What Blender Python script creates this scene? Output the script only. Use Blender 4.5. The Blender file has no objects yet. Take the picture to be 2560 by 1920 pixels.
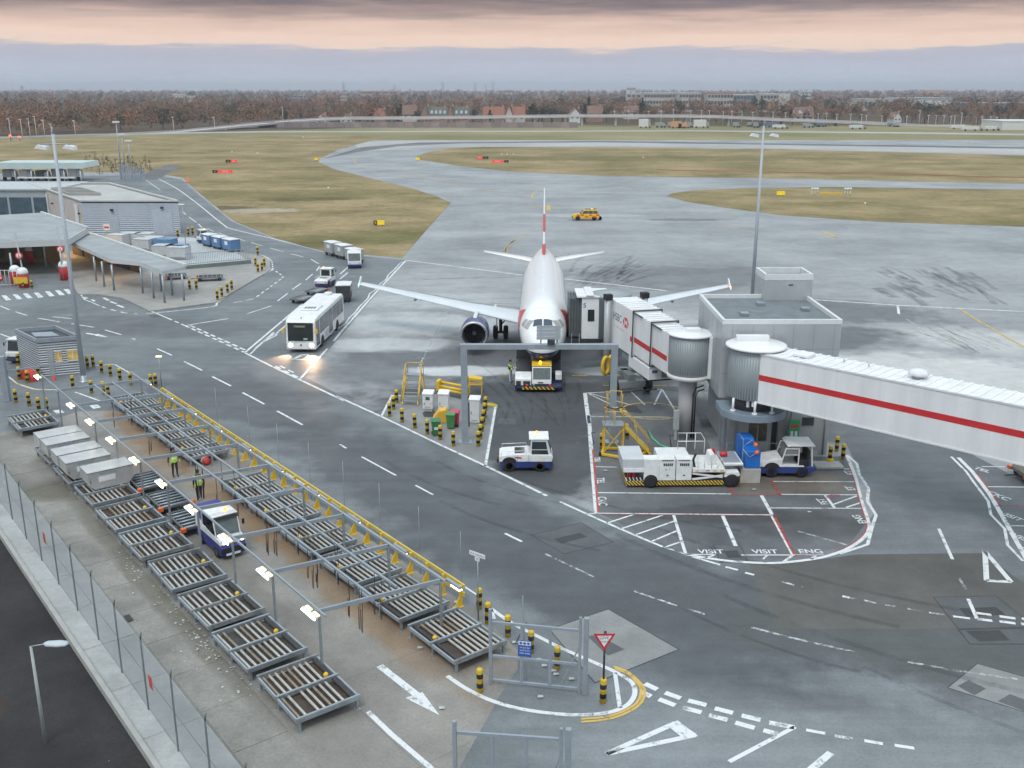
import bpy, bmesh, math, random
from mathutils import Vector, Matrix, Quaternion
random.seed(11)
R = math.radians
sc = bpy.context.scene
col = sc.collection

# ------------------------------------------------------------------ camera
CAM_H = 21.5; FPX = 2500.0; HOR = 222.0
PITCH = math.atan((960 - HOR) / FPX)
cd = bpy.data.cameras.new('camera'); cam = bpy.data.objects.new('camera', cd); col.objects.link(cam)
cd.sensor_fit = 'HORIZONTAL'; cd.sensor_width = 36.0; cd.lens = 36.0 * FPX / 2560
cd.clip_start = 0.5; cd.clip_end = 30000
cam.location = (0, 0, CAM_H); cam.rotation_euler = (math.pi/2 - PITCH, 0, 0)
sc.camera = cam

# ------------------------------------------------------------------ sky
W = bpy.data.worlds.new('World'); sc.world = W; W.use_nodes = True
def sky():
    nt = W.node_tree; nt.nodes.clear(); N = nt.nodes.new; L = nt.links.new
    out = N('ShaderNodeOutputWorld'); bg = N('ShaderNodeBackground')
    sk = N('ShaderNodeTexSky'); sk.sky_type = 'NISHITA'; sk.sun_disc = False
    sk.sun_elevation = R(58); sk.sun_rotation = R(202)
    tc = N('ShaderNodeTexCoord'); sp = N('ShaderNodeSeparateXYZ'); L(tc.outputs['Generated'], sp.inputs[0])
    # long stratus streaks: noise stretched along the horizon
    mp = N('ShaderNodeMapping'); mp.inputs['Scale'].default_value = (3.2, 3.2, 40); L(tc.outputs['Generated'], mp.inputs[0])
    nz = N('ShaderNodeTexNoise'); nz.inputs['Scale'].default_value = 1.6; nz.inputs['Detail'].default_value = 9; nz.inputs['Roughness'].default_value = .62
    L(mp.outputs[0], nz.inputs['Vector'])
    def math_(op, a, b, c=None):
        m = N('ShaderNodeMath'); m.operation = op
        for i, q in enumerate((a, b, c)):
            if q is None: continue
            if isinstance(q, (int, float)): m.inputs[i].default_value = q
            else: L(q, m.inputs[i])
        return m.outputs[0]
    wob = math_('MULTIPLY', math_('SUBTRACT', nz.outputs['Fac'], .5), .040)
    zz = math_('ADD', sp.outputs['Z'], wob)
    t = math_('MULTIPLY', zz, 1/.125)
    cr = N('ShaderNodeValToRGB'); L(t, cr.inputs[0]); e = cr.color_ramp.elements
    stops = [(0, (.52, .58, .66)), (.13, (.47, .51, .62)), (.235, (.45, .455, .55)), (.272, (.48, .465, .54)), (.305, (.84, .64, .53)),
             (.38, (.86, .62, .50)), (.475, (.70, .49, .40)), (.55, (.42, .29, .255)), (.63, (.20, .14, .137)), (.70, (.125, .095, .10)), (1, (.28, .27, .30))]
    while len(e) < len(stops): e.new(.5)
    for q, (p, c) in zip(e, stops): q.position = p; q.color = (*c, 1)
    # darker blue-grey cloud wisps drifting in front of the bright band
    mp2 = N('ShaderNodeMapping'); mp2.inputs['Scale'].default_value = (5, 5, 75); mp2.inputs['Location'].default_value = (1.3, .4, .2); L(tc.outputs['Generated'], mp2.inputs[0])
    n2 = N('ShaderNodeTexNoise'); n2.inputs['Scale'].default_value = 1.5; n2.inputs['Detail'].default_value = 5; L(mp2.outputs[0], n2.inputs['Vector'])
    r2 = N('ShaderNodeMapRange'); r2.inputs[1].default_value = .50; r2.inputs[2].default_value = .62; L(n2.outputs['Fac'], r2.inputs[0])
    hi = N('ShaderNodeMapRange'); hi.inputs[1].default_value = .052; hi.inputs[2].default_value = .078; L(sp.outputs['Z'], hi.inputs[0])
    wf = math_('MULTIPLY', math_('MULTIPLY', r2.outputs[0], hi.outputs[0]), .5)
    mx0 = N('ShaderNodeMixRGB'); L(wf, mx0.inputs[0]); L(cr.outputs[0], mx0.inputs[1]); mx0.inputs[2].default_value = (.115, .11, .14, 1)
    # the cloud deck overhead: even pale overcast
    up = N('ShaderNodeMapRange'); up.inputs[1].default_value = .11; up.inputs[2].default_value = .5; up.interpolation_type = 'SMOOTHSTEP'; L(sp.outputs['Z'], up.inputs[0])
    mx1 = N('ShaderNodeMixRGB'); L(up.outputs[0], mx1.inputs[0]); L(mx0.outputs[0], mx1.inputs[1]); mx1.inputs[2].default_value = (.90, 1.04, 1.13, 1)
    # clear sky glimpsed through the cloud
    sm = N('ShaderNodeMixRGB'); sm.blend_type = 'MULTIPLY'; sm.inputs[0].default_value = 1; L(sk.outputs[0], sm.inputs[1]); sm.inputs[2].default_value = (.10, .10, .10, 1)
    mx2 = N('ShaderNodeMixRGB'); mx2.inputs[0].default_value = .93; L(sm.outputs[0], mx2.inputs[1]); L(mx1.outputs[0], mx2.inputs[2])
    L(mx2.outputs[0], bg.inputs[0]); bg.inputs[1].default_value = 1.0; L(bg.outputs[0], out.inputs[0])
sky()
sl = bpy.data.lights.new('sun', 'SUN'); sl.energy = 1.25; sl.angle = R(20); sl.color = (1, .96, .90)
so = bpy.data.objects.new('sun', sl); col.objects.link(so); so.location = (-30, -20, 60); so.rotation_euler = (R(32), 0, R(-22))
sc.view_settings.view_transform = 'Standard'; sc.view_settings.look = 'None'; sc.view_settings.exposure = 0.16; sc.view_settings.gamma = 1.0
sc.cycles.use_adaptive_sampling = True; sc.cycles.adaptive_threshold = .03; sc.cycles.max_bounces = 5; sc.cycles.diffuse_bounces = 2; sc.cycles.transparent_max_bounces = 10

# ------------------------------------------------------------------ survey: a point seen in the photograph, set down at height z (metres)
OFF = dict(z1=(0,0), z2=(850,0), z3=(1700,0), z4=(0,520), z5=(850,600), z6=(1700,600), a1=(0,900), a2=(450,1150), a3=(0,1280), a4=(850,1280), a5=(1700,1180), a6=(1400,1000))
def pix(k, x, y):
    if k == 'd': return x*2560/2212, y*2560/2212
    if k == 's': return x, y
    s = 1928/860 if k == 'a5' else 2212/860
    return OFF[k][0] + x/s, OFF[k][1] + y/s
def P(k, x, y, z=0.0):
    u, v = pix(k, x, y); a = (u-1280)/FPX; b = (v-960)/FPX
    dz = -(math.sin(PITCH) + b*math.cos(PITCH)); dy = math.cos(PITCH) - b*math.sin(PITCH)
    t = (z-CAM_H)/dz
    return Vector((a*t, dy*t, z))
def PY(k, x, y, Y):
    u, v = pix(k, x, y); a = (u-1280)/FPX; b = (v-960)/FPX
    dz = -(math.sin(PITCH) + b*math.cos(PITCH)); dy = math.cos(PITCH) - b*math.sin(PITCH)
    t = Y/dy
    return Vector((a*t, Y, CAM_H + dz*t))

# the rack yard's own axes
YU = Vector((-.612, .790, 0)); YV = Vector((.790, .612, 0)); Y0 = Vector((-7.13, 33.34, 0))       # yard frame: along the rows, across, near left light post
def Y(u, v, z=0): q = Y0 + YU*u + YV*v; return Vector((q.x, q.y, z))

# ------------------------------------------------------------------ materials
MATS = {}
def nodes_of(m):
    m.use_nodes = True
    return m.node_tree, m.node_tree.nodes['Principled BSDF']
def M(name, c, rough=.6, var=.12, vs=1.5, metal=0, emit=0, bump=0, bs=20, spec=.5, coat=0, st=None):
    """plain procedural material: base colour with noise variation, roughness variation, fine relief"""
    if name in MATS: return MATS[name]
    m = bpy.data.materials.new(name); nt, b = nodes_of(m); N = nt.nodes.new; L = nt.links.new
    tc = N('ShaderNodeTexCoord')
    nz = N('ShaderNodeTexNoise'); nz.inputs['Scale'].default_value = vs; nz.inputs['Detail'].default_value = 6; nz.inputs['Roughness'].default_value = .62
    if st:
        mp = N('ShaderNodeMapping'); mp.inputs['Scale'].default_value = st; L(tc.outputs['Object'], mp.inputs[0]); L(mp.outputs[0], nz.inputs['Vector'])
    else: L(tc.outputs['Object'], nz.inputs['Vector'])
    cr = N('ShaderNodeValToRGB'); L(nz.outputs['Fac'], cr.inputs[0])
    cr.color_ramp.elements[0].position = .3; cr.color_ramp.elements[1].position = .7
    cr.color_ramp.elements[0].color = (*[max(0, q*(1-var)) for q in c], 1); cr.color_ramp.elements[1].color = (*[min(1, q*(1+var)) for q in c], 1)
    L(cr.outputs[0], b.inputs['Base Color'])
    rr = N('ShaderNodeMapRange'); rr.inputs[3].default_value = max(0.03, rough-.1); rr.inputs[4].default_value = min(1, rough+.12); L(nz.outputs['Fac'], rr.inputs[0]); L(rr.outputs[0], b.inputs['Roughness'])
    b.inputs['Metallic'].default_value = metal; b.inputs['Specular IOR Level'].default_value = spec
    if coat: b.inputs['Coat Weight'].default_value = coat; b.inputs['Coat Roughness'].default_value = .15
    if emit:
        b.inputs['Emission Color'].default_value = (*c, 1); b.inputs['Emission Strength'].default_value = emit
    if bump:
        n2 = N('ShaderNodeTexNoise'); n2.inputs['Scale'].default_value = bs; n2.inputs['Detail'].default_value = 4; L(tc.outputs['Object'], n2.inputs['Vector'])
        bp = N('ShaderNodeBump'); bp.inputs['Strength'].default_value = bump; bp.inputs['Distance'].default_value = .02; L(n2.outputs['Fac'], bp.inputs['Height']); L(bp.outputs[0], b.inputs['Normal'])
    MATS[name] = m; return m
def ground_mat(name, c0, c1, scale, rough=(.45, .75), patches=(), streak=None, fine=.12, joints=None, spec=.4, mid=.13):
    """pavement or turf seen in world metres; patches: (x, y, rx, ry, angle, colour, strength) are spills, resurfacing, worn areas, and painted-in sheen and glare"""
    if name in MATS: return MATS[name]
    m = bpy.data.materials.new(name); nt, b = nodes_of(m); N = nt.nodes.new; L = nt.links.new
    geo = N('ShaderNodeNewGeometry'); pos = geo.outputs['Position']
    def noise(s, d, mapping=None, rough_=.6):
        n = N('ShaderNodeTexNoise'); n.inputs['Scale'].default_value = s; n.inputs['Detail'].default_value = d; n.inputs['Roughness'].default_value = rough_
        if mapping:
            q = N('ShaderNodeMapping'); q.inputs['Rotation'].default_value = (0, 0, mapping[0]); q.inputs['Scale'].default_value = (mapping[1], mapping[2], 1); L(pos, q.inputs[0]); L(q.outputs[0], n.inputs['Vector'])
        else: L(pos, n.inputs['Vector'])
        return n.outputs['Fac']
    n1 = noise(scale, 8)
    cr = N('ShaderNodeValToRGB'); L(n1, cr.inputs[0]); cr.color_ramp.elements[0].position = .34; cr.color_ramp.elements[1].position = .68
    cr.color_ramp.elements[0].color = (*c0, 1); cr.color_ramp.elements[1].color = (*c1, 1)
    cur = cr.outputs[0]
    nd = noise(.35, 6)
    for (x, y, rx, ry, an, c, st) in patches:
        q = N('ShaderNodeMapping'); q.vector_type = 'TEXTURE'; q.inputs['Location'].default_value = (x, y, 0); q.inputs['Rotation'].default_value = (0, 0, an); q.inputs['Scale'].default_value = (rx, ry, 1000)
        L(pos, q.inputs[0]); g = N('ShaderNodeTexGradient'); g.gradient_type = 'SPHERICAL'; L(q.outputs[0], g.inputs[0])
        ad = N('ShaderNodeMath'); ad.operation = 'MULTIPLY_ADD'; L(nd, ad.inputs[0]); ad.inputs[1].default_value = 1.3; ad.inputs[2].default_value = -.65
        a2 = N('ShaderNodeMath'); a2.operation = 'ADD'; L(g.outputs[1], a2.inputs[0]); L(ad.outputs[0], a2.inputs[1])
        r = N('ShaderNodeMapRange'); r.inputs[1].default_value = .08; r.inputs[2].default_value = .42; r.inputs[4].default_value = st; L(a2.outputs[0], r.inputs[0])
        # nothing outside the patch itself
        cl = N('ShaderNodeMapRange'); cl.inputs[2].default_value = .15; L(g.outputs[1], cl.inputs[0])
        mm = N('ShaderNodeMath'); mm.operation = 'MULTIPLY'; L(r.outputs[0], mm.inputs[0]); L(cl.outputs[0], mm.inputs[1])
        mx = N('ShaderNodeMixRGB'); L(mm.outputs[0], mx.inputs[0]); L(cur, mx.inputs[1]); mx.inputs[2].default_value = (*c, 1); cur = mx.outputs[0]
    if streak:
        ang, sx, sy, amt = streak
        s = noise(1, 5, (ang, sx, sy), .7); r = N('ShaderNodeMapRange'); r.inputs[1].default_value = .35; r.inputs[2].default_value = .7; r.inputs[3].default_value = 1-amt; r.inputs[4].default_value = 1+amt; L(s, r.inputs[0])
        mx = N('ShaderNodeVectorMath'); mx.operation = 'SCALE'; L(cur, mx.inputs[0]); L(r.outputs[0], mx.inputs['Scale']); cur = mx.outputs[0]
    if joints:
        ang, sx, sy, wd, amt = joints
        q = N('ShaderNodeMapping'); q.inputs['Rotation'].default_value = (0, 0, ang); L(pos, q.inputs[0]); sp = N('ShaderNodeSeparateXYZ'); L(q.outputs[0], sp.inputs[0])
        fs = []
        for ax, s in ((0, sx), (1, sy)):
            a = N('ShaderNodeMath'); a.operation = 'DIVIDE'; L(sp.outputs[ax], a.inputs[0]); a.inputs[1].default_value = s
            f = N('ShaderNodeMath'); f.operation = 'FRACT'; L(a.outputs[0], f.inputs[0])
            k = N('ShaderNodeMath'); k.operation = 'LESS_THAN'; L(f.outputs[0], k.inputs[0]); k.inputs[1].default_value = wd/s; fs.append(k.outputs[0])
        mxm = N('ShaderNodeMath'); mxm.operation = 'MAXIMUM'; L(fs[0], mxm.inputs[0]); L(fs[1], mxm.inputs[1])
        r = N('ShaderNodeMapRange'); r.inputs[3].default_value = 1; r.inputs[4].default_value = 1-amt; L(mxm.outputs[0], r.inputs[0])
        mx = N('ShaderNodeVectorMath'); mx.operation = 'SCALE'; L(cur, mx.inputs[0]); L(r.outputs[0], mx.inputs['Scale']); cur = mx.outputs[0]
    nm_ = noise(.75, 6, None, .72); r = N('ShaderNodeMapRange'); r.inputs[1].default_value = .3; r.inputs[2].default_value = .7; r.inputs[3].default_value = 1-mid; r.inputs[4].default_value = 1+mid; L(nm_, r.inputs[0])
    mx = N('ShaderNodeVectorMath'); mx.operation = 'SCALE'; L(cur, mx.inputs[0]); L(r.outputs[0], mx.inputs['Scale']); cur = mx.outputs[0]
    nf = noise(9, 5); r = N('ShaderNodeMapRange'); r.inputs[3].default_value = 1-fine; r.inputs[4].default_value = 1+fine; r.inputs[1].default_value = .25; r.inputs[2].default_value = .75; L(nf, r.inputs[0])
    mx = N('ShaderNodeVectorMath'); mx.operation = 'SCALE'; L(cur, mx.inputs[0]); L(r.outputs[0], mx.inputs['Scale']); L(mx.outputs[0], b.inputs['Base Color'])
    n3 = noise(.22, 6); r = N('ShaderNodeMapRange'); r.inputs[1].default_value = .35; r.inputs[2].default_value = .65; r.inputs[3].default_value = rough[0]; r.inputs[4].default_value = rough[1]; L(n3, r.inputs[0]); L(r.outputs[0], b.inputs['Roughness'])
    b.inputs['Specular IOR Level'].default_value = spec
    nb = noise(26, 3); bp = N('ShaderNodeBump'); bp.inputs['Strength'].default_value = .25; bp.inputs['Distance'].default_value = .01; L(nb, bp.inputs['Height']); L(bp.outputs[0], b.inputs['Normal'])
    MATS[name] = m; return m
def worn_mat(name, c, keep=.62, amax=.95, sc=1.7):
    """road paint: worn through in spots"""
    if name in MATS: return MATS[name]
    m = bpy.data.materials.new(name); nt, b = nodes_of(m); N = nt.nodes.new; L = nt.links.new
    geo = N('ShaderNodeNewGeometry'); n = N('ShaderNodeTexNoise'); n.inputs['Scale'].default_value = sc; n.inputs['Detail'].default_value = 9; n.inputs['Roughness'].default_value = .75; L(geo.outputs['Position'], n.inputs['Vector'])
    r = N('ShaderNodeMapRange'); r.inputs[1].default_value = keep; r.inputs[2].default_value = keep-.16; r.inputs[4].default_value = amax; L(n.outputs['Fac'], r.inputs[0])
    b.inputs['Base Color'].default_value = (*c, 1); b.inputs['Roughness'].default_value = .6
    tr = N('ShaderNodeBsdfTransparent'); mx = N('ShaderNodeMixShader'); L(r.outputs[0], mx.inputs[0]); L(tr.outputs[0], mx.inputs[1]); L(b.outputs[0], mx.inputs[2]); L(mx.outputs[0], nt.nodes['Material Output'].inputs[0])
    MATS[name] = m; return m
def mesh_mat(name, c, op, s=None):
    """woven wire: opaque wires with open gaps between"""
    if name in MATS: return MATS[name]
    m = bpy.data.materials.new(name); nt, b = nodes_of(m); N = nt.nodes.new; L = nt.links.new
    b.inputs['Base Color'].default_value = (*c, 1); b.inputs['Metallic'].default_value = .4; b.inputs['Roughness'].default_value = .5
    tc = N('ShaderNodeTexCoord'); sp = N('ShaderNodeSeparateXYZ'); L(tc.outputs['Object'], sp.inputs[0]); fs = []
    for ax in (0, 2):
        a = N('ShaderNodeMath'); a.operation = 'MULTIPLY'; L(sp.outputs[ax], a.inputs[0]); a.inputs[1].default_value = 1/.06
        f = N('ShaderNodeMath'); f.operation = 'FRACT'; L(a.outputs[0], f.inputs[0])
        k = N('ShaderNodeMath'); k.operation = 'LESS_THAN'; L(f.outputs[0], k.inputs[0]); k.inputs[1].default_value = op/2; fs.append(k.outputs[0])
    mxm = N('ShaderNodeMath'); mxm.operation = 'MAXIMUM'; L(fs[0], mxm.inputs[0]); L(fs[1], mxm.inputs[1])
    tr = N('ShaderNodeBsdfTransparent'); mx = N('ShaderNodeMixShader'); L(mxm.outputs[0], mx.inputs[0]); L(tr.outputs[0], mx.inputs[1]); L(b.outputs[0], mx.inputs[2]); L(mx.outputs[0], nt.nodes['Material Output'].inputs[0])
    MATS[name] = m; return m
def band_mat(name, axis, stops, rough=.45, scale=1.0, off=0.0, repeat=False, slant=(0, 0), coat=0, dirt=.12):
    """paint in bands along one object axis (livery, bollard hoops, hazard stripes)"""
    if name in MATS: return MATS[name]
    m = bpy.data.materials.new(name); nt, b = nodes_of(m); N = nt.nodes.new; L = nt.links.new
    tc = N('ShaderNodeTexCoord'); sp = N('ShaderNodeSeparateXYZ'); L(tc.outputs['Object'], sp.inputs[0])
    cur = sp.outputs[axis]
    for ax, k in ((1 if axis == 0 else 0, slant[0]), (2 if axis != 2 else 1, slant[1])):
        if k:
            a = N('ShaderNodeMath'); a.operation = 'MULTIPLY_ADD'; L(sp.outputs[ax], a.inputs[0]); a.inputs[1].default_value = k; L(cur, a.inputs[2]); cur = a.outputs[0]
    a = N('ShaderNodeMath'); a.operation = 'MULTIPLY_ADD'; L(cur, a.inputs[0]); a.inputs[1].default_value = scale; a.inputs[2].default_value = off; cur = a.outputs[0]
    if repeat:
        f = N('ShaderNodeMath'); f.operation = 'FRACT'; L(cur, f.inputs[0]); cur = f.outputs[0]
    cr = N('ShaderNodeValToRGB'); cr.color_ramp.interpolation = 'CONSTANT'; L(cur, cr.inputs[0]); e = cr.color_ramp.elements
    while len(e) < len(stops): e.new(.5)
    for q, (p, c) in zip(e, stops): q.position = p; q.color = (*c, 1)
    nz = N('ShaderNodeTexNoise'); nz.inputs['Scale'].default_value = 3; nz.inputs['Detail'].default_value = 7; L(tc.outputs['Object'], nz.inputs['Vector'])
    r = N('ShaderNodeMapRange'); r.inputs[1].default_value = .3; r.inputs[2].default_value = .7; r.inputs[3].default_value = 1-dirt; r.inputs[4].default_value = 1; L(nz.outputs['Fac'], r.inputs[0])
    v = N('ShaderNodeVectorMath'); v.operation = 'SCALE'; L(cr.outputs[0], v.inputs[0]); L(r.outputs[0], v.inputs['Scale']); L(v.outputs[0], b.inputs['Base Color'])
    b.inputs['Roughness'].default_value = rough
    if coat: b.inputs['Coat Weight'].default_value = coat
    MATS[name] = m; return m
def ribbed_mat(name, c, axis, pitch, rough=.45, metal=.3, depth=.6, var=.08):
    """profiled metal sheeting with ribs across one object axis"""
    if name in MATS: return MATS[name]
    m = M(name, c, rough, var, .6, metal); nt = m.node_tree; b = nt.nodes['Principled BSDF']; N = nt.nodes.new; L = nt.links.new
    tc = N('ShaderNodeTexCoord'); sp = N('ShaderNodeSeparateXYZ'); L(tc.outputs['Object'], sp.inputs[0])
    a = N('ShaderNodeMath'); a.operation = 'MULTIPLY'; L(sp.outputs[axis], a.inputs[0]); a.inputs[1].default_value = 2*math.pi/pitch
    s = N('ShaderNodeMath'); s.operation = 'SINE'; L(a.outputs[0], s.inputs[0])
    bp = N('ShaderNodeBump'); bp.inputs['Strength'].default_value = depth; bp.inputs['Distance'].default_value = pitch*.25; L(s.outputs[0], bp.inputs['Height']); L(bp.outputs[0], b.inputs['Normal'])
    return m
def glass(name='window_glass', c=(.02, .03, .035), rough=.08):
    return M(name, c, rough, .2, 1, 0, 0, 0, 20, .8)

WHITE = M('white_paint', (.78, .79, .80), .38, .05, 1.2, coat=.2)
WHITE2 = M('weathered_white', (.70, .71, .71), .5, .10, 1.1)
GALV = M('galvanised_steel', (.33, .37, .40), .42, .18, 3, .55)
GREYST = M('grey_steel_paint', (.30, .34, .38), .5, .10, 2, .2)
DARKST = M('dark_steel', (.055, .058, .062), .5, .25, 4, .3)
BLACK = M('black_rubber', (.018, .018, .02), .75, .3, 5)
YEL = M('safety_yellow', (.72, .46, .03), .45, .12, 3)
ORANGE = M('orange_plastic', (.80, .16, .03), .45, .1, 3)
RED = M('red_paint', (.55, .03, .035), .45, .08, 2)
BLUE = M('fleet_blue', (.022, .045, .20), .4, .12, 2, coat=.2)
GLASS = glass()
LAMPW = M('lit_tube', (1, .95, .80), .3, 0, 1, 0, 4)
AMBER = M('amber_beacon', (1, .42, .04), .3, 0, 1, 0, 2.5)
RUBFLOOR = M('concrete_block', (.42, .41, .38), .8, .15, 2, bump=.3)
CHROME = M('bare_metal', (.55, .56, .57), .28, .1, 3, .9)

# ------------------------------------------------------------------ mesh helpers
class MB:
    def __init__(s): s.v = []; s.f = []; s.sm = []; s.mi = []
    def add(s, vs, fs, smooth=False, mi=0):
        o = len(s.v); s.v += [tuple(q) for q in vs]
        for f in fs: s.f.append([i+o for i in f]); s.sm.append(smooth); s.mi.append(mi)
        return s
    def box(s, x0, x1, y0, y1, z0, z1, mi=0):
        return s.add([(x0,y0,z0),(x1,y0,z0),(x1,y1,z0),(x0,y1,z0),(x0,y0,z1),(x1,y0,z1),(x1,y1,z1),(x0,y1,z1)],
                     [(0,3,2,1),(4,5,6,7),(0,1,5,4),(1,2,6,5),(2,3,7,6),(3,0,4,7)], mi=mi)
    def bar(s, a, b, w, h=None, up=(0,0,1), mi=0):
        """rectangular bar from a to b, w wide, h high, centred"""
        h = h or w; a = Vector(a); b = Vector(b); d = (b-a).normalized(); u = Vector(up)
        if abs(d.dot(u)) > .98: u = Vector((0,1,0))
        r = d.cross(u).normalized(); u = r.cross(d).normalized()
        c = [r*(-w/2)+u*(-h/2), r*(w/2)+u*(-h/2), r*(w/2)+u*(h/2), r*(-w/2)+u*(h/2)]
        return s.add([a+q for q in c]+[b+q for q in c], [(3,2,1,0),(4,5,6,7),(0,1,5,4),(1,2,6,5),(2,3,7,6),(3,0,4,7)], mi=mi)
    def cyl(s, a, b, r0, r1=None, n=12, caps=True, smooth=True, mi=0):
        r1 = r0 if r1 is None else r1; a = Vector(a); b = Vector(b); d = (b-a).normalized()
        u = Vector((0,0,1)) if abs(d.z) < .9 else Vector((1,0,0)); x = d.cross(u).normalized(); y = d.cross(x).normalized()
        vs = []
        for p, r in ((a, r0), (b, r1)):
            for i in range(n): t = 2*math.pi*i/n; vs.append(p + x*(r*math.cos(t)) + y*(r*math.sin(t)))
        s.add(vs, [(i, (i+1) % n, n+(i+1) % n, n+i)[::-1] for i in range(n)], smooth, mi)
        if caps: o = len(s.v)-2*n; s.f += [[o+i for i in range(n)], [o+n+i for i in range(n)][::-1]]; s.sm += [False]*2; s.mi += [mi]*2
        return s
    def tube(s, pts, r, n=6, mi=0, closed=False):
        pts = [Vector(q) for q in pts]; rings = []
        m = len(pts)
        for i, p in enumerate(pts):
            a = pts[(i-1) % m] if (i or closed) else p; b = pts[(i+1) % m] if (i < m-1 or closed) else p
            d = (b-a).normalized(); u = Vector((0,0,1)) if abs(d.z) < .95 else Vector((1,0,0)); x = d.cross(u).normalized(); y = x.cross(d)
            rings.append([p + x*(r*math.cos(2*math.pi*k/n)) + y*(r*math.sin(2*math.pi*k/n)) for k in range(n)])
        return s.loft(rings, closed_u=closed, mi=mi)
    def loft(s, rings, caps=True, smooth=True, closed_u=False, mi=0):
        n = len(rings[0]); vs = [p for r in rings for p in r]; m = len(rings); fs = []
        for j in range(m if closed_u else m-1):
            for i in range(n): fs.append((j*n+i, j*n+(i+1) % n, ((j+1) % m)*n+(i+1) % n, ((j+1) % m)*n+i))
        s.add(vs, fs, smooth, mi)
        if caps and not closed_u:
            o = len(s.v)-len(vs); s.f += [[o+i for i in range(n)][::-1], [o+(m-1)*n+i for i in range(n)]]; s.sm += [False]*2; s.mi += [mi]*2
        return s
    def prism(s, poly, a0, a1, axis='x', mi=0):
        """polygon in the plane across axis, swept from a0 to a1; poly = (y,z) for x, (x,z) for y, (x,y) for z"""
        n = len(poly)
        def q(p, a): return (a, p[0], p[1]) if axis == 'x' else (p[0], a, p[1]) if axis == 'y' else (p[0], p[1], a)
        vs = [q(p, a0) for p in poly] + [q(p, a1) for p in poly]
        return s.add(vs, [tuple(range(n))[::-1], tuple(range(n, 2*n))] + [(i, (i+1) % n, n+(i+1) % n, n+i) for i in range(n)], mi=mi)
    def lathe(s, prof, n=24, o=(0,0,0), axis='z', mi=0, smooth=True, caps=True):
        """profile of (radius, height) turned about an axis"""
        rings = []
        for r, h in prof:
            ring = []
            for i in range(n):
                t = 2*math.pi*i/n; a, b = r*math.cos(t), r*math.sin(t)
                p = (a, b, h) if axis == 'z' else (h, a, b) if axis == 'x' else (b, h, a)
                ring.append((p[0]+o[0], p[1]+o[1], p[2]+o[2]))
            rings.append(ring)
        return s.loft(rings, caps, smooth, mi=mi)
    def quad(s, a, b, c, d, mi=0): return s.add([a, b, c, d], [(0,1,2,3)], mi=mi)
    def poly(s, pts, mi=0): return s.add(pts, [tuple(range(len(pts)))], mi=mi)
    def mesh(s, name, bevel=0, seg=2, ang=35):
        me = bpy.data.meshes.new(name); me.from_pydata(s.v, [], s.f)
        me.polygons.foreach_set('use_smooth', s.sm); me.polygons.foreach_set('material_index', s.mi)
        bm = bmesh.new(); bm.from_mesh(me); bmesh.ops.recalc_face_normals(bm, faces=bm.faces)
        if bevel:
            es = [e for e in bm.edges if len(e.link_faces) == 2 and e.calc_face_angle(0) > R(ang)]
            bmesh.ops.bevel(bm, geom=es, offset=bevel, segments=seg, affect='EDGES', profile=.5, clamp_overlap=True)
        bm.to_mesh(me); bm.free(); me.update(); return me
    def build(s, name, mat, parent=None, bevel=0, seg=2, loc=None, rz=None, ang=35):
        me = s.mesh(name, bevel, seg, ang)
        for q in (mat if isinstance(mat, (list, tuple)) else [mat]): me.materials.append(q)
        return link(name, me, parent, loc, rz)
def link(name, me, parent=None, loc=None, rz=None):
    o = bpy.data.objects.new(name, me); col.objects.link(o); o.parent = parent
    if loc is not None: o.location = loc
    if rz is not None: o.rotation_euler = (0, 0, rz)
    return o
def tag(o, label=None, cat=None, group=None, kind=None):
    if label: o['label'] = label
    if cat: o['category'] = cat
    if group: o['group'] = group
    if kind: o['kind'] = kind
    return o
def thing(name, label, cat, loc=(0,0,0), rz=0, group=None):
    o = bpy.data.objects.new(name, None); col.objects.link(o); o.empty_display_size = .2
    o.location = loc; o.rotation_euler = (0, 0, rz); return tag(o, label, cat, group)
def copytree(o, parent=None):
    c = o.copy(); col.objects.link(c); c.parent = parent
    for ch in list(o.children): copytree(ch, c)
    return c
def place(proto, used, label, loc, rz, group=None):
    """first use takes the built thing itself, later ones a copy with copies of its parts"""
    o = proto if not used else copytree(proto)
    o.location = loc; o.rotation_euler = (0, 0, rz); o['label'] = label
    if group: o['group'] = group
    return o
def B(parent, name, mat, x0, x1, y0, y1, z0, z1, bevel=0): return MB().box(x0, x1, y0, y1, z0, z1).build(name, mat, parent, bevel)
ORD = ['first', 'second', 'third', 'fourth', 'fifth', 'sixth', 'seventh', 'eighth', 'ninth', 'tenth', 'eleventh', 'twelfth', 'thirteenth', 'fourteenth', 'fifteenth', 'sixteenth', 'seventeenth', 'eighteenth']
def text_mesh(body, size, align='CENTER', extrude=0.0, bold=0.0):
    cu = bpy.data.curves.new('lettering', 'FONT'); cu.body = body; cu.size = size; cu.align_x = align; cu.align_y = 'CENTER'; cu.extrude = extrude; cu.offset = bold
    o = bpy.data.objects.new('lettering', cu); col.objects.link(o)
    me = bpy.data.meshes.new_from_object(o.evaluated_get(bpy.context.evaluated_depsgraph_get())); bpy.data.objects.remove(o); return me
def text(name, body, size, mat, parent, loc, rot, align='CENTER', bold=0.0, sx=1.0):
    me = text_mesh(body, size, align, 0.0, bold); me.materials.clear(); me.materials.append(mat)
    o = link(name, me, parent, loc); o.rotation_euler = rot; o.scale = (sx, 1, 1); return o
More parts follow.
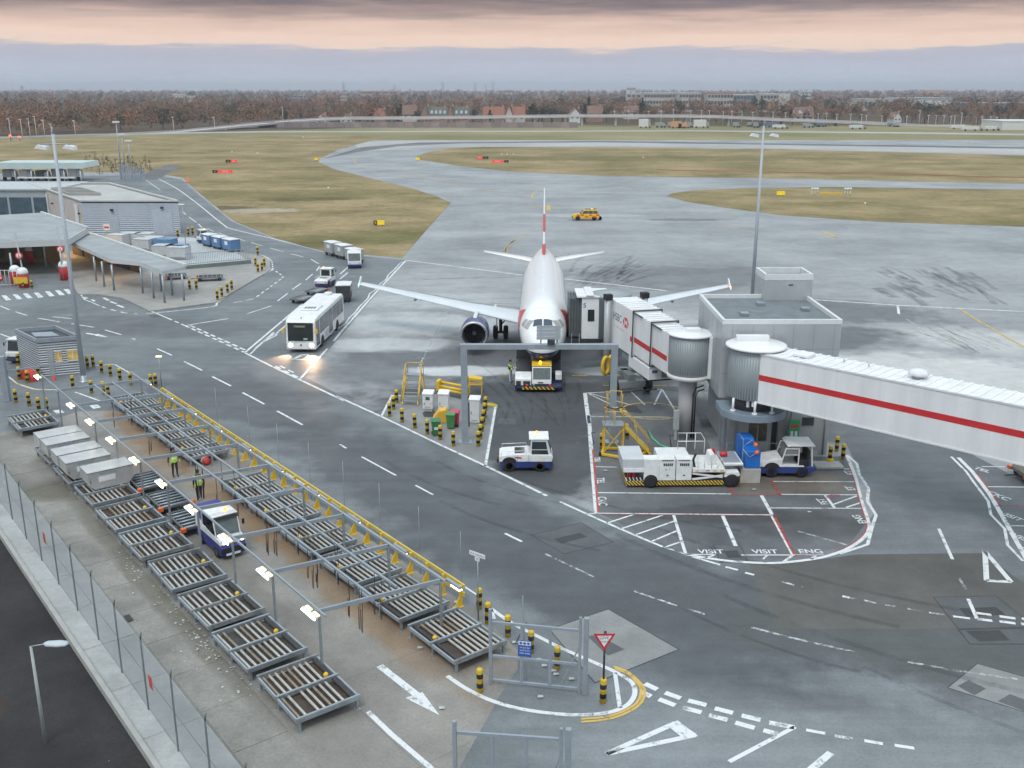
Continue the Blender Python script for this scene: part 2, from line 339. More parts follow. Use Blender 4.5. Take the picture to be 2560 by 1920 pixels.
def strip(mb, pts, w, z=None, mi=0):
    """flat mitred band along a polyline"""
    pts = [Vector(q) for q in pts]; n = len(pts); vs = []
    for i, p in enumerate(pts):
        d0 = (pts[i]-pts[i-1]).to_2d().normalized() if i else None; d1 = (pts[i+1]-pts[i]).to_2d().normalized() if i < n-1 else None
        d0 = d0 or d1; d1 = d1 or d0
        t = (d0+d1).normalized(); nn = Vector((-t.y, t.x)); k = w/2/max(.4, nn.dot(Vector((-d0.y, d0.x))))
        zz = p.z if z is None else z
        vs += [(p.x+nn.x*k, p.y+nn.y*k, zz), (p.x-nn.x*k, p.y-nn.y*k, zz)]
    return mb.add(vs, [(2*i, 2*i+1, 2*i+3, 2*i+2) for i in range(n-1)], mi=mi)
def dashes(mb, pts, on, off, w, z, start=0.0):
    pts = [Vector(q) for q in pts]; s = start
    L_ = [0]
    for a, b in zip(pts, pts[1:]): L_.append(L_[-1]+(b-a).to_2d().length)
    def at(s):
        for i in range(len(pts)-1):
            if s <= L_[i+1]: return pts[i].lerp(pts[i+1], (s-L_[i])/max(1e-6, L_[i+1]-L_[i]))
        return pts[-1]
    while s < L_[-1]:
        e = min(s+on, L_[-1])
        if e-s > .1: strip(mb, [at(s)] + [pts[i] for i in range(len(pts)) if s < L_[i] < e] + [at(e)], w, z)
        s += on+off
def smooth_pts(pts, n=6):
    pts = [Vector(q) for q in pts]; out = []
    for i in range(len(pts)-1):
        p0 = pts[max(i-1, 0)]; p1 = pts[i]; p2 = pts[i+1]; p3 = pts[min(i+2, len(pts)-1)]
        for k in range(n):
            t = k/n; out.append(.5*((2*p1)+(p2-p0)*t+(2*p0-5*p1+4*p2-p3)*t*t+(3*p1-p0-3*p2+p3)*t**3))
    out.append(pts[-1]); return out
# ------------------------------------------------------------------ ground, roads, turf
def PL(k, pts, z=0.0): return [P(k, x, y, z) for x, y in pts]
def sheet(name, pts, z, mat, thick=None):
    mb = MB()
    if thick: mb.prism([(p[0], p[1]) for p in pts], z-thick, z, 'z')
    else: mb.poly([(p[0], p[1], z) for p in pts])
    o = mb.build(name, mat); return tag(o, kind='structure')
TURF = ground_mat('turf', (.175, .150, .068), (.36, .275, .155), .05, (.85, 1), streak=(.3, .10, .16, .16), fine=.32, spec=.1, mid=.24,
                  patches=[(-42, 205, 14, 5, .2, (.09, .075, .04), .7), (-47, 185, 10, 5, .1, (.40, .36, .28), .8), (-55, 190, 9, 4, 0, (.08, .07, .04), .7), (-22, 150, 22, 10, .4, (.13, .125, .05), .6), (-50, 215, 40, 14, 0, (.15, .14, .055), .5), (60, 235, 60, 9, 0, (.14, .13, .05), .5), (45, 330, 80, 18, 0, (.13, .125, .05), .55), (-30, 172, 30, 6, .1, (.33, .25, .14), .6)])
TURF_FAR = ground_mat('turf_far', (.185, .175, .08), (.31, .265, .15), .012, (.85, 1), streak=(0.0, .006, .03, .12), fine=.2, spec=.1)
ASPH = ground_mat('road_asphalt', (.115, .129, .139), (.188, .204, .216), .10, (.5, .8), streak=(R(38), .05, .9, .12), fine=.16, spec=.5,
                  patches=[(-2, 48, 34, 5.0, R(-52), (.078, .086, .093), .9), (6, 41, 18, 5.5, R(-28), (.078, .086, .093), .9), (22, 36, 18, 7, R(-12), (.085, .091, .093), .9), (29, 52, 10, 18, R(30), (.10, .11, .118), .8),
                           (-8, 26, 18, 5, R(-30), (.27, .29, .305), .55), (14, 26, 18, 5, R(-20), (.26, .28, .295), .55), (-21, 70, 12, 6, R(-40), (.09, .098, .105), .85), (-34, 92, 16, 5, R(-10), (.10, .105, .11), .6), (10, 30, 10, 3, R(-15), (.20, .21, .22), .3)])  # palest patches nearest the camera paint window glare into the asphalt colour
APRON = ground_mat('apron_concrete', (.215, .226, .236), (.35, .36, .368), .06, (.5, .8), streak=(R(4), .03, .16, .08), fine=.16, spec=.4, mid=.13, joints=(R(3), 7.5, 6.0, .05, .14),
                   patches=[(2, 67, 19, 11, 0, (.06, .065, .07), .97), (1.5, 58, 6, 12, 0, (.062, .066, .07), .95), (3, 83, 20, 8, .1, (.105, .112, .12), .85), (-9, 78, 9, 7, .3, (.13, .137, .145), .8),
                            (-9, 93, 14, 6, 0, (.48, .50, .51), .7), (-5, 104, 18, 5, 0, (.45, .47, .48), .6), (12, 95, 8, 6, 0, (.46, .47, .48), .6), (-11, 85, 9, 3, 0, (.50, .52, .53), .7), (34, 75, 17, 9, R(-20), (.54, .545, .53), .8), (44, 86, 13, 6, R(-20), (.50, .505, .49), .7),  # whitish patches put wet, frosty sheen into the concrete colour
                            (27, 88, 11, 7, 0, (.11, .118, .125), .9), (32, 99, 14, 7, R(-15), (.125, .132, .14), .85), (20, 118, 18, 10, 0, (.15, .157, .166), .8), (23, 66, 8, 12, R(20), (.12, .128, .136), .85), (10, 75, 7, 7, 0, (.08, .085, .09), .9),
                            (-4, 76.5, 6, 1.8, 0, (.56, .57, .58), .8), (8.5, 76.5, 5, 1.6, 0, (.50, .51, .52), .7), (14, 178, 14, 3, 0, (.40, .41, .42), .6), (30, 172, 9, 2.4, 0, (.13, .14, .15), .8)])
RUNWAY = ground_mat('runway_concrete', (.32, .32, .31), (.46, .45, .43), .02, (.5, .8), streak=(0, .005, .2, .1), spec=.3)
SHOULDER = ground_mat('dark_shoulder', (.10, .10, .105), (.16, .16, .165), .03, (.6, .85))
PAVE = ground_mat('pink_pavement', (.255, .25, .24), (.355, .342, .325), .15, (.6, .85), joints=(R(40), 2.5, 2.5, .03, .35))
_y = lambda u, v: tuple(Y(u, v)[:2])
YARD = ground_mat('yard_concrete', (.185, .176, .162), (.285, .27, .245), .22, (.55, .8), fine=.16, joints=(R(51.8), 6, 5, .03, .3),
                  patches=[(*_y(3, 3.75), 10, 1.15, R(127.8), (.26, .165, .09), .7), (*_y(17, 3.75), 10, 1.2, R(127.8), (.26, .155, .075), .75), (*_y(31, 3.6), 10, 1.0, R(127.8), (.25, .15, .075), .75), (*_y(27, 2.2), 6, 1.2, R(127.8), (.24, .16, .095), .5), (*_y(9, .5), 14, .9, R(127.8), (.17, .155, .14), .5), (*_y(-2.5, 5), 4, 2, 0, (.24, .20, .165), .5)])
SLAB = ground_mat('slab_concrete', (.175, .17, .155), (.29, .28, .255), .35, (.7, .9), fine=.18, patches=[(-16.5, 41, 16, .8, R(128), (.14, .13, .10), .7), (-25, 52, 4, 2, 0, (.13, .12, .09), .8)])
LIGHTSLAB = ground_mat('verge_concrete', (.31, .32, .32), (.42, .43, .425), .3, (.7, .9), fine=.12)
DARKROAD = ground_mat('shaded_road_asphalt', (.030, .029, .030), (.048, .046, .046), .2, (.75, .95), fine=.2, spec=.15, patches=[(-21, 31, 3, 2.2, 0, (.075, .04, .02), .7)])  # terminal's shade over the road is put into this very dark colour
WMARK = worn_mat('white_road_paint', (.70, .72, .73), .68); WFAINT = worn_mat('faint_road_paint', (.60, .63, .64), .56)
YMARK = worn_mat('yellow_road_paint', (.62, .42, .10), .68); RMARK = worn_mat('red_road_paint', (.42, .07, .06), .64)
TYRE = worn_mat('tyre_rubber_marks', (.06, .064, .068), .62, amax=.20, sc=.5)
JOINT = M('joint_sealant', (.05, .052, .055), .8, .2, 2)
PATCHD = ground_mat('new_asphalt_patch', (.085, .09, .095), (.115, .12, .125), .4, (.6, .85))
PATCHB = ground_mat('brown_asphalt_patch', (.082, .081, .075), (.118, .116, .107), .2, (.5, .8))
PATCHL = ground_mat('pale_concrete_patch', (.20, .205, .205), (.26, .265, .265), .3, (.6, .85))

# the ground everywhere, in one sheet out to the horizon, sunk where the access road runs below the yard wall
kA, kB = Y(36, -6.95), Y(-24, -6.95)          # line of the wall top above the access road
kd = (kB-kA).normalized(); kn = Vector((kd.y, -kd.x, 0)); kn = kn if kn.x < 0 else -kn
far = [(-9000, 455), (9000, 455), (9000, 9000), (-9000, 9000)]
g = MB().poly([(x, y, -.06) for x, y in far])
wA = kA + kd*(-10) ; wB = kB + kd*2
g.poly([(-9000, 455, -.06), (-9000, wA.y, -.06), (wA.x, wA.y, -.06), (wB.x, wB.y, -.06), (9000, wB.y, -.06), (9000, 455, -.06)])
tag(g.build('ground', TURF_FAR), kind='structure')
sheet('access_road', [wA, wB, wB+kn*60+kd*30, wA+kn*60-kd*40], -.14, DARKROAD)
ap = [(-420, 450), (-420, wA.y), (wA.x, wA.y), (wB.x, wB.y), (90, wB.y), (420, 60), (420, 450)]
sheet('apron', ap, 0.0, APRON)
sheet('woodland_floor', [(-7000, 480), (-250, 480), (-120, 560), (-60, 640), (7000, 640), (7000, 8800), (-7000, 8800)], -.04, ground_mat('leaf_litter', (.075, .055, .038), (.13, .095, .062), .02, (.9, 1), spec=.05))
sheet('far_field', [(-420, 449), (420, 449), (700, 560), (-100, 560), (-230, 470), (-420, 460)], -.02, TURF_FAR)
sheet('runway', PL('d', [(760, 308), (850, 304), (1300, 303), (2212, 320), (3000, 336), (3000, 352), (2212, 334), (1600, 319), (1300, 316), (1000, 317), (780, 327)]), .012, RUNWAY)
sheet('runway_shoulder', PL('d', [(780, 318), (900, 308), (1300, 304), (2212, 318), (3000, 332), (3000, 336.5), (2212, 321.5), (1300, 307.5), (1000, 309.5), (860, 316), (770, 329), (690, 345)]), .018, SHOULDER)
rd = PL('d', [(660, 815), (875, 562), (700, 545), (600, 520), (500, 478), (430, 422), (392, 388), (340, 378), (150, 380)])
rd += [Vector((-200, 190, 0)), Vector((-160, wA.y+.5, 0)), Vector((wA.x+.2, wA.y+.3, 0)), Vector((wB.x+.2, wB.y+.3, 0)), Vector((80, wB.y+.3, 0)), Vector((80, 40, 0))]
rd += PL('d', [(2212, 1040), (1905, 880), (1820, 940), (1840, 985), (1875, 1060), (1888, 1110), (1830, 1180), (1640, 1218), (1480, 1195), (1290, 1110), (1050, 1005), (835, 905)])
sheet('service_road', rd, .004, ASPH)
# turf areas, a hand's breadth proud of the paving
sheet('grass_verge', PL('d', [(-700, 322), (-100, 304), (300, 296), (620, 292), (860, 293), (800, 304), (730, 324), (690, 343), (688, 350), (720, 365), (800, 385), (890, 407), (940, 423), (974, 438), (930, 487), (869, 557), (700, 543), (600, 517), (505, 477), (432, 418), (395, 384), (330, 372), (100, 372), (-700, 395)]), .03, TURF, .08)
sheet('grass_island', PL('d', [(903, 345), (900, 339), (915, 331), (960, 322), (1040, 317.5), (1300, 318), (1700, 323), (2212, 336), (3000, 356), (3000, 430), (2212, 397), (1700, 386), (1300, 380), (1100, 370), (990, 358)]), .03, TURF, .08)
sheet('grass_wedge', PL('d', [(1440, 423), (1452, 418), (1500, 411), (1600, 407), (1800, 404), (2212, 410), (3000, 424), (3000, 540), (2212, 490), (1900, 479), (1700, 466), (1560, 448), (1480, 435)]), .03, TURF, .08)
sheet('perimeter_road', PL('d', [(-600, 318), (200, 292), (560, 286), (850, 285.5), (1500, 284), (1900, 288), (2600, 298), (2600, 294), (1900, 285), (1500, 281.5), (850, 283), (560, 283.5), (200, 289), (-600, 314)]), .02, RUNWAY)
sheet('gravel_track', PL('z1', [(860, 1150), (980, 1095), (1080, 1060), (1170, 1062), (1110, 1100), (1030, 1145), (960, 1150)]), .036, SHOULDER)
# pavement under the canopies with a kerb
sheet('pavement', PL('z4', [(455, 480), (505, 552), (640, 555), (790, 578), (960, 660), (1130, 640), (1385, 606), (1740, 398), (1735, 330), (1640, 300), (1250, 240), (700, 160), (240, 250)], .12), .12, PAVE, .14)
# dolly yard floor, slab strip and pale verge by the fence
yl = PL('a2', [(1900, 890), (1230, 1700)])
sheet('yard_floor', [Y(-10, -2.6), Y(-8.2, 0), Y(-6.4, 2.6), Y(-5.0, 4.6), Y(-4.0, 6.2), Y(-3.0, 7.0), Y(0, 7.5), Y(36, 7.5), Y(40, 2), Y(38, -2.6)], .008, YARD)
sl0 = Y(0, -4.3); 
slabs = tag(MB().box(-.01, .01, -.01, .01, -.02, 0).build('slab_strip', SLAB, None, loc=(sl0.x, sl0.y, 0)), kind='structure')
def slab_row(parent, mat, v0, v1, u0, n, ln, zt, nm='concrete_slab', gap=.03):
    me = MB().prism([(0, 0), (ln-gap, 0), (ln-gap, v1-v0-gap), (0, v1-v0-gap)], -.05, 0, 'z').mesh(nm, .012, 1); me.materials.append(mat)
    for i in range(n):
        q = Y(u0+i*ln, v0)
        o = link(nm, me, parent, (q.x-parent.location.x, q.y-parent.location.y, zt + random.uniform(-.008, .008)), math.atan2(YU.y, YU.x)); o.scale = (1, -1, 1)
slab_row(slabs, SLAB, -4.58, -2.55, -8, 16, 2.9, .03)
kw = Y(0, -8)
verge = tag(MB().box(-.01, .01, -.01, .01, -.02, 0).build('concrete_verge', LIGHTSLAB, None, loc=(kw.x, kw.y, 0)), kind='structure')
slab_row(verge, LIGHTSLAB, -6.9, -4.62, -14, 15, 3.6, .05)
sheet('verge_bed', [Y(-20, -6.9), Y(36, -6.9), Y(36, -2.5), Y(-20, -2.5)], .010, SLAB)

# ------------------------------------------------------------------ painted markings
def marking(name, mat, z):
    mb = MB()
    def fin(): return tag(mb.build(name, mat), kind='structure')
    return mb, fin
ZM = .013
mb, fin = marking('edge_line', WMARK, ZM)
for k, pts, w in [
    ('z4', [(1575, 932), (1760, 1025), (2212, 1240)], .20), ('z5', [(-30, 1002), (265, 1135), (660, 1325), (940, 1455), (1330, 1646)], .20), ('a6', [(0, 655), (240, 765), (480, 870), (660, 945)], .16),
    ('z4', [(1575, 930), (1940, 622), (2120, 470)], .22), ('z5', [(0, 220), (55, 172)], .2), ('z4', [(1930, 1100), (2105, 905)], .22), ('z5', [(-40, 650), (0, 600), (210, 360), (420, 135)], .24),
    ('z5', [(420, 130), (1170, 225)], .3), ('z5', [(1440, 250), (2100, 327)], .3), ('z6', [(870, 385), (1400, 420), (2300, 466)], .3), ('z6', [(1400, 420), (1407, 475)], .25),
    ('z5', [(265, 1135), (335, 1000), (395, 1000)], .16), ('z5', [(1000, 1075), (935, 1455)], .18),
    ('z5', [(1575, 985), (1600, 1180)], .28), ('a6', [(185, 100), (200, 315), (235, 728)], .26),
    ('z5', [(1575, 985), (2070, 960), (2150, 1090)], .13), ('z5', [(2070, 960), (2020, 1060)], .13), ('z5', [(1600, 985), (1870, 1062)], .11), ('z5', [(1600, 990), (1850, 1110)], .11), ('z5', [(1862, 968), (1960, 1060)], .11),
    ('z5', [(1590, 1135), (2120, 1140)], .1), ('a6', [(560, 362), (790, 363)], .12), ('a6', [(225, 430), (370, 433)], .1), ('a6', [(240, 597), (1100, 605)], .12), ('a6', [(1420, 608), (1915, 611)], .11),
    ('a6', [(235, 729), (1370, 740)], .10), ('a6', [(160, 735), (240, 729)], .1), ('a6', [(1370, 525), (1895, 527)], .1), ('a6', [(1345, 695), (1940, 698)], .1), ('a6', [(1690, 440), (1870, 445)], .1),
    ('a6', [(1295, 615), (1362, 735)], .2), ('a6', [(1360, 744), (1494, 995)], .14), ('a6', [(1045, 742), (1130, 940)], .2), ('a6', [(730, 740), (808, 992)], .16), ('a6', [(1705, 614), (1765, 694)], .16),
    ('a6', [(475, 737), (300, 793)], .12), ('a6', [(660, 742), (390, 830)], .12), ('a6', [(735, 780), (480, 870)], .12), ('a6', [(752, 842), (585, 912)], .12), ('a6', [(770, 915), (680, 946)], .12),
    ('a6', [(1760, 672), (1908, 618)], .12), ('a6', [(1840, 692), (1930, 662)], .12), ('a6', [(810, 994), (1000, 996)], .1), ('a6', [(1165, 998), (1700, 998)], .1),
    ('a6', [(990, 1000), (930, 1018)], .1), ('a6', [(1330, 1002), (1305, 1025)], .1), ('a6', [(1495, 1000), (1440, 1040)], .14), ('a6', [(1645, 1000), (1615, 1025)], .14),
    ('z4', [(1200, 755), (1465, 712)], .2), ('z4', [(975, 665), (1080, 710)], .18), ('z4', [(0, 810), (115, 850)], .18), ('z4', [(485, 1185), (640, 1240)], .16),
    ('z4', [(0, 1075), (30, 1068), (60, 1090), (110, 1130), (220, 1165), (420, 1172)], .12),
    ('a5', [(1560, -80), (1640, 0), (1735, 125), (1830, 290), (1945, 495)], .24), ('a5', [(1690, -30), (1820, -28)], .1), ('a5', [(1720, 83), (1960, 86)], .1), ('a5', [(1840, 302), (1960, 304)], .1), ('a5', [(1918, 425), (1960, 426)], .1),
    ('a5', [(645, 1430), (275, 1625)], .17), ('a5', [(845, 1575), (720, 1680)], .26), ('a4', [(180, 1285), (330, 1430), (600, 1660)], .20), ('a4', [(1768, 1035), (1800, 1262)], .16), ('a4', [(970, 622), (992, 690)], .15),
    ]: strip(mb, PL(k, pts), w, ZM)
for k, pts, w in [
    ('a6', [(1845, 358), (1868, 415), (1900, 500), (1938, 650), (1982, 780), (1988, 825), (1960, 880), (1880, 940), (1780, 985), (1650, 1020), (1450, 1045), (1300, 1049), (1100, 1037), (950, 1018), (810, 993)], .2),
    ('a4', [(690, 1055), (800, 1130), (950, 1205), (1150, 1265), (1400, 1300), (1600, 1305), (1750, 1285), (1850, 1240), (1893, 1180), (1890, 1120), (1850, 1075), (1750, 1020), (1580, 945), (1430, 880), (1260, 795), (1100, 712), (970, 622)], .19),
    ('z4', [(940, 680), (1130, 662), (1370, 634), (1400, 606), (1500, 540), (1600, 480), (1755, 397)], .2), ('z4', [(1755, 397), (1715, 383)], .2), ('z4', [(1735, 330), (1690, 306), (1640, 300)], .2),
    ('z1', [(1020, 1150), (1140, 1215), (1270, 1310), (1430, 1440), (1500, 1475), (1800, 1545), (2095, 1612)], .26), ('z1', [(925, 1150), (1030, 1222)], .2),
    ('a2', [(1915, 872), (1560, 640), (1010, 290), (560, 10), (330, -130)], .1), ('z4', [(560, 1020), (720, 1008), (770, 1025), (960, 1135)], .12)]: strip(mb, smooth_pts(PL(k, pts), 4), w, ZM)
fin()
mb, fin = marking('zigzag_line', WMARK, ZM+.004)
for k, pts, w in [('z5', [(-60, 610), (0, 560), (35, 540), (60, 500), (95, 470), (125, 430), (180, 375), (190, 345), (230, 320), (260, 280), (300, 250), (310, 225), (350, 190), (385, 150), (405, 140)], .16),
                  ('z4', [(1610, 940), (1645, 905), (1690, 865), (1775, 820), (1785, 800), (1850, 745)], .16), ('z5', [(0, 252), (50, 210)], .2),
                  ('a5', [(1520, -85), (1605, 0), (1640, 50), (1727, 165), (1742, 240), (1820, 320), (1835, 410), (1922, 500)], .15),
                  ('a6', [(1845, 354), (1908, 410), (1925, 480), (1985, 570), (1975, 650), (2032, 742), (2003, 830), (1978, 930), (1800, 990)], .17), ('z4', [(515, 552), (545, 590), (600, 612), (640, 630)], .14)]:
    strip(mb, PL(k, pts), w, ZM+.004)
fin()
mb, fin = marking('lane_dashes', WMARK, ZM)
for k, segs, w in [
    ('z4', [(0, 630, 60, 655), (100, 668, 175, 692), (240, 708, 385, 733), (460, 745, 605, 768), (675, 785, 780, 815), (850, 840, 870, 845), (1010, 905, 1105, 948), (1185, 988, 1300, 1045), (1365, 1085, 1485, 1145), (1560, 1188, 1700, 1262), (1780, 1305, 1945, 1395),
            (1590, 680, 1745, 630), (1785, 598, 1850, 550), (1880, 525, 1935, 485), (1965, 465, 2010, 425), (2035, 405, 2055, 375), (2050, 360, 2000, 330), (1950, 315, 1870, 295), (1820, 280, 1735, 258), (1690, 245, 1615, 222), (1575, 212, 1510, 192), (1470, 185, 1405, 160), (1375, 152, 1330, 130),
            (340, 700, 460, 712), (1500, 610, 1560, 600), (1580, 595, 1630, 585), (1690, 865, 1770, 805), (1640, 905, 1760, 800)], .17),
    ('z1', [(1300, 1465, 1275, 1440), (1262, 1430, 1215, 1395), (1195, 1380, 1175, 1362)], .2),
    ('z5', [(0, 1315, 40, 1340), (140, 1395, 360, 1515), (485, 1578, 600, 1640)], .13), ('a4', [(1060, 138, 1170, 192)], .15),
    ('a5', [(70, 475, 225, 522), (255, 533, 325, 550), (365, 565, 415, 578), (1450, 318, 1527, 490), (1615, 712, 1665, 825), (910, 697, 950, 706), (1530, 810, 1625, 822)], .16),
    ('a5', [(1665, 825, 1750, 835), (1790, 838, 1880, 850), (1655, 790, 1745, 803), (1790, 810, 1880, 822), (1915, 822, 1990, 835), (1912, 852, 1990, 862)], .2),
    ('a4', [(1960, 1105, 2040, 1143), (2090, 1163, 2190, 1200), (1935, 1157, 2000, 1188), (2050, 1205, 2155, 1245)], .26),
    ('a5', [(45, 1282, 148, 1308), (195, 1326, 297, 1352), (345, 1366, 452, 1392), (500, 1406, 640, 1433), (15, 1322, 120, 1349), (162, 1364, 267, 1391), (310, 1406, 418, 1436), (467, 1449, 545, 1470)], .26),
    ('a5', [(707, 1447, 815, 1467), (867, 1480, 967, 1497), (1033, 1507, 1137, 1525), (1203, 1533, 1313, 1550)], .17),
    ('z4', [(665, 578, 700, 595), (710, 602, 748, 616), (752, 624, 795, 640), (545, 575, 560, 583), (590, 590, 610, 600)], .3)]:
    for a, b, c, d in segs: strip(mb, PL(k, [(a, b), (c, d)]), w, ZM)
for pts in ([(1190, 757), (1575, 930)], [(1225, 757), (1590, 920)]): dashes(mb, PL('z4', pts), 1.0, .55, .24, ZM)
dashes(mb, PL('z4', [(1080, 710), (1190, 757)]), 1.0, .6, .18, ZM)
dashes(mb, PL('z4', [(1650, 572), (1810, 455), (1822, 440), (1770, 405)]), 1.0, .9, .2, ZM); dashes(mb, PL('z4', [(1755, 395), (1750, 350), (1735, 328)]), .9, .8, .2, ZM)
dashes(mb, PL('z4', [(655, 635), (720, 655), (800, 675), (880, 680)]), 1.1, .8, .2, ZM)
dashes(mb, PL('z4', [(1770, 1018), (1930, 1098)]), 1.0, .55, .24, ZM+.004); dashes(mb, PL('z4', [(1800, 1015), (1900, 1065)]), 1.0, .55, .2, ZM+.004)
fin()
mb, fin = marking('faint_lane_line', WFAINT, ZM)
for k, segs, w in [('a4', [(1320, 270, 1630, 418), (1890, 510, 2170, 605)], .13), ('a5', [(0, 755, 140, 798), (400, 872, 600, 925), (600, 925, 980, 1010), (1275, 1065, 1540, 1112), (1540, 1112, 1890, 1163), (570, 615, 640, 635), (680, 645, 755, 663), (950, 706, 990, 715), (1030, 720, 1105, 738), (1150, 745, 1235, 760), (1275, 768, 1360, 782), (1395, 788, 1480, 802), (1565, 595, 1603, 660)], .14),
                   ('a6', [(1530, 845, 1850, 935), (660, 945, 810, 993)], .13), ('z5', [(785, 260, 500, 830)], .12), ('z6', [(1407, 475, 1590, 600)], .14)]:
    for a, b, c, d in segs: strip(mb, PL(k, [(a, b), (c, d)]), w, ZM)
fin()
mb, fin = marking('direction_arrow', WMARK, ZM)
strip(mb, PL('a4', [(255, 990), (500, 1182)]), .30, ZM); mb.poly(PL('a4', [(420, 1195), (530, 1158), (640, 1306)], ZM+.002))
strip(mb, PL('z4', [(555, 806), (640, 820)]), .3, ZM); mb.poly(PL('z4', [(610, 822), (625, 808), (697, 831)], ZM+.002)); fin()
mb, fin = marking('give_way_triangle', WMARK, ZM)
def tri(a, b, c, w): 
    for p, q in ((a, b), (b, c), (c, a)): strip(mb, [p, q], w, ZM)
tri(*PL('d', [(1310, 1629), (1460, 1562), (1500, 1589)]), .22); mb.poly(PL('d', [(1440, 1566), (1464, 1556), (1508, 1590), (1478, 1597)], ZM+.003))
tri(*PL('a5', [(1709, 445), (1855, 617), (1718, 610)]), .24); tri(*PL('z4', [(1880, 975), (1935, 945), (1975, 940)]), .16); strip(mb, PL('z4', [(1880, 975), (1975, 975), (1978, 940)]), .2, ZM); fin()
mb, fin = marking('zebra_crossing', WMARK, .03)
for x, y in [(-30, 585), (40, 578), (112, 571), (178, 565), (248, 560), (320, 552), (385, 545), (440, 538)]:
    mb.poly(PL('z4', [(x-32, y-16), (x-2, y-17), (x+33, y+14), (x-1, y+17)], ZM+.01))
for x, y in [(365, 1310), (600, 1278)]: mb.poly(PL('z4', [(x-25, y-8), (x+25, y-14), (x+50, y+4), (x, y+14)], ZM+.006))
fin()
mb, fin = marking('red_bay_line', RMARK, ZM+.003)
for k, pts, w in [('a6', [(212, 320), (247, 725)], .14), ('a6', [(240, 736), (1370, 746)], .07), ('a6', [(1100, 605), (1125, 612), (1420, 614)], .09), ('a6', [(1360, 525), (1415, 610)], .13), ('a6', [(1374, 744), (1508, 995)], .15), ('a6', [(1510, 999.5), (1700, 999.5)], .05), ('a6', [(1712, 625), (1745, 610), (1800, 612)], .08), ('a6', [(1730, 636), (1800, 614)], .1),
                  ('a5', [(1655, 0), (1750, 122), (1795, 195)], .1), ('a5', [(1775, 190), (1960, 193)], .09), ('a6', [(1090, 560), (1120, 600)], .15), ('a6', [(560, 369), (790, 370)], .06)]: strip(mb, PL(k, pts), w, ZM+.003)
strip(mb, smooth_pts(PL('a6', [(1858, 425), (1890, 510), (1928, 655), (1970, 790), (1968, 830), (1945, 872), (1870, 932), (1770, 976)]), 4), .07, ZM+.003); fin()
mb, fin = marking('yellow_guide_line', YMARK, ZM+.006)
for k, pts, w in [('z5', [(1010, 868), (1070, 868)], .2), ('z5', [(1490, 872), (1590, 874)], .2), ('z5', [(1690, 935), (1780, 937)], .16), ('z5', [(1980, 936), (2100, 936)], .12), ('z2', [(1180, 1328), (1300, 1328)], .5), ('z2', [(1340, 1320), (1340, 1352)], .8), ('z2', [(1322, 1356), (1368, 1356)], .5), ('z2', [(1365, 1325), (1500, 1335)], .2),
                  ('z3', [(290, 1465), (330, 1462)], .4), ('z3', [(340, 1468), (385, 1466)], .4), ('z3', [(395, 1460), (500, 1464)], .15), ('z3', [(920, 1490), (1010, 1527)], .5), ('z3', [(1010, 1527), (940, 1522)], .5), ('z3', [(840, 1500), (930, 1508)], .3), ('z3', [(1000, 1505), (1070, 1507)], .3)]: strip(mb, PL(k, pts), w, ZM+.006)
for k, pts, w in [('z2', [(1225, 1500), (1130, 1540), (1075, 1590), (1065, 1625), (1080, 1650)], .22), ('z5', [(1128, 0), (1075, 40), (1075, 85), (1195, 140)], .22), ('z2', [(1270, 1225), (1240, 1245), (1235, 1262), (1245, 1280)], .3),
                  ('z2', [(170, 990), (95, 1025), (110, 1055), (200, 1085), (500, 1130), (900, 1210), (1040, 1245)], .25), ('a4', [(1760, 995), (1850, 1030), (1920, 1090), (1958, 1150), (1935, 1230), (1850, 1290), (1720, 1335), (1550, 1352)], .11), ('a4', [(1765, 1008), (1845, 1042), (1905, 1095), (1936, 1150), (1915, 1220), (1840, 1275), (1715, 1318), (1550, 1333)], .11), ('z6', [(1800, 445), (1900, 510), (2100, 625), (2260, 715)], .22), ('z4', [(75, 1095), (130, 1140), (230, 1170), (330, 1175)], .08)]: strip(mb, smooth_pts(PL(k, pts), 5), w, ZM+.006)
cc = P('z5', 2002, 1100); strip(mb, [cc + Vector((math.cos(t)*2.12, math.sin(t)*1.85, 0)) for t in [i*math.pi/24 for i in range(49)]], .14, ZM+.006); fin()
def ground_text(body, k, x, y, size, rz, mat=WMARK, sx=1.0):
    p = P(k, x, y); o = text('painted_lettering', body, size, mat, None, (p.x, p.y, ZM+.008), (0, 0, rz), bold=.012, sx=sx); o['kind'] = 'structure'
for body, x, y, s, rz in [('VISIT', 970, 978, .60, 0), ('VISIT', 1318, 978, .60, 0), ('ENG', 1612, 977, .62, 0), ('TEL', 259, 520, .62, -R(92)), ('CKC', 270, 652, .66, -R(92)), ('ET', 1862, 470, .6, R(97)), ('ET', 1868, 570, .6, R(97)), ('FST', 1690, 655, .6, R(97)), ('ENG', 1928, 768, .6, R(95)), ('TBU', 238, 385, .5, -R(92))]:
    ground_text(body, 'a6', x, y, s, rz, sx=.95 if abs(rz) < .1 else .9)
ground_text('TEL', 'a5', 1692, -10, .6, -R(52)); ground_text('CKC', 'a5', 1783, 135, .66, -R(62)); ground_text('VISIT', 'a5', 1852, 250, .6, -R(58)); ground_text('VISIT', 'a5', 1930, 378, .6, -R(58))
ground_text('A', 'z5', 1985, 895, 1.5, 0, YMARK, 1.3); ground_text('O', 'z5', 2060, 893, 1.5, 0, YMARK, 1.3); ground_text('N', 'z5', 1915, 897, 1.5, 0, YMARK, 1.3)
p = P('s', 1178, 1073); text('painted_lettering', 'KEEP\nCLEAR', .36, WFAINT, None, (p.x, p.y, .03), (0, 0, R(84)))['kind'] = 'structure'
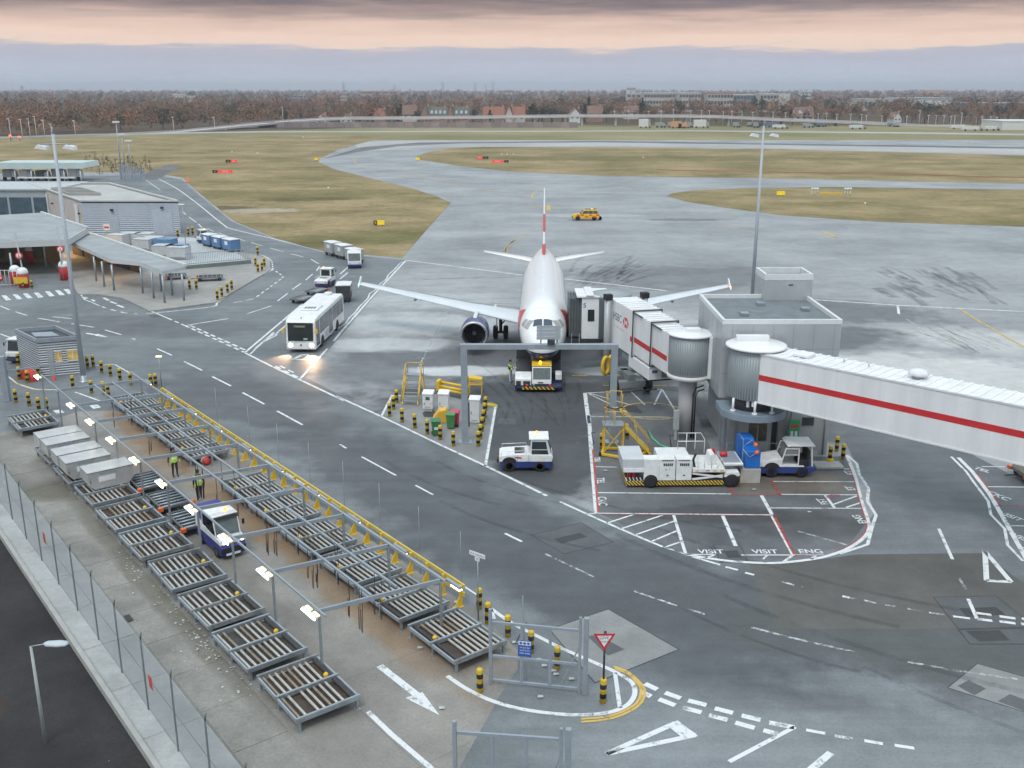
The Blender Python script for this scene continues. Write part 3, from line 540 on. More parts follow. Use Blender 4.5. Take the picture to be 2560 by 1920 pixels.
# resurfaced patches, chamber covers and saw-cut joints
def patch(name, k, pts, mat, z, outline=None):
    q = PL(k, pts); sheet(name, q, z, mat)
    if outline:
        m = MB(); strip(m, q+[q[0]], outline, z+.002); tag(m.build('saw_cut_joint', JOINT), kind='structure')
patch('concrete_apron_patch', 'a4', [(1345, 755), (1725, 625), (2180, 885), (1640, 1100)], PATCHL, .0075, .05)
patch('chamber_cover', 'a4', [(1590, 800), (1660, 790), (1830, 885), (1722, 925)], PATCHD, .0095)
patch('asphalt_patch', 'a4', [(1230, 150), (1550, 68), (1760, 195), (1440, 270)], PATCHD, .0075, .05)
patch('chamber_cover', 'a4', [(1370, 175), (1540, 135), (1590, 160), (1430, 203)], JOINT, .0095)
patch('asphalt_patch', 'a5', [(1420, 703), (1770, 695), (1990, 870), (1560, 880)], PATCHD, .0085, .05)
patch('chamber_cover', 'a5', [(1565, 765), (1770, 757), (1825, 800), (1610, 815)], JOINT, .0105)
patch('asphalt_patch', 'a5', [(1562, 886), (1990, 876), (2050, 965), (1625, 965)], PATCHD, .0085, .05)
patch('chamber_cover', 'a5', [(1600, 892), (1790, 887), (1850, 945), (1680, 952)], JOINT, .0105)
patch('concrete_apron_patch', 'a5', [(1500, 1210), (1665, 1075), (1990, 1165), (2100, 1400)], PATCHL, .0075, .04)
patch('chamber_cover', 'a5', [(1555, 1200), (1618, 1168), (1715, 1215), (1650, 1253)], PATCHD, .0095); patch('chamber_cover', 'a5', [(1780, 1285), (1850, 1245), (1990, 1300), (1940, 1345)], PATCHD, .0095)
patch('asphalt_patch', 'a6', [(985, 930), (1155, 925), (1210, 1040), (1030, 1045)], PATCHD, .0085, .04); patch('chamber_cover', 'a6', [(1055, 972), (1140, 968), (1165, 1012), (1080, 1018)], JOINT, .0145)
patch('brown_resurfacing', 'a5', [(380, 505), (700, 500), (1000, 462), (1700, 455), (1960, 650), (1990, 880), (545, 880)], PATCHB, .0058)
patch('chamber_cover', 'z5', [(1010, 1180), (1025, 1145), (1130, 1145), (1130, 1190)], PATCHD, .0055); patch('chamber_cover', 'z5', [(530, 1115), (555, 1095), (660, 1110), (660, 1140), (540, 1140)], JOINT, .02)
patch('chamber_cover', 'z5', [(1805, 1060), (1905, 1065), (1950, 1115), (1830, 1105)], JOINT, .0055); patch('chamber_cover', 'z4', [(970, 1120), (1030, 1100), (1090, 1135), (1040, 1145)], PATCHD, .0095); patch('chamber_cover', 'z4', [(955, 690), (1030, 683), (1070, 700), (985, 708)], PATCHD, .0095)
sheet('equipment_bay', PL('z5', [(1578, 990), (2070, 962), (2240, 990)]) + [Vector((12.3, 57.2, 0)), Vector((19.6, 57.2, 0))] + PL('a6', [(1845, 358), (1900, 500), (1938, 650), (1985, 800), (1960, 880), (1880, 940), (1780, 985), (1650, 1020), (1450, 1045), (1300, 1049), (1100, 1037), (950, 1018), (810, 993), (240, 728), (200, 315)]), .003,
      ground_mat('bay_asphalt', (.085, .092, .098), (.165, .172, .178), .16, (.4, .7), fine=.18, mid=.2, patches=[(11, 48.5, 7, 1.6, 0, (.05, .052, .055), .8), (16, 47, 5, 2, 0, (.06, .062, .065), .7), (15.5, 53, 5, 2.5, 0, (.16, .125, .095), .7)]))
# the kerbed concrete island with bollards at the head of the stand
isl = PL('z5', [(270, 1128), (340, 1000), (640, 992), (990, 1075), (930, 1448)])
sheet('stand_island', isl, .010, PATCHL)
# tyre arcs and scuffs on the concrete
mb = MB(); rg = random.Random(4)
def px_curve(k, x0, y0, x1, y1, bx, by, w):
    a, b, c = P(k, x0, y0), P(k, (x0+x1)/2+bx, (y0+y1)/2+by), P(k, x1, y1)
    strip(mb, [a*(1-t)**2+b*2*t*(1-t)+c*t*t for t in [q/9 for q in range(10)]], w, ZM-.003)
for i in range(34): x = rg.uniform(1460, 1850); y = rg.uniform(205, 300); px_curve('z5', x, y, x+rg.uniform(60, 260), y-rg.uniform(60, 120), rg.uniform(-40, 10), rg.uniform(-30, 0), rg.uniform(.2, .5))
for i in range(44): x = rg.uniform(1200, 1900); y = rg.uniform(170, 310); f = rg.uniform(.3, 1.2); px_curve('z6', x, y, x+f*rg.uniform(130, 260), y+f*rg.uniform(80, 130), rg.uniform(-15, 15), rg.uniform(-6, 6), rg.uniform(.25, .8))
for i in range(14): x = rg.uniform(1500, 1850); y = rg.uniform(540, 600); px_curve('z6', x, y, x+rg.uniform(200, 330), y+rg.uniform(90, 150), 0, 0, rg.uniform(.15, .4))
for i in range(26):
    c = P('z5', rg.uniform(100, 1100), rg.uniform(180, 420)); L_ = rg.uniform(6, 18); a = R(rg.uniform(-8, 12))
    strip(mb, [c + Vector((L_*t/8*math.cos(a+.02*t), L_*t/8*math.sin(a+.02*t), 0)) for t in range(9)], rg.uniform(.1, .3), ZM-.003)
for i in range(16):
    c = P('z5', rg.uniform(900, 1560), rg.uniform(1000, 1250)); L_ = rg.uniform(4, 12); a = R(rg.uniform(75, 105))
    strip(mb, [c + Vector((L_*t/8*math.cos(a+.02*t), L_*t/8*math.sin(a+.02*t), 0)) for t in range(9)], rg.uniform(.15, .3), ZM-.003)
tag(mb.build('tyre_marks', TYRE), kind='structure')
mb = MB()
for i in range(9):
    a = R(-52 + rg.uniform(-5, 5)); c = Vector((rg.uniform(-12, 18), 0, 0)); c.y = 62 - (c.x+8)*1.15 + rg.uniform(-7, 4); L_ = rg.uniform(5, 18)
    if c.y < 30: continue
    strip(mb, [c + Vector((L_*t/8*math.cos(a+.03*t), L_*t/8*math.sin(a+.03*t), 0)) for t in range(9)], rg.uniform(.2, .35), .0118)
tag(mb.build('tyre_marks', TYRE), kind='structure')
# ------------------------------------------------------------------ pier node building and jet bridges
CLAD = ribbed_mat('grey_cladding', (.46, .485, .50), 0, 1.2, .42, .35, .08)
CLADL = M('grey_render', (.37, .38, .385), .7, .1, .8)
ROOFD = M('roof_membrane', (.16, .18, .195), .75, .22, 1.2)
CAPW = M('white_coping', (.66, .68, .69), .5, .06, 2)
ROTG = M('rotunda_shutter', (.33, .37, .385), .5, .08, 1.2, .15)
def walls_with_roof(root, x0, x1, y0, y1, z0, z1, wall, cap=.16, drop=.28, nm='wall'):
    MB().box(x0, x1, y0, y1, z0, z1-drop).build(nm, wall, root)
    t = cap
    m = MB()
    m.box(x0-.02, x1+.02, y0-.02, y0+t, z1-drop+.002, z1).box(x0-.02, x1+.02, y1-t, y1+.02, z1-drop+.002, z1).box(x0-.02, x0+t, y0+t+.001, y1-t-.001, z1-drop+.002, z1).box(x1-t, x1+.02, y0+t+.001, y1-t-.001, z1-drop+.002, z1)
    m.build('parapet', CAPW, root); MB().box(x0+t+.01, x1-t-.01, y0+t+.01, y1-t-.01, z1-drop-.05, z1-drop+.03).build('roof', ROOFD, root)
nb = thing('pier_building', 'grey clad flat roofed pier node building behind the white jet bridges', 'building', (12.4, 57.4, 0))
walls_with_roof(nb, 0, 7.0, 0, 7.6, 3.7, 8.5, CLAD, nm='upper_wall')
MB().box(.9, 6.85, .15, 7.4, 0, 3.69).build('lower_wall', CLADL, nb)
topz = PY('z6', 530, 208, 64.9).z
tw = thing('stair_tower', 'small grey rooftop tower block standing at the back of pier building', 'building', (16.45, 64.25, 0))
walls_with_roof(tw, 0, 3.1, 0, 2.6, 0, topz, CLAD, .14, .4); MB().box(1.55, 1.85, -.03, -.002, topz-.75, topz-.68).build('vent', DARKST, tw)
for x, z0, z1 in ((.25, 0, 3.7), (.55, 0, 3.7)): MB().box(x, x+.16, .3, .46, z0, z1).build('column', GREYST, nb)
JT = M('panel_joint', (.25, .27, .285), .5)
for x in (.6, 1.8, 3.0, 4.2, 5.4, 6.6): MB().box(x, x+.02, -.008, -.001, 3.75, 8.15).build('panel_joint', JT, nb)
for z in (5.2, 6.7): MB().box(.02, 6.98, -.010, -.0015, z, z+.02).build('panel_joint', JT, nb)
for y in (1.5, 3.0, 4.5, 6.0): MB().box(-.008, -.001, y, y+.02, 3.75, 8.15).build('panel_joint', JT, nb)
for x, z0, z1 in ((1.2, 0, 3.6), (4.55, 0, 3.6), (6.6, 0, 3.6)): MB().cyl((x, .08, z0), (x, .08, z1), .05, n=8).build('downpipe', GALV, nb)
MB().box(5.2, 5.9, .09, .148, 1.9, 2.4).build('louvre_panel', DARKST, nb); MB().box(4.9, 6.3, .1, .148, 0, .25).build('wall_base', RUBFLOOR, nb)
for x, y in ((1.5, 2), (3.2, 5), (5.6, 3.4)): MB().box(x, x+.5, y, y+.5, 8.255, 8.45).build('roof_vent', GALV, nb, .02)
MB().box(2.0, 2.5, .11, .148, .9, 2.1).box(2.6, 3.1, .11, .148, .9, 2.1).build('window', M('brown_glass', (.10, .085, .06), .25), nb)
MB().box(3.4, 3.7, .1, .148, 0, 3.3).build('doorway', M('opening_shade', (.02, .02, .022), .8), nb)  # solid slab; darkness inside the doorway is painted into its colour
MB().box(3.75, 4.3, .11, .148, 0, 3.2).build('door', M('grey_door', (.24, .24, .23), .5), nb)
MB().lathe([(.0, 0), (.09, 0), (.09, .1), (0, .1)], 10, (.35, .1, 2.9)).build('bulkhead_light', M('warm_lamp', (1, .72, .45), .3, 0, 1, 0, 12), nb)
p = P('z6', 690, 1270, 1.6)
sg = thing('fire_point_sign', 'tall green notice board with red panel against the pier building wall', 'sign', (17.05, 57.2, 0))
MB().box(-.32, .32, -.04, 0, .75, 2.35).build('board', M('sign_green', (.03, .33, .14), .5), sg, .01); MB().box(-.24, .24, -.05, -.042, 1.85, 2.05).build('red_panel', M('sign_red', (.62, .06, .04), .5), sg)
for x in (-.13, .13): MB().box(x-.08, x+.08, -.05, -.042, .9, 1.65).build('pictogram', M('sign_white', (.7, .72, .7), .5), sg)
MB().box(-.05, .05, -.03, 0, 0, .75).build('post', YEL, sg)

# fixed link bridge: rotunda, ring deck and the long white tunnel
fl = thing('fixed_link_bridge', 'long white elevated passenger tunnel with a red stripe leading out of frame', 'jet bridge', (14.1, 56.0, 0))
MB().lathe([(1.52, 4.35), (1.52, 7.25)], 40).build('rotunda_drum', ROTG, fl)
for i in range(60): a = R(6*i); MB().box(-.012, .012, -.02, .02, 4.4, 7.2).build('drum_slat', ROTG, fl, loc=(1.53*math.cos(a), 1.53*math.sin(a), 0), rz=a)
MB().lathe([(1.70, 7.25), (1.74, 7.27), (1.74, 7.36), (1.66, 7.40), (0, 7.43)], 40).build('rotunda_roof', WHITE, fl)
MB().box(-1.0, .9, .6, 1.0, 7.40, 7.72).build('roof_upstand', WHITE, fl, .03)
ring = []
for i in range(25): a = R(190 + i*160/24); ring.append((1.95*math.cos(a), 1.95*math.sin(a)))
ring += [(1.9, 1.2), (-1.9, 1.2)]
MB().prism(ring, 3.2, 3.62, 'z').build('ring_deck', M('blue_grey_steel', (.25, .31, .37), .45, .08, 2, .3), fl, .02)
for a in (215, 262, 300): q = (1.62*math.cos(R(a)), 1.62*math.sin(R(a))); MB().cyl((q[0], q[1], 3.6), (q[0], q[1], 4.4), .07, n=10).cyl((q[0], q[1], 3.62), (q[0], q[1], 3.7), .16, n=10).build('support_leg', WHITE, fl)
MB().lathe([(1.2, 3.6), (1.2, 4.36)], 24).build('turntable', DARKST, fl)
ta = math.atan2(-.693, .72)
BRW = M('bridge_white', (.74, .75, .755), .42, .11, 1.1, st=(1, 1, .12))
tn = MB().box(.35, 27, -1.15, 1.15, 4.3, 7.18).build('tunnel', BRW, fl, .04, 2, rz=ta)
for i in range(10): MB().box(3.2+i*2.4, 3.215+i*2.4, -1.1565, -1.151, 4.37, 7.09).build('panel_seam', WHITE2, fl, rz=ta)
m = MB()
for i in range(50): x = 1.3 + i*.52; m.box(x, x+.16, -1.16, 1.16, 7.182, 7.215)
m.build('roof_ribs', WHITE, fl, rz=ta)['kind'] = 'stuff'
MB().box(.32, .47, -1.22, 1.22, 3.9, 7.3).box(.66, .81, -1.22, 1.22, 4.0, 7.3).build('portal_frame', WHITE, fl, .02, rz=ta)
MB().box(.85, 27, -1.159, -1.1515, 5.63, 5.97).build('red_stripe', RED, fl, rz=ta)
MB().box(.83, 27, -1.19, -1.152, 4.28, 4.36).box(.83, 27, -1.19, -1.152, 7.1, 7.19).build('edge_trim', WHITE2, fl, rz=ta)
MB().box(2.6, 3.5, -.45, .45, 7.22, 7.4).build('roof_hatch', WHITE, fl, .04, rz=ta)
MB().lathe([(.28, 7.2), (.28, 7.36), (.50, 7.38), (.52, 7.48), (.36, 7.62), (0, 7.68)], 20, (9.4, .1, 0)).build('roof_cowl', WHITE2, fl, rz=ta)
for x in (5.2, 6.6): MB().cyl((x, .4, 7.2), (x, .4, 7.42), .04, n=8).build('roof_vent', CHROME, fl, rz=ta)

# movable jet bridge
jb = thing('jet_bridge', 'white telescopic jet bridge with red stripe docked at the airliner door', 'jet bridge', (11.2, 61.0, 0))
ja = R(14.3)
MB().lathe([(1.3, 4.25), (1.3, 6.75)], 40).build('rotunda_drum', ROTG, jb)
for i in range(54): a = R(360/54*i); MB().box(-.012, .012, -.02, .02, 4.3, 6.7).build('drum_slat', ROTG, jb, loc=(1.31*math.cos(a), 1.31*math.sin(a), 0), rz=a)
MB().lathe([(1.40, 6.75), (1.43, 6.77), (1.43, 6.85), (1.36, 6.88), (0, 6.91)], 40).build('rotunda_roof', WHITE, jb)
MB().lathe([(.55, 3.9), (1.36, 4.0), (1.36, 4.26)], 40).build('rotunda_base', WHITE2, jb)
MB().box(1.0, 1.35, -1.0, .6, 4.1, 6.8).build('rotunda_flange', WHITE, jb, .03); MB().box(-.3, .6, -.1, .4, 6.89, 7.12).build('roof_unit', WHITE, jb, .02)
MB().lathe([(.56, 0), (.56, 3.95)], 28).build('column', M('column_grey', (.42, .42, .43), .55, .06), jb)
MB().tube([(.25, -.62, .1), (.25, -.62, 3.0), (.4, -.6, 3.4), (.9, -.5, 3.55)], .045, 8).tube([(.4, -.62, .1), (.4, -.62, 2.8), (.55, -.6, 3.2), (.95, -.5, 3.3)], .045, 8).build('cable_pipe', BLACK, jb)
MB().box(-.95, -.6, -.9, -.65, .7, 2.0).box(-.85, -.7, -.85, -.7, 0, .7).build('control_cabinet', M('cabinet_grey', (.40, .42, .43), .5), jb, .02)
for nm, y0, y1, hw, z0, z1 in (('inner_tunnel', .9, 5.2, .86, 3.78, 6.5), ('middle_tunnel', 4.15, 8.2, .95, 3.66, 6.62), ('outer_tunnel', 7.25, 12.0, 1.05, 3.5, 6.74)):
    MB().box(-hw, hw, y0, y1, z0, z1).build(nm, M('bridge_white2', (.75, .76, .765), .42, .10, 1.3, st=(1, 1, .12)), jb, .03, rz=ja)
    m = MB()
    for i in range(5): y = y0+.35+i*.62; m.box(-hw-.02, hw+.02, y, y+.1, z1+.002, z1+.05)
    m.build('roof_rib', WHITE2, jb, rz=ja)
for y, hw, z0, z1 in ((4.1, 1.0, 3.6, 6.68), (7.2, 1.1, 3.44, 6.8)):
    m = MB(); m.box(-hw, -hw+.06, y-.02, y+.05, z0, z1).box(hw-.06, hw, y-.02, y+.05, z0, z1).box(-hw+.061, hw-.061, y-.02, y+.05, z1-.07, z1).box(-hw+.061, hw-.061, y-.02, y+.05, z0, z0+.06); m.build('seal_frame', DARKST, jb, rz=ja)
    MB().box(-hw+.03, -hw+.10, y-1.6, y-.03, z1-.19, z1-.11).build('guide_rail', DARKST, jb, rz=ja)
MB().box(-.868, -.8615, 1.55, 4.07, 4.62, 4.98).build('red_stripe', RED, jb, rz=ja); MB().box(-.958, -.9515, 4.16, 7.17, 4.57, 4.93).build('red_stripe', RED, jb, rz=ja); MB().box(-1.058, -1.0515, 7.26, 7.7, 4.52, 4.88).build('red_stripe', RED, jb, rz=ja)
SIGNB = M('sign_black', (.03, .03, .035), .5); SIGNR = M('logo_red', (.70, .03, .05), .4)
def side_text(body, y, z, s, mat, sx=1.0):
    c = Vector((-1.0535, y, z)); c.rotate(Matrix.Rotation(ja, 3, 'Z')); return text('lettering', body, s, mat, jb, c, (R(90), 0, ja-R(90)), sx=sx)
side_text('HSBC', 10.35, 5.62, .78, SIGNB, .95); side_text("The world's local bank", 9.95, 4.95, .26, M('faint_red', (.62, .38, .38), .5))
# hexagon emblem: white lozenge with red triangles
m = MB(); y0, z0, a, b = 8.62, 5.62, .30, .36
def HX(y, z): return (-1.0545, y, z)
m.add([HX(y0+a, z0+b), HX(y0-a, z0+b), HX(y0, z0)], [(0, 1, 2)]); m.add([HX(y0+a, z0-b), HX(y0-a, z0-b), HX(y0, z0)], [(0, 1, 2)])
m.add([HX(y0+a, z0+b), HX(y0+a, z0-b), HX(y0+2*a, z0)], [(0, 1, 2)]); m.add([HX(y0-a, z0+b), HX(y0-a, z0-b), HX(y0-2*a, z0)], [(0, 1, 2)]); m.build('emblem', SIGNR, jb, rz=ja)
for s in (-1, 1):
    MB().cyl((s*1.42, 11.4, 1.3), (s*1.42, 11.4, 6.75), .25, n=20).build('lift_column', M('lift_column_grey', (.42, .435, .45), .45, .05, 1, .2), jb, rz=ja); MB().box(s*1.42-.28, s*1.42+.28, 11.12, 11.68, 6.75, 7.15).build('column_cap', BLACK, jb, .02, rz=ja)
MB().box(-1.6, 1.6, 11.1, 11.7, 3.1, 3.45).build('cross_beam', WHITE2, jb, .02, rz=ja)
# wheel bogie
MB().box(-1.05, 1.05, 9.6, 10.2, .45, .95).box(-.3, .3, 9.7, 11.6, .95, 1.4).box(-1.55, 1.55, 11.1, 11.7, 1.1, 1.4).build('bogie', M('bogie_grey', (.30, .32, .33), .5, .2), jb, .03, rz=ja)
for s in (-1, 1): MB().lathe([(.25, -.18), (.56, -.19), (.6, -.12), (.6, .12), (.56, .19), (.25, .18)], 24, (s*1.3, 9.9, .6), 'x').build('wheel', BLACK, jb, rz=ja)
MB().tube([(-1.75, 9.5, .35), (-1.75, 9.15, .35), (1.75, 9.15, .35), (1.75, 9.5, .35)], .04, 6).build('wheel_guard', DARKST, jb, rz=ja)
# air conditioning unit slung under the tunnel
u = MB().box(-1.0, 1.1, 4.2, 8.0, 2.62, 3.5).build('air_unit', WHITE, jb, .04, rz=ja)
MB().box(-.05, .95, 4.17, 4.198, 2.74, 3.4).build('louvre', M('louvre_grey', (.24, .25, .24), .5, .1), u)
m = MB()
for i in range(9): z = 2.77+i*.07; m.box(-.05, .95, 4.15, 4.168, z, z+.03)
m.build('louvre_blade', M('louvre_light', (.36, .37, .35), .5), u)
MB().box(-.75, -.35, 4.18, 4.198, 3.1, 3.3).build('badge', M('badge_blue', (.08, .12, .25), .5), u); MB().box(-.9, 1.0, 4.3, 7.8, 2.5, 2.618).build('unit_tray', DARKST, jb, rz=ja)
MB().box(-.9, .9, 8.3, 9.6, 2.9, 3.3).build('junction_box', M('blue_grey_steel', (.25, .31, .37)), jb, .03, rz=ja)
# yellow corrugated air hoses hung in loops
for hx, hy in ((-1.75, 10.6), (-1.2, 10.9)):
    m = MB(); n = 60; pts = []
    for i in range(n): t = 2*math.pi*i/n; pts.append(Vector((hx+.33*math.sin(t)*.9, hy+.15*math.sin(t), 2.0+.62*math.cos(t))))
    rings = []
    for i, pnt in enumerate(pts):
        d = (pts[(i+1) % n]-pts[i-1]).normalized(); x = d.cross(Vector((0, 1, 0))).normalized(); y = x.cross(d); r = .15 if i % 2 else .12
        rings.append([pnt+x*(r*math.cos(2*math.pi*k/10))+y*(r*math.sin(2*math.pi*k/10)) for k in range(10)])
    m.loft(rings, closed_u=True); m.build('air_hose', YEL, jb, rz=ja)
# cab and bellows, square to the aircraft
o = Vector((11.2, 61.0, 0))
def bx(nm, mat, x0, x1, y0, y1, z0, z1, bev=.02): return MB().box(x0-o.x, x1-o.x, y0-o.y, y1-o.y, z0, z1).build(nm, mat, jb, bev)
cab = bx('cab', WHITE, 5.3, 6.9, 74.3, 77.3, 3.15, 6.35, .05); bx('window', GLASS, 5.75, 6.25, 74.26, 74.297, 4.55, 5.45, 0)
MB().lathe([(1.5, 3.2), (1.5, 6.3), (1.55, 6.32), (1.55, 6.5), (0, 6.62)], 36, (7.6-o.x, 75.4-o.y, 0)).build('cab_rotunda', ROTG, jb); bx('cab_roof', WHITE, 4.9, 7.4, 74.2, 77.4, 6.36, 6.5, .03)
bx('cab_roof_seam', WHITE2, 5.6, 6.2, 74.1, 77.5, 6.505, 6.6, .02)
m = MB()
for i in range(9):
    x0 = 4.35+i*.105; k = .10 if i % 2 else 0
    m.box(x0-o.x, x0+.103-o.x, 74.45+k-o.y, 77.2-k-o.y, 3.3, 6.3-k)
m.build('bellows', M('bellows_fabric', (.10, .115, .12), .7, .2), jb); bx('cab_floor', DARKST, 4.3, 6.9, 74.35, 77.3, 2.85, 3.14, .02)
for x in (4.5, 5.1): bx('bumper_post', GALV, x, x+.08, 74.2, 74.3, 2.7, 3.6, 0)
text('lettering', '5', .5, SIGNB, jb, (5.5-o.x, 74.285-o.y, 5.75), (R(90), 0, 0))

# ------------------------------------------------------------------ stand guidance portal
pf = thing('guidance_portal', 'grey steel goalpost frame with guidance panel in front of the airliner nose', 'gantry', (-2.97, 59.8, 0))
MB().box(-.2, .2, -.2, .2, .06, 6.1).build('leg', GREYST, pf, .015); MB().box(9.1, 9.5, -.2, .2, .06, 6.1).build('leg', GREYST, pf, .015)
for x in (0, 9.3): MB().box(x-.42, x+.42, -.35, .35, .012, .06).build('base_plate', GREYST, pf)
MB().box(-.22, 9.52, -.19, .19, 6.102, 6.42).build('crossbeam', GREYST, pf, .015)
for x in (4.75, 5.75): MB().box(x-.05, x+.05, -.05, .05, 6.42, 7.55).build('panel_post', GREYST, pf)
m = MB()
for i in range(4): m.box(4.48, 5.95, -.12, -.06, 6.72+i*.225, 6.72+i*.225+.2)
m.build('panel_slat', M('panel_grey', (.36, .40, .43), .5, .06), pf); MB().box(5.15, 5.6, -.35, 0, 6.43, 6.75).build('display_unit', DARKST, pf, .02)
MB().box(.22, .3, .1, .18, 1.0, 2.6).build('conduit', DARKST, pf)

# ------------------------------------------------------------------ floodlight masts
def mast(loc, h, label, r0=.20, r1=.11, side=1):
    t = thing('floodlight_mast', label, 'light mast', loc)
    MB().cyl((0, 0, .03), (0, 0, h), r0, r1, 18).build('pole', M('mast_grey', (.42, .46, .50), .5, .08, .4), t)
    MB().lathe([(r0+.25, .0), (r0+.25, .06), (r0+.02, .1), (r0+.02, .5), (r0, .5)], 16).build('base', GALV, t); MB().cyl((-1.1*side, 0, h-.7), (1.2*side, 0, h-.7), .05, n=8).cyl((0, 0, h), (0, 0, h+.5), .04, n=6).build('crossarm', GALV, t)
    for x in (-.9, 1.1): MB().prism([(x*side-.45, h-1.0), (x*side+.45, h-1.15), (x*side+.4, h-.85), (x*side-.2, h-.72)], -.3, .3, 'y').build('floodlight', WHITE2, t, .03)
    return t
mast((-32.79, 73.54, 0), 18.4, 'tall grey floodlight mast beside the corrugated kiosk on the left')
mast((25.5, 104.5, 0), 17.9, 'tall grey floodlight mast behind the pier building with white lamps')

# ------------------------------------------------------------------ airliner
AW = M('aircraft_white', (.82, .83, .84), .28, .035, .5, coat=.4); AWING = M('wing_grey', (.62, .66, .69), .38, .06, .6); ABLUE = M('aircraft_blue', (.012, .022, .10), .25, .08, .7, coat=.4)
FUSE = band_mat('fuselage_livery', 2, [(0, (.012, .022, .10)), (.455, (.82, .83, .84))], .28, 1/6.2, 0, coat=.4, dirt=.05)
FINM = band_mat('fin_livery', 2, [(0, (.80, .81, .83)), (.50, (.62, .08, .09)), (.575, (.78, .79, .81)), (.665, (.66, .10, .11)), (.80, (.80, .81, .83))], .3, 1/11.8, 0, slant=(0, 0), coat=.3, dirt=.05)
ac = thing('airliner', 'white twin engined passenger airliner with dark blue belly parked nose on', 'airplane', (2.25, 71.2, 0), -R(1.9))
SEC = [(0, .05, 2.93, 3.05), (.12, .42, 2.58, 3.42), (.4, .76, 2.33, 3.78), (.9, 1.10, 2.12, 4.15), (1.5, 1.36, 1.97, 4.5), (2.1, 1.55, 1.88, 4.93), (2.8, 1.72, 1.82, 5.36), (3.6, 1.85, 1.79, 5.68), (4.6, 1.93, 1.78, 5.84), (6, 1.975, 1.78, 5.92), (13, 1.975, 1.78, 5.92), (21, 1.975, 1.78, 5.92), (24, 1.9, 2.0, 5.92), (27, 1.55, 2.75, 5.9), (30, 1.05, 3.75, 5.82), (32.3, .6, 4.6, 5.68), (33.8, .2, 5.2, 5.5)]
def sec(y):
    for i in range(len(SEC)-1):
        if SEC[i][0] <= y <= SEC[i+1][0]:
            a = SEC[max(i-1, 0)]; b = SEC[i]; c = SEC[i+1]; d = SEC[min(i+2, len(SEC)-1)]; t = (y-b[0])/(c[0]-b[0])
            if i >= 8 and i <= 11: return tuple(b[k]+(c[k]-b[k])*t for k in (1, 2, 3))
            out = []
            for k in (1, 2, 3):
                m0 = (c[k]-a[k])/(c[0]-a[0])*(c[0]-b[0]) if i else (c[k]-b[k])*1.6; m1 = (d[k]-b[k])/(d[0]-b[0])*(c[0]-b[0])
                out.append((2*t**3-3*t*t+1)*b[k]+(t**3-2*t*t+t)*m0+(-2*t**3+3*t*t)*c[k]+(t**3-t*t)*m1)
            return tuple(out)
ys = [0, .03, .07, .12, .2, .3, .4, .55, .7, .9, 1.1, 1.3, 1.5, 1.7, 1.9, 2.1, 2.4, 2.8, 3.2, 3.6, 4.1, 4.6, 5.3, 6, 9, 13, 17, 21, 22.5, 24, 25.5, 27, 28.5, 30, 31.2, 32.3, 33.1, 33.8]
rings = []
for y in ys:
    w, zb, zt = sec(y); c = (zb+zt)/2; h = (zt-zb)/2; rings.append([(w*math.cos(2*math.pi*i/56), y, c+h*math.sin(2*math.pi*i/56)) for i in range(56)])
MB().loft(rings).build('fuselage', FUSE, ac)
def skin_x(y, z, s, off=.012):
    w, zb, zt = sec(y); c = (zb+zt)/2; h = (zt-zb)/2; q = max(-.999, min(.999, (z-c)/h)); a = math.asin(q); return Vector((s*(w+off)*math.cos(a), y, c+(h+off)*math.sin(a)))
def skin_z(x, y, off=.012):
    w, zb, zt = sec(y); c = (zb+zt)/2; h = (zt-zb)/2; a = math.acos(max(-1, min(1, x/w))); return Vector(((w+off)*math.cos(a), y-off*.5, c+(h+off)*math.sin(a)))
def patch_on(fn, quad, nm, mat, n=5, *extra):
    m = MB(); a, b, c, d = quad; vs = []
    for i in range(n+1):
        for j in range(n+1):
            u, v = i/n, j/n; q = [(a[k]*(1-u)+b[k]*u)*(1-v)+(d[k]*(1-u)+c[k]*u)*v for k in (0, 1)]; vs.append(fn(q[0], q[1], *extra))
    m.add(vs, [(i*(n+1)+j, (i+1)*(n+1)+j, (i+1)*(n+1)+j+1, i*(n+1)+j+1) for i in range(n) for j in range(n)], True); return m.build(nm, mat, ac)
CG = M('cockpit_glass', (.035, .06, .09), .08, .1, 2, spec=.9); CGL = M('cockpit_shade', (.36, .37, .36), .3, .1, 2)
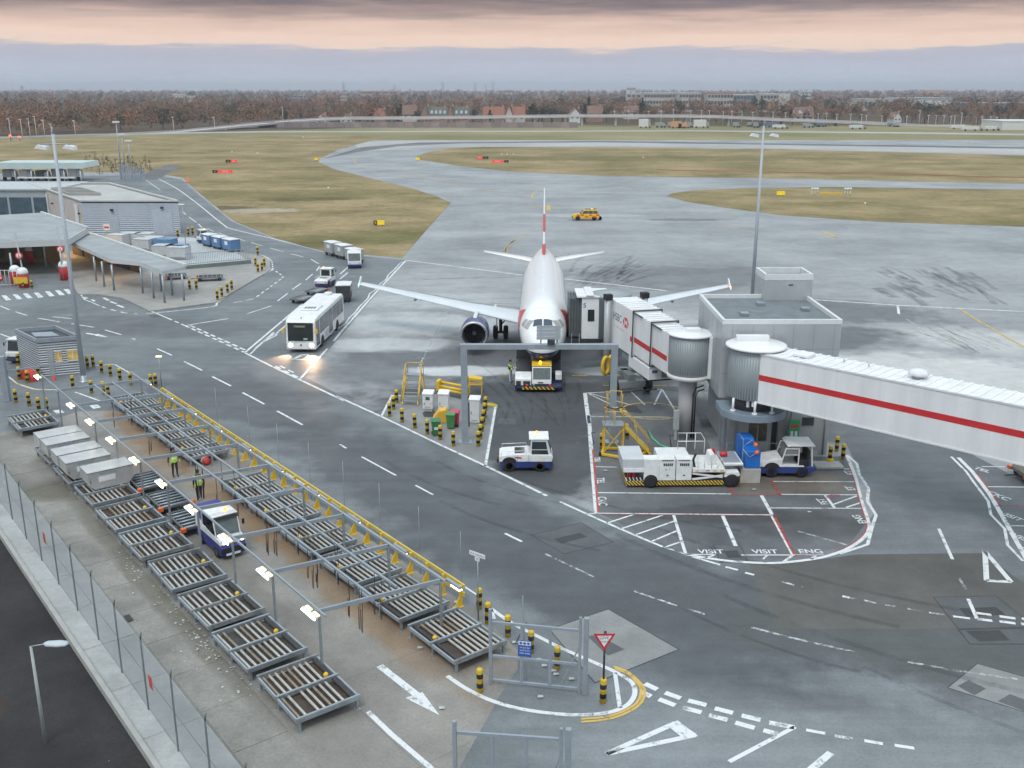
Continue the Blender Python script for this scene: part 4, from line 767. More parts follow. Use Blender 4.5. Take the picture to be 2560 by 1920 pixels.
for s in (-1, 1):
    patch_on(skin_z, [(s*.05, 1.55), (s*.74, 1.68), (s*.66, 2.18), (s*.05, 2.10)], 'cockpit_window', CG)
    patch_on(skin_x, [(1.76, 4.18), (2.30, 4.22), (2.42, 4.78), (2.12, 4.82)], 'cockpit_window', CGL, 5, s); patch_on(skin_x, [(2.38, 4.22), (2.95, 4.30), (2.85, 4.78), (2.50, 4.78)], 'cockpit_window', CGL, 5, s)
    patch_on(skin_x, [(3.2, 3.95), (5.6, 3.5), (6.6, 4.6), (4.1, 5.25)], 'livery_ribbon', M('ribbon_red', (.62, .07, .08), .3, .05), 8, s); patch_on(skin_x, [(2.9, 3.1), (6.2, 3.1), (5.6, 3.46), (3.25, 3.9)], 'livery_ribbon', ABLUE, 8, s)
    patch_on(skin_x, [(4.7, 3.0), (5.5, 3.0), (5.5, 4.9), (4.7, 4.9)], 'cabin_door', AW, 6, s, .006)
    wv = MB()          # wing: inboard kink, dihedral, tapered section
    sp = [(1.2, 10.9, 6.9, 2.35, .62), (2.2, 11.5, 6.1, 2.45, .55), (6.6, 13.9, 3.9, 2.95, .36), (12, 16.6, 2.75, 3.6, .24), (16.6, 18.95, 1.65, 4.15, .15), (17.0, 19.3, 1.4, 4.2, .1)]
    wr = []
    for x, y0, ch, z, th in sp:
        pr = [(0, 0), (.02, .45), (.12, .85), (.35, 1), (.65, .62), (1, .02), (.65, -.1), (.35, -.35), (.12, -.42), (.02, -.25)]
        wr.append([(s*x, y0+q*ch, z+h*th*.6) for q, h in pr])
    wv.loft(wr); wg = wv.build('wing', AWING, ac)
    MB().prism([(18.9, 4.0), (20.4, 4.1), (20.75, 4.72), (20.4, 4.76), (19.4, 4.3)], s*16.98, s*17.06, 'x').build('winglet', AW, wg)
    for x, y in ((4.3, 16.2), (8.2, 17.0), (11.6, 18.2)): MB().loft([[(s*x+.17*k*math.cos(t), y+q, 2.45+.062*x+.17*k*math.sin(t)) for t in [R(36*i) for i in range(10)]] for q, k in ((-1.3, .1), (-.7, .8), (.4, 1), (1.3, .6), (1.9, .1))]).build('flap_fairing', AWING, wg)
    MB().cyl((s*17.02, 19.2, 4.2), (s*17.02, 19.05, 4.22), .07, .04, 8).build('navigation_light', M('nav_green', (.25, 1, .45), .3, 0, 1, 0, 3) if s < 0 else M('nav_red', (1, .25, .10), .3, 0, 1, 0, 6), wg)
    ex = s*5.75; ez = 1.78
    en = MB().lathe([(.98, 9.75), (1.08, 9.68), (1.14, 9.78), (1.2, 10.3), (1.22, 11.2), (1.12, 12.4), (.95, 13.2), (.9, 13.2)], 40, (ex, 0, ez), 'y', caps=False).build('engine_nacelle', M('nacelle_blue', (.02, .035, .15), .25, .1, .8, coat=.4), ac)
    MB().lathe([(.96, 9.80), (1.0, 9.70), (1.08, 9.655), (1.145, 9.72), (1.17, 9.9)], 40, (ex, 0, ez), 'y', caps=False).build('intake_lip', CHROME, en)
    MB().lathe([(.97, 9.82), (.92, 10.25), (.90, 10.6)], 36, (ex, 0, ez), 'y', caps=False).build('intake_duct', M('duct_grey', (.10, .105, .11), .45), en)
    fb = MB()
    for i in range(24):
        a = R(15*i); fb.add([(ex+.22*math.cos(a), 10.5, ez+.22*math.sin(a)), (ex+.88*math.cos(a-.05), 10.42, ez+.88*math.sin(a-.05)), (ex+.88*math.cos(a+.14), 10.56, ez+.88*math.sin(a+.14)), (ex+.22*math.cos(a+.2), 10.56, ez+.22*math.sin(a+.2))], [(0, 1, 2, 3)])
    fb.build('fan_blade', M('fan_titanium', (.05, .052, .056), .4, .1, 2, .7), en); MB().lathe([(0, 10.1), (.1, 10.2), (.2, 10.42), (.24, 10.6)], 20, (ex, 0, ez), 'y').build('spinner', M('spinner_grey', (.10, .10, .11), .4), en)
    MB().lathe([(.88, 10.62), (0, 10.64)], 30, (ex, 0, ez), 'y').build('engine_core', BLACK, en); MB().lathe([(.62, 12.6), (.55, 13.6), (.35, 14.2), (.2, 14.8)], 24, (ex, 0, ez), 'y').build('exhaust_cone', CHROME, en)
    MB().prism([(10.4, ez+1.15), (13.8, ez+.9), (15.2, 2.75), (13.4, 3.1), (11.6, 3.05)], ex-.16, ex+.16, 'x').build('pylon', AWING, ac, .05)
    tr = []
    for x, y0, ch, z, th in ((.3, 28.0, 3.9, 4.75, .34), (2.2, 29.1, 3.1, 4.95, .26), (6.2, 31.5, 1.35, 5.35, .12)): tr.append([(s*x, y0+q*ch, z+h*th*.6) for q, h in [(0, 0), (.03, .5), (.15, .9), (.4, 1), (1, .02), (.4, -.9), (.15, -.8), (.03, -.45)]])
    MB().loft(tr).build('tailplane', AW, ac)
    g_ = MB().cyl((s*3.8, 16.1, .55), (s*3.8, 16.3, 2.7), .14, .17, 12).cyl((s*3.8, 16.1, 1.2), (s*2.6, 16.2, 2.5), .06, n=8).cyl((s*3.8-.55, 16.1, .56), (s*3.8+.55, 16.1, .56), .12, n=10).build('main_gear', DARKST, ac)
    MB().box(s*4.15-.03, s*4.15+.03, 15.6, 16.8, 1.1, 2.6).build('gear_door', AW, g_)
    for k in (-.46, .46): MB().lathe([(.2, -.2), (.5, -.21), (.585, -.12), (.585, .12), (.5, .21), (.2, .2)], 28, (s*3.8+k, 16.1, .585), 'x').build('wheel', BLACK, g_)
MB().loft([[(w*math.cos(t), y, 2.1+h*math.sin(t)) for t in [R(20*i) for i in range(18)]] for y, w, h in ((9.6, .4, .2), (10.6, 1.6, .5), (12, 2.1, .62), (16, 2.1, .62), (18, 1.6, .5), (19.5, .4, .2))]).build('belly_fairing', ABLUE, ac)
fn = []
for z, y0, ch, th in ((5.6, 25.6, 7.2, .36), (6.3, 26.6, 6.1, .36), (9, 29.2, 4.2, .26), (11.6, 31.5, 2.35, .16), (11.76, 31.75, 2.0, .08)): fn.append([(h*th*.5, y0+q*ch, z) for q, h in [(0, 0), (.06, .6), (.25, 1), (.6, .8), (1, .05), (.6, -.8), (.25, -1), (.06, -.6)]])
MB().loft(fn).build('tail_fin', FINM, ac)
ng = MB().cyl((0, 5.1, .4), (0, 5.2, 2.1), .1, .12, 12).cyl((-.3, 5.1, .4), (.3, 5.1, .4), .08, n=8).build('nose_gear', CHROME, ac)
for k in (-.25, .25): MB().lathe([(.12, -.1), (.33, -.11), (.38, -.06), (.38, .06), (.33, .11), (.12, .1)], 22, (k, 5.1, .39), 'x').build('wheel', BLACK, ng)
for k in (-.4, .4): MB().box(k-.02, k+.02, 4.3, 5.9, 1.35, 1.95).build('gear_door', ABLUE, ng)
SEAM = M('seam_grey', (.50, .52, .54), .4)
for y in (3.3, 6.6, 9.9, 13.2, 16.5, 19.8, 23.1):
    m = MB(); w_, zb_, zt_ = sec(y); c_ = (zb_+zt_)/2; h_ = (zt_-zb_)/2
    rr_ = [[((w_+k)*math.cos(R(a)), y+dy_, c_+(h_+k)*math.sin(R(a))) for a in range(-20, 201, 8)] for dy_, k in ((-.012, .004), (.012, .004))]
    n_ = len(rr_[0]); m.add(rr_[0]+rr_[1], [(i, i+1, n_+i+1, n_+i) for i in range(n_-1)], True); m.build('skin_joint', SEAM, ac)
for s in (-1, 1):
    for y0_, y1_ in ((4.7, 4.74), (5.46, 5.5)): patch_on(skin_x, [(y0_, 3.0), (y1_, 3.0), (y1_, 4.9), (y0_, 4.9)], 'door_outline', SEAM, 6, s, .014)
    m = MB()
    for i in range(24): y = 7.2+i*.62; a_ = skin_x(y, 4.25, s, .014); b_ = skin_x(y+.24, 4.25, s, .014); c_ = skin_x(y+.24, 4.58, s, .014); d_ = skin_x(y, 4.58, s, .014); patch_on(skin_x, [(y, 4.25), (y+.24, 4.25), (y+.24, 4.58), (y, 4.58)], 'cabin_window', GLASS, 1, s, .014)
for y in (9, 14): MB().prism([(y, 5.9), (y+.35, 5.9), (y+.3, 6.15), (y+.15, 6.2)], -.02, .02, 'x').build('antenna', AW, ac)
# ------------------------------------------------------------------ vehicles
WHITE = M('vehicle_white', (.74, .75, .75), .40, .13, 2.6, coat=.15)
TYREM = BLACK; RIM = M('wheel_rim', (.34, .35, .36), .4, .1, 3, .5)
def wheel(parent, x, y, r=.34, w=.2, rim=RIM, z=None):
    z = r if z is None else z; s = 1 if x > 0 else -1
    o = MB().lathe([(r*.55, -w/2), (r*.9, -w/2), (r, -w*.32), (r, w*.32), (r*.9, w/2), (r*.55, w/2)], 20, (x, y, z), 'x').build('wheel', TYREM, parent)
    MB().lathe([(0, s*w*.38), (r*.3, s*w*.42), (r*.52, s*w*.36), (r*.56, s*w*.5)] if s > 0 else [(r*.56, s*w*.5), (r*.52, s*w*.36), (r*.3, s*w*.42), (0, s*w*.38)], 16, (x, y, z), 'x').build('rim', rim, o)
    return o
def polyx(x, pts, t=.008): s = 1 if x > 0 else -1; return MB().prism(pts, x, x+s*t, 'x')
# --- bus
bus = thing('airport_bus', 'white single deck airport bus with headlights on in the service lane', 'bus', (-17.85, 82.1, 0), -R(2.9))
LB = 11.4; BW = 1.26
MB().prism([(0, .30), (-.02, 1.0), (.12, 2.6), (.35, 2.86), (1.4, 2.95), (LB-.4, 2.95), (LB, 2.7), (LB, .30)], -BW, BW, 'x').build('body', WHITE, bus, .09, 3)
MB().prism([(-.05, 1.06), (-.032, 1.06), (.098, 2.58), (.08, 2.6)], -1.08, 1.08, 'x').build('windscreen', GLASS, bus)
MB().box(-.55, .45, -.0, .012, 2.22, 2.4).build('destination_display', M('display_amber', (.16, .15, .10), .4), bus).location = (0, .03, 0)
text('lettering', 'COURTESY', .15, M('display_text', (.5, .5, .42), .5), bus, (0, -.012, 2.28), (R(84), 0, 0)); MB().box(.25, .58, -.05, -.045, 1.18, 1.3).build('dash_notice', M('notice_teal', (.35, .6, .55), .5), bus)
for s in (-1, 1):
    for i, (a, b) in enumerate(((.35, 1.55), (1.75, 3.3), (3.4, 5.0), (5.1, 6.5), (6.65, 8.2), (8.3, 9.7), (9.8, 11.0))):
        lo = .5 if i in (0, 3) else 1.28
        polyx(s*(BW+.002), [(a, lo), (b, lo), (b, 2.62), (a, 2.62)]).build('door' if i in (0, 3) else 'side_window', GLASS, bus)
    MB().lathe([(0, -.02), (.14, -.03), (.17, 0), (.14, .02)], 16, (s*.9, -.012, .68), 'y').build('headlight', M('headlamp', (1, .95, .80), .2, 0, 1, 0, 14), bus)
    MB().box(s*1.42-.09, s*1.42+.09, -.25, -.12, 1.75, 2.15).cyl((s*1.2, .1, 2.3), (s*1.42, -.18, 2.1), .025, n=6).build('mirror', YEL, bus, .02)
    wheel(bus, s*1.1, 2.45, .48, .3); wheel(bus, s*1.1, 8.3, .48, .3)
    polyx(s*(BW+.011), [(2.45+.62*math.cos(R(t)), .32+.72*math.sin(R(t))) for t in range(0, 181, 20)]).build('wheel_arch', BLACK, bus); polyx(s*(BW+.011), [(8.3+.62*math.cos(R(t)), .32+.72*math.sin(R(t))) for t in range(0, 181, 20)]).build('wheel_arch', BLACK, bus)
    for i in range(9): polyx(s*(BW+.003), [(3.4+i*.2, .5), (3.48+i*.2, .5), (3.56+i*.2, 1.1), (3.48+i*.2, 1.1)]).build('livery_stripe', M('bus_stripe', (.35, .38, .42), .4), bus)
text('lettering', 'BRITISH AIRWAYS', .13, M('bus_text', (.30, .32, .38), .5), bus, (0, -.028, .95), (R(90), 0, 0)); MB().lathe([(0, -.01), (.08, -.01), (.08, .01)], 16, (0, -.018, .70), 'y').build('emblem', DARKST, bus)
MB().box(-.75, .75, 3.2, 5.4, 2.952, 3.08).build('roof_pod', WHITE, bus, .05); m = MB()
for i in range(4): m.box(-.5+i*.26, -.36+i*.26, 3.6, 4.3, 3.082, 3.1)
m.build('roof_grille', DARKST, bus); MB().box(-.3, .35, 10.2, 10.9, 2.952, 3.15).build('roof_hatch', WHITE, bus, .04); MB().box(-.03, .03, .5, .6, 2.86, 2.98).build('aerial', BLACK, bus)
for s in (-1, 1):
    sd = bpy.data.lights.new('headlight_beam', 'SPOT'); sd.energy = 950; sd.color = (1, .60, .32); sd.spot_size = R(62); sd.spot_blend = 1.0; sd.shadow_soft_size = .1
    so_ = link('headlight_beam', sd, bus, (s*.9, -.12, .7)); so_.rotation_euler = (R(68), 0, R(180+s*12))

# --- baggage tractors
LOGO = M('small_logo', (.10, .12, .30), .5)
def tractor(label, loc, rz, beacon=True, text_=False):
    t = thing('baggage_tractor', label, 'tractor', loc, rz, 'baggage tractors')
    MB().prism([(.05, .22), (.05, .62), (3.05, .62), (3.05, .30), (2.9, .22)], -.70, .70, 'x').build('chassis', BLUE, t, .03)
    MB().prism([(.0, .622), (-.02, .98), (.25, 1.06), (1.3, 1.06), (1.4, 1.12), (2.9, 1.02), (3.1, .95), (3.1, .622)], -.74, .74, 'x').build('body', WHITE, t, .04)
    c = MB().prism([(.05, 1.0), (.28, 1.93), (1.25, 1.95), (1.32, 1.0)], -.66, .66, 'x').build('cab', WHITE, t, .05)
    MB().box(-.72, .72, .2, 1.36, 1.952, 2.03).build('cab_roof', WHITE, t, .03)
    for s in (-1, 1):
        polyx(s*.662, [(.30, 1.38), (.38, 1.84), (1.18, 1.84), (1.2, 1.38)]).build('side_window', GLASS, t); polyx(s*.662, [(.22, 1.04), (.29, 1.33), (1.2, 1.33), (1.22, .80)] ).build('door_panel', GLASS, t)
        wheel(t, s*.62, .72, .33, .22); wheel(t, s*.62, 2.5, .36, .24); polyx(s*.745, [(2.5+.42*math.cos(R(a)), .62+.3*math.sin(R(a))) for a in range(0, 181, 20)]).build('wheel_arch', BLACK, t)
        MB().lathe([(0, -.03), (.08, -.02), (.09, 0)], 12, (s*.5, -.02, .80), 'y').build('headlight', M('lamp_glass', (.6, .6, .55), .2), t); MB().cyl((s*.68, .25, 1.8), (s*.86, .15, 1.7), .015, n=6).box(s*.86-.05, s*.86+.05, .12, .16, 1.5, 1.75).build('mirror', BLACK, t)
        MB().tube([(s*.68, 1.5, 1.1), (s*.68, 1.5, 1.3), (s*.68, 2.95, 1.24), (s*.68, 2.95, 1.0)], .02, 6).build('deck_rail', WHITE, t)
    MB().prism([(.045, 1.12), (.06, 1.1), (.27, 1.86), (.25, 1.88)], -.56, .56, 'x').build('windscreen', GLASS, t); MB().prism([(1.3, 1.2), (1.315, 1.2), (1.27, 1.85), (1.26, 1.85)], -.5, .5, 'x').build('rear_window', GLASS, t)
    MB().box(-.72, .72, -.06, .02, .3, .5).build('bumper', DARKST, t, .02); MB().box(-.12, .12, 3.1, 3.25, .35, .6).build('tow_hitch', DARKST, t)
    m = MB()
    for i in range(6): m.box(-.5+i*.17, -.42+i*.17, 1.6, 2.2, 1.112-.02, 1.118)
    m.build('bonnet_grille', DARKST, t)
    for s in (-1, 1):
        for y in (1.36, 2.02): MB().box(s*.742-.003, s*.742+.003, y, y+.018, .64, 1.03).build('panel_gap', DARKST, t)
        MB().box(s*.70-.06, s*.70+.06, 1.0, 1.4, .30, .36).build('step', DARKST, t); MB().box(s*.55-.09, s*.55+.09, 3.095, 3.12, .72, .82).build('tail_lamp', M('tail_red', (.7, .03, .03)), t); MB().box(s*.66-.006, s*.66+.006, .9, 1.0, 1.06, 1.1).build('door_handle', DARKST, t)
    MB().bar((-.2, .09, 1.15), (.25, .2, 1.6), .02).build('wiper', BLACK, t); MB().box(-.35, .35, .45, .9, 1.06, 1.5).build('seat', BLACK, t, .05)
    if beacon: MB().lathe([(.07, 2.03), (.07, 2.14), (.04, 2.18), (0, 2.18)], 12, (.3, .9, 0)).build('beacon', AMBER, t)
    for s in (-1, 1): polyx(s*.746, [(1.75, .82), (2.2, .86), (2.22, .93), (1.85, .93)]).build('speed_mark', M('mark_red', (.5, .05, .06), .4), t)
    return t
tractor('white and blue baggage tractor with cab at right, alone below the portal frame', (2.35, 55.4, 0), R(90))
p = P('z4', 2115, 495); tractor('white and blue baggage tractor towing dollies just behind the bus', (p.x, p.y+.5, 0), R(172))
p = P('z4', 1275, 230); tractor('white baggage tractor with beacon heading three carts beside the container pen', (p.x, p.y, 0), R(-60))
p = P('z4', 75, 1005); tractor('white baggage tractor half hidden behind the corrugated kiosk', (p.x+.3, p.y, 0), -R(8))
# open cab tractor by the pier building
t = thing('open_cab_tractor', 'white and dark blue tractor with open cab parked by the blue tank', 'tractor', (14.2, 54.5, 0), R(-91))
MB().prism([(0, .25), (0, .66), (3.25, .66), (3.25, .45), (3.0, .25)], -.72, .72, 'x').build('chassis', BLUE, t, .04)
MB().prism([(-.02, .662), (0, .95), (1.3, 1.18), (1.35, .75), (2.6, .72), (2.6, .662)], -.74, .74, 'x').build('bonnet', WHITE, t, .04)
for s in (-1, 1):
    MB().bar((s*.68, 1.3, 1.0), (s*.66, 1.5, 1.78), .06).bar((s*.66, 1.47, 1.76), (s*.66, 2.25, 1.76), .06).bar((s*.67, 2.25, .75), (s*.66, 2.25, 1.78), .06).bar((s*.67, 1.38, 1.38), (s*.67, 2.25, 1.38), .04).bar((s*.68, 1.4, .78), (s*.68, 2.25, .78), .06).build('door_frame', WHITE, t)
    polyx(s*.655, [(1.45, 1.42), (1.55, 1.72), (2.22, 1.72), (2.22, 1.42)], .006).build('door_window', M('pale_glass', (.20, .20, .19), .15), t)
    MB().bar((s*.68, 3.05, .7), (s*.66, 2.95, 1.95), .07).build('rear_pillar', WHITE, t); wheel(t, s*.62, .75, .36, .24, BLUE); wheel(t, s*.62, 2.5, .36, .24, BLUE)
    polyx(s*.742, [(.75+.44*math.cos(R(a)), .6+.34*math.sin(R(a))) for a in range(0, 181, 20)]).build('wheel_arch', BLACK, t)
MB().box(-.62, .62, 2.3, 2.9, .66, 1.05).box(-.55, .55, 2.75, 2.95, 1.05, 1.6).build('seat', BLACK, t, .05); MB().prism([(1.55, 1.9), (1.75, 2.02), (3.1, 2.0), (3.15, 1.9)], -.76, .76, 'x').build('cab_roof', WHITE, t, .03)
MB().tube([(.25*math.cos(R(a)), 2.05+.1*math.sin(R(a)), 1.3+.2*math.sin(R(a))) for a in range(0, 360, 30)], .025, 6, closed=True).build('steering_wheel', BLACK, t)
MB().prism([(1.42, 1.0), (1.44, 1.0), (1.62, 1.75), (1.6, 1.75)], -.6, .6, 'x').build('windscreen', M('pale_glass', (.2, .2, .19)), t); MB().box(-.6, .6, -.15, -.02, .75, 1.15).build('brush_guard', WHITE2, t, .03)
m = MB().box(-.4, .4, -.03, -.021, .7, .9); m.build('front_grille', BLACK, t); polyx(-.742, [(.95, .9), (1.25, .93), (1.25, 1.03), (.95, .99)]).build('emblem', SIGNB, t)

# --- pushback tug under the nose
HAZ = band_mat('hazard_stripes', 0, [(0, (.70, .50, .05)), (.5, (.02, .02, .02))], .5, 3.2, 0, True, slant=(0, .9))
pt = thing('pushback_tug', 'low white pushback tug with yellow cab roof and beacon under airliner nose', 'tug', (1.95, 70.6, 0), -R(1.5))
MB().prism([(0, .24), (0, .5), (.3, .62), (1.6, .7), (6.4, .7), (6.8, .5), (6.8, .24)], -1.75, 1.75, 'x').build('chassis', M('tug_dark_blue', (.012, .02, .075), .45, .2, 2), pt, .08)
MB().prism([(.03, .52), (.06, 1.0), (.2, 1.12), (1.5, 1.2), (1.6, .72)], -1.73, -.52, 'x').build('engine_hood', WHITE, pt, .05); MB().box(-1.68, -.6, 1.62, 6.2, .86, 1.1).build('deck', DARKST, pt, .03)
MB().box(1.25, 1.72, .6, 1.6, .8, 1.25).build('side_locker', WHITE, pt, .04); MB().box(1.0, 1.7, 1.7, 6.2, .86, 1.1).build('deck', DARKST, pt, .03)
for a, b in ((-1.65, -1.3), (-1.12, -.62)): MB().box(a, b, .0, .05, .55, .86).build('grille', DARKST, pt)
MB().prism([(.0, .64), (.08, 1.0), (.35, 1.85), (1.5, 1.88), (1.6, .64)], -.48, .95, 'x').build('cab', WHITE, pt, .05)
MB().prism([(.065, 1.0), (.08, .98), (.34, 1.78), (.325, 1.80)], -.40, .87, 'x').build('windscreen', M('cab_glass', (.13, .16, .16), .1, .25, 3), pt); MB().bar((.1, .1, 1.0), (.62, .22, 1.45), .025).build('wiper', BLACK, pt)
MB().box(-.5, .97, .36, 1.65, 1.882, 1.98).build('cab_roof', YEL, pt, .03); MB().box(.25, .85, .5, 1.2, 1.98, 2.1).build('roof_box', YEL, pt, .03); MB().lathe([(.09, 1.98), (.09, 2.12), (.05, 2.17), (0, 2.17)], 14, (.12, .9, 0)).build('beacon', M('lit_beacon', (1, .5, .03), .3, 0, 1, 0, 6), pt)
MB().box(-1.2, 1.2, -.05, -.001, .24, .44).build('hazard_bumper', HAZ, pt)
for s in (-1, 1):
    MB().lathe([(0, -.03), (.09, -.02), (.1, 0)], 12, (s*.85, -.01, .56), 'y').build('tail_lamp', M('tail_red', (.7, .03, .03), .3, 0, 1, 0, .6), pt); wheel(pt, s*1.55, 1.1, .5, .4); wheel(pt, s*1.55, 5.4, .5, .4)
    MB().box(s*1.2-.55, s*1.2+.55, 5.6, 5.7, 1.0, 1.9).build('mud_shield', DARKST, pt, .03)
MB().box(-.5, .5, 2.0, 5.0, .86, 1.35).build('winch_cradle', M('rusty_yellow', (.25, .14, .05), .6, .3), pt, .04); MB().lathe([(0, -.015), (.09, -.01), (.09, 0)], 12, (-.35, -.005, .6), 'y').build('sticker', M('sticker_teal', (.12, .4, .32), .5), pt)
m = MB().box(-.05, .35, -.004, .02, .72, .80); m.build('number_plate', DARKST, pt)

# --- container loader
hl = thing('container_loader', 'white high lift container loader with black and yellow skirt on the equipment bay', 'loader', (6.15, 52.15, 0), R(1))
HAZL = band_mat('loader_skirt', 0, [(0, (.72, .50, .05)), (.5, (.02, .02, .02))], .5, 5.2, 0, True, slant=(0, 1.0))
MB().box(.25, 5.75, .04, 2.3, .14, .40).build('skirt', HAZL, hl, .02); MB().box(.3, 5.7, .1, 2.25, .402, .5).build('bed', DARKST, hl)
for x, nm in ((1.22, 'rear_cabinet'), (2.1, 'engine_cabinet'), (3.02, 'engine_cabinet')):
    c = MB().box(x, x+.88, 0, .75, .45, 1.72).build(nm, WHITE, hl, .025)
    if nm == 'engine_cabinet':
        for i in range(5): MB().box(x+.2+i*.11, x+.28+i*.11, -.012, -.001, 1.32, 1.48).build('vent', DARKST, c)
        MB().bar((x+.1, -.02, 1.66), (x+.75, -.02, 1.66), .03).box(x+.4, x+.5, -.012, -.001, .72, .80).build('handle', DARKST, c)
text('lettering', 'B  7', .16, SIGNB, hl, (2.55, -.004, 1.1), (R(90), 0, 0)); polyx
MB().prism([(.05, .95), (.0, 1.72), (1.25, 1.72), (1.25, 1.1), (.7, .95)], .05, 2.25, 'y').build('rear_platform', M('loader_deck', (.52, .55, .57), .5, .08), hl, .02); MB().box(.08, 1.24, -.01, .045, .95, 1.2).build('platform_skirt', WHITE, hl, .02)
for x in (.35, .62): MB().box(x, x+.16, .3, .5, .45, .95).build('hydraulic_ram', RED, hl)
for i in range(5): MB().bar((.3+i*.2, .08, .42), (.22+i*.2, .08, .62), .05).build('guard_stripe', WHITE, hl)
MB().box(2.1, 3.9, .76, 2.25, .45, 1.62).build('main_deck', WHITE2, hl, .03)
MB().box(3.95, 5.78, .0, 2.25, .92, 1.14).build('lift_platform', WHITE, hl, .02); MB().bar((3.95, .05, .5), (5.65, .05, .72), .08, .1).bar((3.95, .05, .85), (5.65, .05, .62), .07, .09).build('scissor_arm', WHITE, hl)
MB().bar((3.95, 2.1, .5), (5.65, 2.1, .85), .08, .1).bar((3.95, 2.1, .85), (5.65, 2.1, .5), .08, .1).build('scissor_arm', DARKST, hl)
for x in (4.1, 5.1, 5.5): MB().box(x, x+.2, -.008, -.001, .98, 1.07).build('label_plate', YEL, hl)
MB().box(4.68, 4.9, -.008, -.001, 1.0, 1.05).build('badge', RED, hl)
def rail(parent, pts, r=.025, nm='handrail', mat=WHITE): return MB().tube(pts, r, 6).build(nm, mat, parent)
rail(hl, [(4.25, .05, 1.14), (4.2, .05, 1.9), (5.0, .05, 1.88), (5.0, .05, 1.14)]); rail(hl, [(4.22, .05, 1.5), (5.3, .05, 1.48)]); rail(hl, [(5.3, .05, 1.14), (5.55, .05, 1.75), (5.75, .05, 1.14)]); rail(hl, [(4.6, .05, 1.14), (4.6, .05, 1.9)])
rail(hl, [(3.4, 1.9, 1.62), (3.4, 1.9, 2.6), (4.7, 1.9, 2.6), (4.95, 1.9, 2.2), (4.95, 1.9, 1.4)]); rail(hl, [(3.4, 1.9, 2.1), (4.95, 1.9, 2.1)]); rail(hl, [(3.9, 1.9, 1.62), (3.9, 1.9, 2.6)]); rail(hl, [(4.4, 1.9, 1.62), (4.4, 1.9, 2.6)])
MB().prism([(4.9, 1.14), (5.0, 1.75), (5.25, 1.8), (5.45, 1.14)], .6, 1.5, 'y').build('control_console', WHITE, hl, .03); MB().tube([(4.1, .3, 1.15), (4.05, .5, 1.5), (4.2, .6, 1.8)], .07, 8).build('cable_chain', BLACK, hl)
MB().box(5.8, 6.85, .3, 2.3, 1.2, 1.32).build('bridge_plate', WHITE, hl, .02); MB().box(5.8, 6.75, .5, 2.2, 1.322, 1.34).build('bridge_mat', GREYST, hl)
for x, y in ((5.35, 1.9), (5.95, 1.4)): MB().lathe([(0, -.2), (.14, -.2), (.14, .2), (0, .2)], 12, (x, y, 1.5), 'x').build('red_roller', RED, hl)
MB().prism([(5.72, .62), (5.8, .92), (6.55, .95), (6.65, .7), (6.5, .66)], 0, .5, 'y').build('mudguard', WHITE, hl, .03)
for x in (1.62, 6.18): MB().lathe([(.2, -.15), (.36, -.16), (.42, -.08), (.42, .08), (.36, .16), (.2, .15)], 20, (0, 0, 0), 'y').build('wheel', BLACK, hl, loc=(x, .12, .42)); MB().lathe([(0, -.12), (.2, -.14)], 14, (x, .12, .42), 'y').build('hub', DARKST, hl)
MB().tube([(6.6, -.02, .25), (6.8, -.02, .4), (6.75, -.02, .6)], .02, 6).build('hose_guard', YEL, hl)

# --- yellow access stand with ladder, and yellow steps on the island
def stair(parent, x0, x1, y0, y1, z1, n, mat, tread=GALV):
    for s in (x0, x1): MB().bar((s, y0, .05), (s, y1, z1), .05, .14).build('stringer', mat, parent)
    for i in range(n):
        f = (i+1)/(n+1); y = y0+(y1-y0)*f; z = z1*f; MB().box(x0+.03, x1-.03, y-.11, y+.11, z-.02, z+.02).build('tread', tread, parent)
p = P('z5', 450, 1065)
ys_ = thing('yellow_steps', 'yellow wheeled access steps with grey treads behind the left bollards', 'steps', (p.x, p.y, .01), R(-6))
stair(ys_, -.55, .55, 0, 1.5, 1.75, 6, YEL); MB().box(-.6, .6, 1.5, 2.2, 1.72, 1.8).build('platform', GALV, ys_)
for s in (-.58, .58):
    rail(ys_, [(s, .1, .15), (s, .2, 1.0), (s, 1.5, 2.55), (s, 2.2, 2.55), (s, 2.2, 1.75)], .03, 'handrail', YEL); rail(ys_, [(s, .9, 1.0), (s, .95, 1.75)], .025, 'baluster', YEL); rail(ys_, [(s, 1.5, 1.75), (s, 1.5, 2.55)], .025, 'baluster', YEL)
    rail(ys_, [(s, 2.2, 1.75), (s*1.15, 2.3, .05)], .04, 'leg', YEL); rail(ys_, [(s, 1.5, 1.72), (s*1.6, 1.2, .05)], .04, 'leg', YEL)
rail(ys_, [(-.58, 2.2, 2.55), (.58, 2.2, 2.55)], .03, 'handrail', YEL)
p = P('z5', 1700, 1400)
st = thing('yellow_ladder_stand', 'tall yellow access stand with ladder tower and stairs in the bay corner', 'steps', (p.x+.6, p.y+.3, .01), R(0))
for a, b in (((-.75, 0, .12), (1.0, -.9, .12)), ((-.75, 0, .12), (-.5, 1.1, .12)), ((-.5, 1.1, .12), (2.3, .7, .12)), ((1.0, -.9, .12), (2.3, .7, .12))): MB().bar(a, b, .14, .14).build('base_beam', YEL, st, .01)
for x, y in ((-.6, .1), (.55, .1), (-.6, .95), (.55, .95)): MB().bar((x, y, .15), (x, y, 1.85), .07).build('leg', YEL, st)
MB().bar((-.6, .1, .2), (.55, .1, 1.75), .05).build('brace', YEL, st); MB().bar((.55, .1, .2), (-.6, .1, 1.75), .05).build('brace', YEL, st); MB().box(-.68, .62, .02, 1.02, 1.85, 1.93).build('platform', GALV, st)
stm = thing
for s in (.1, .85): MB().bar((2.25, s, .1), (.6, s, 1.88), .05, .16).build('stringer', YEL, st)
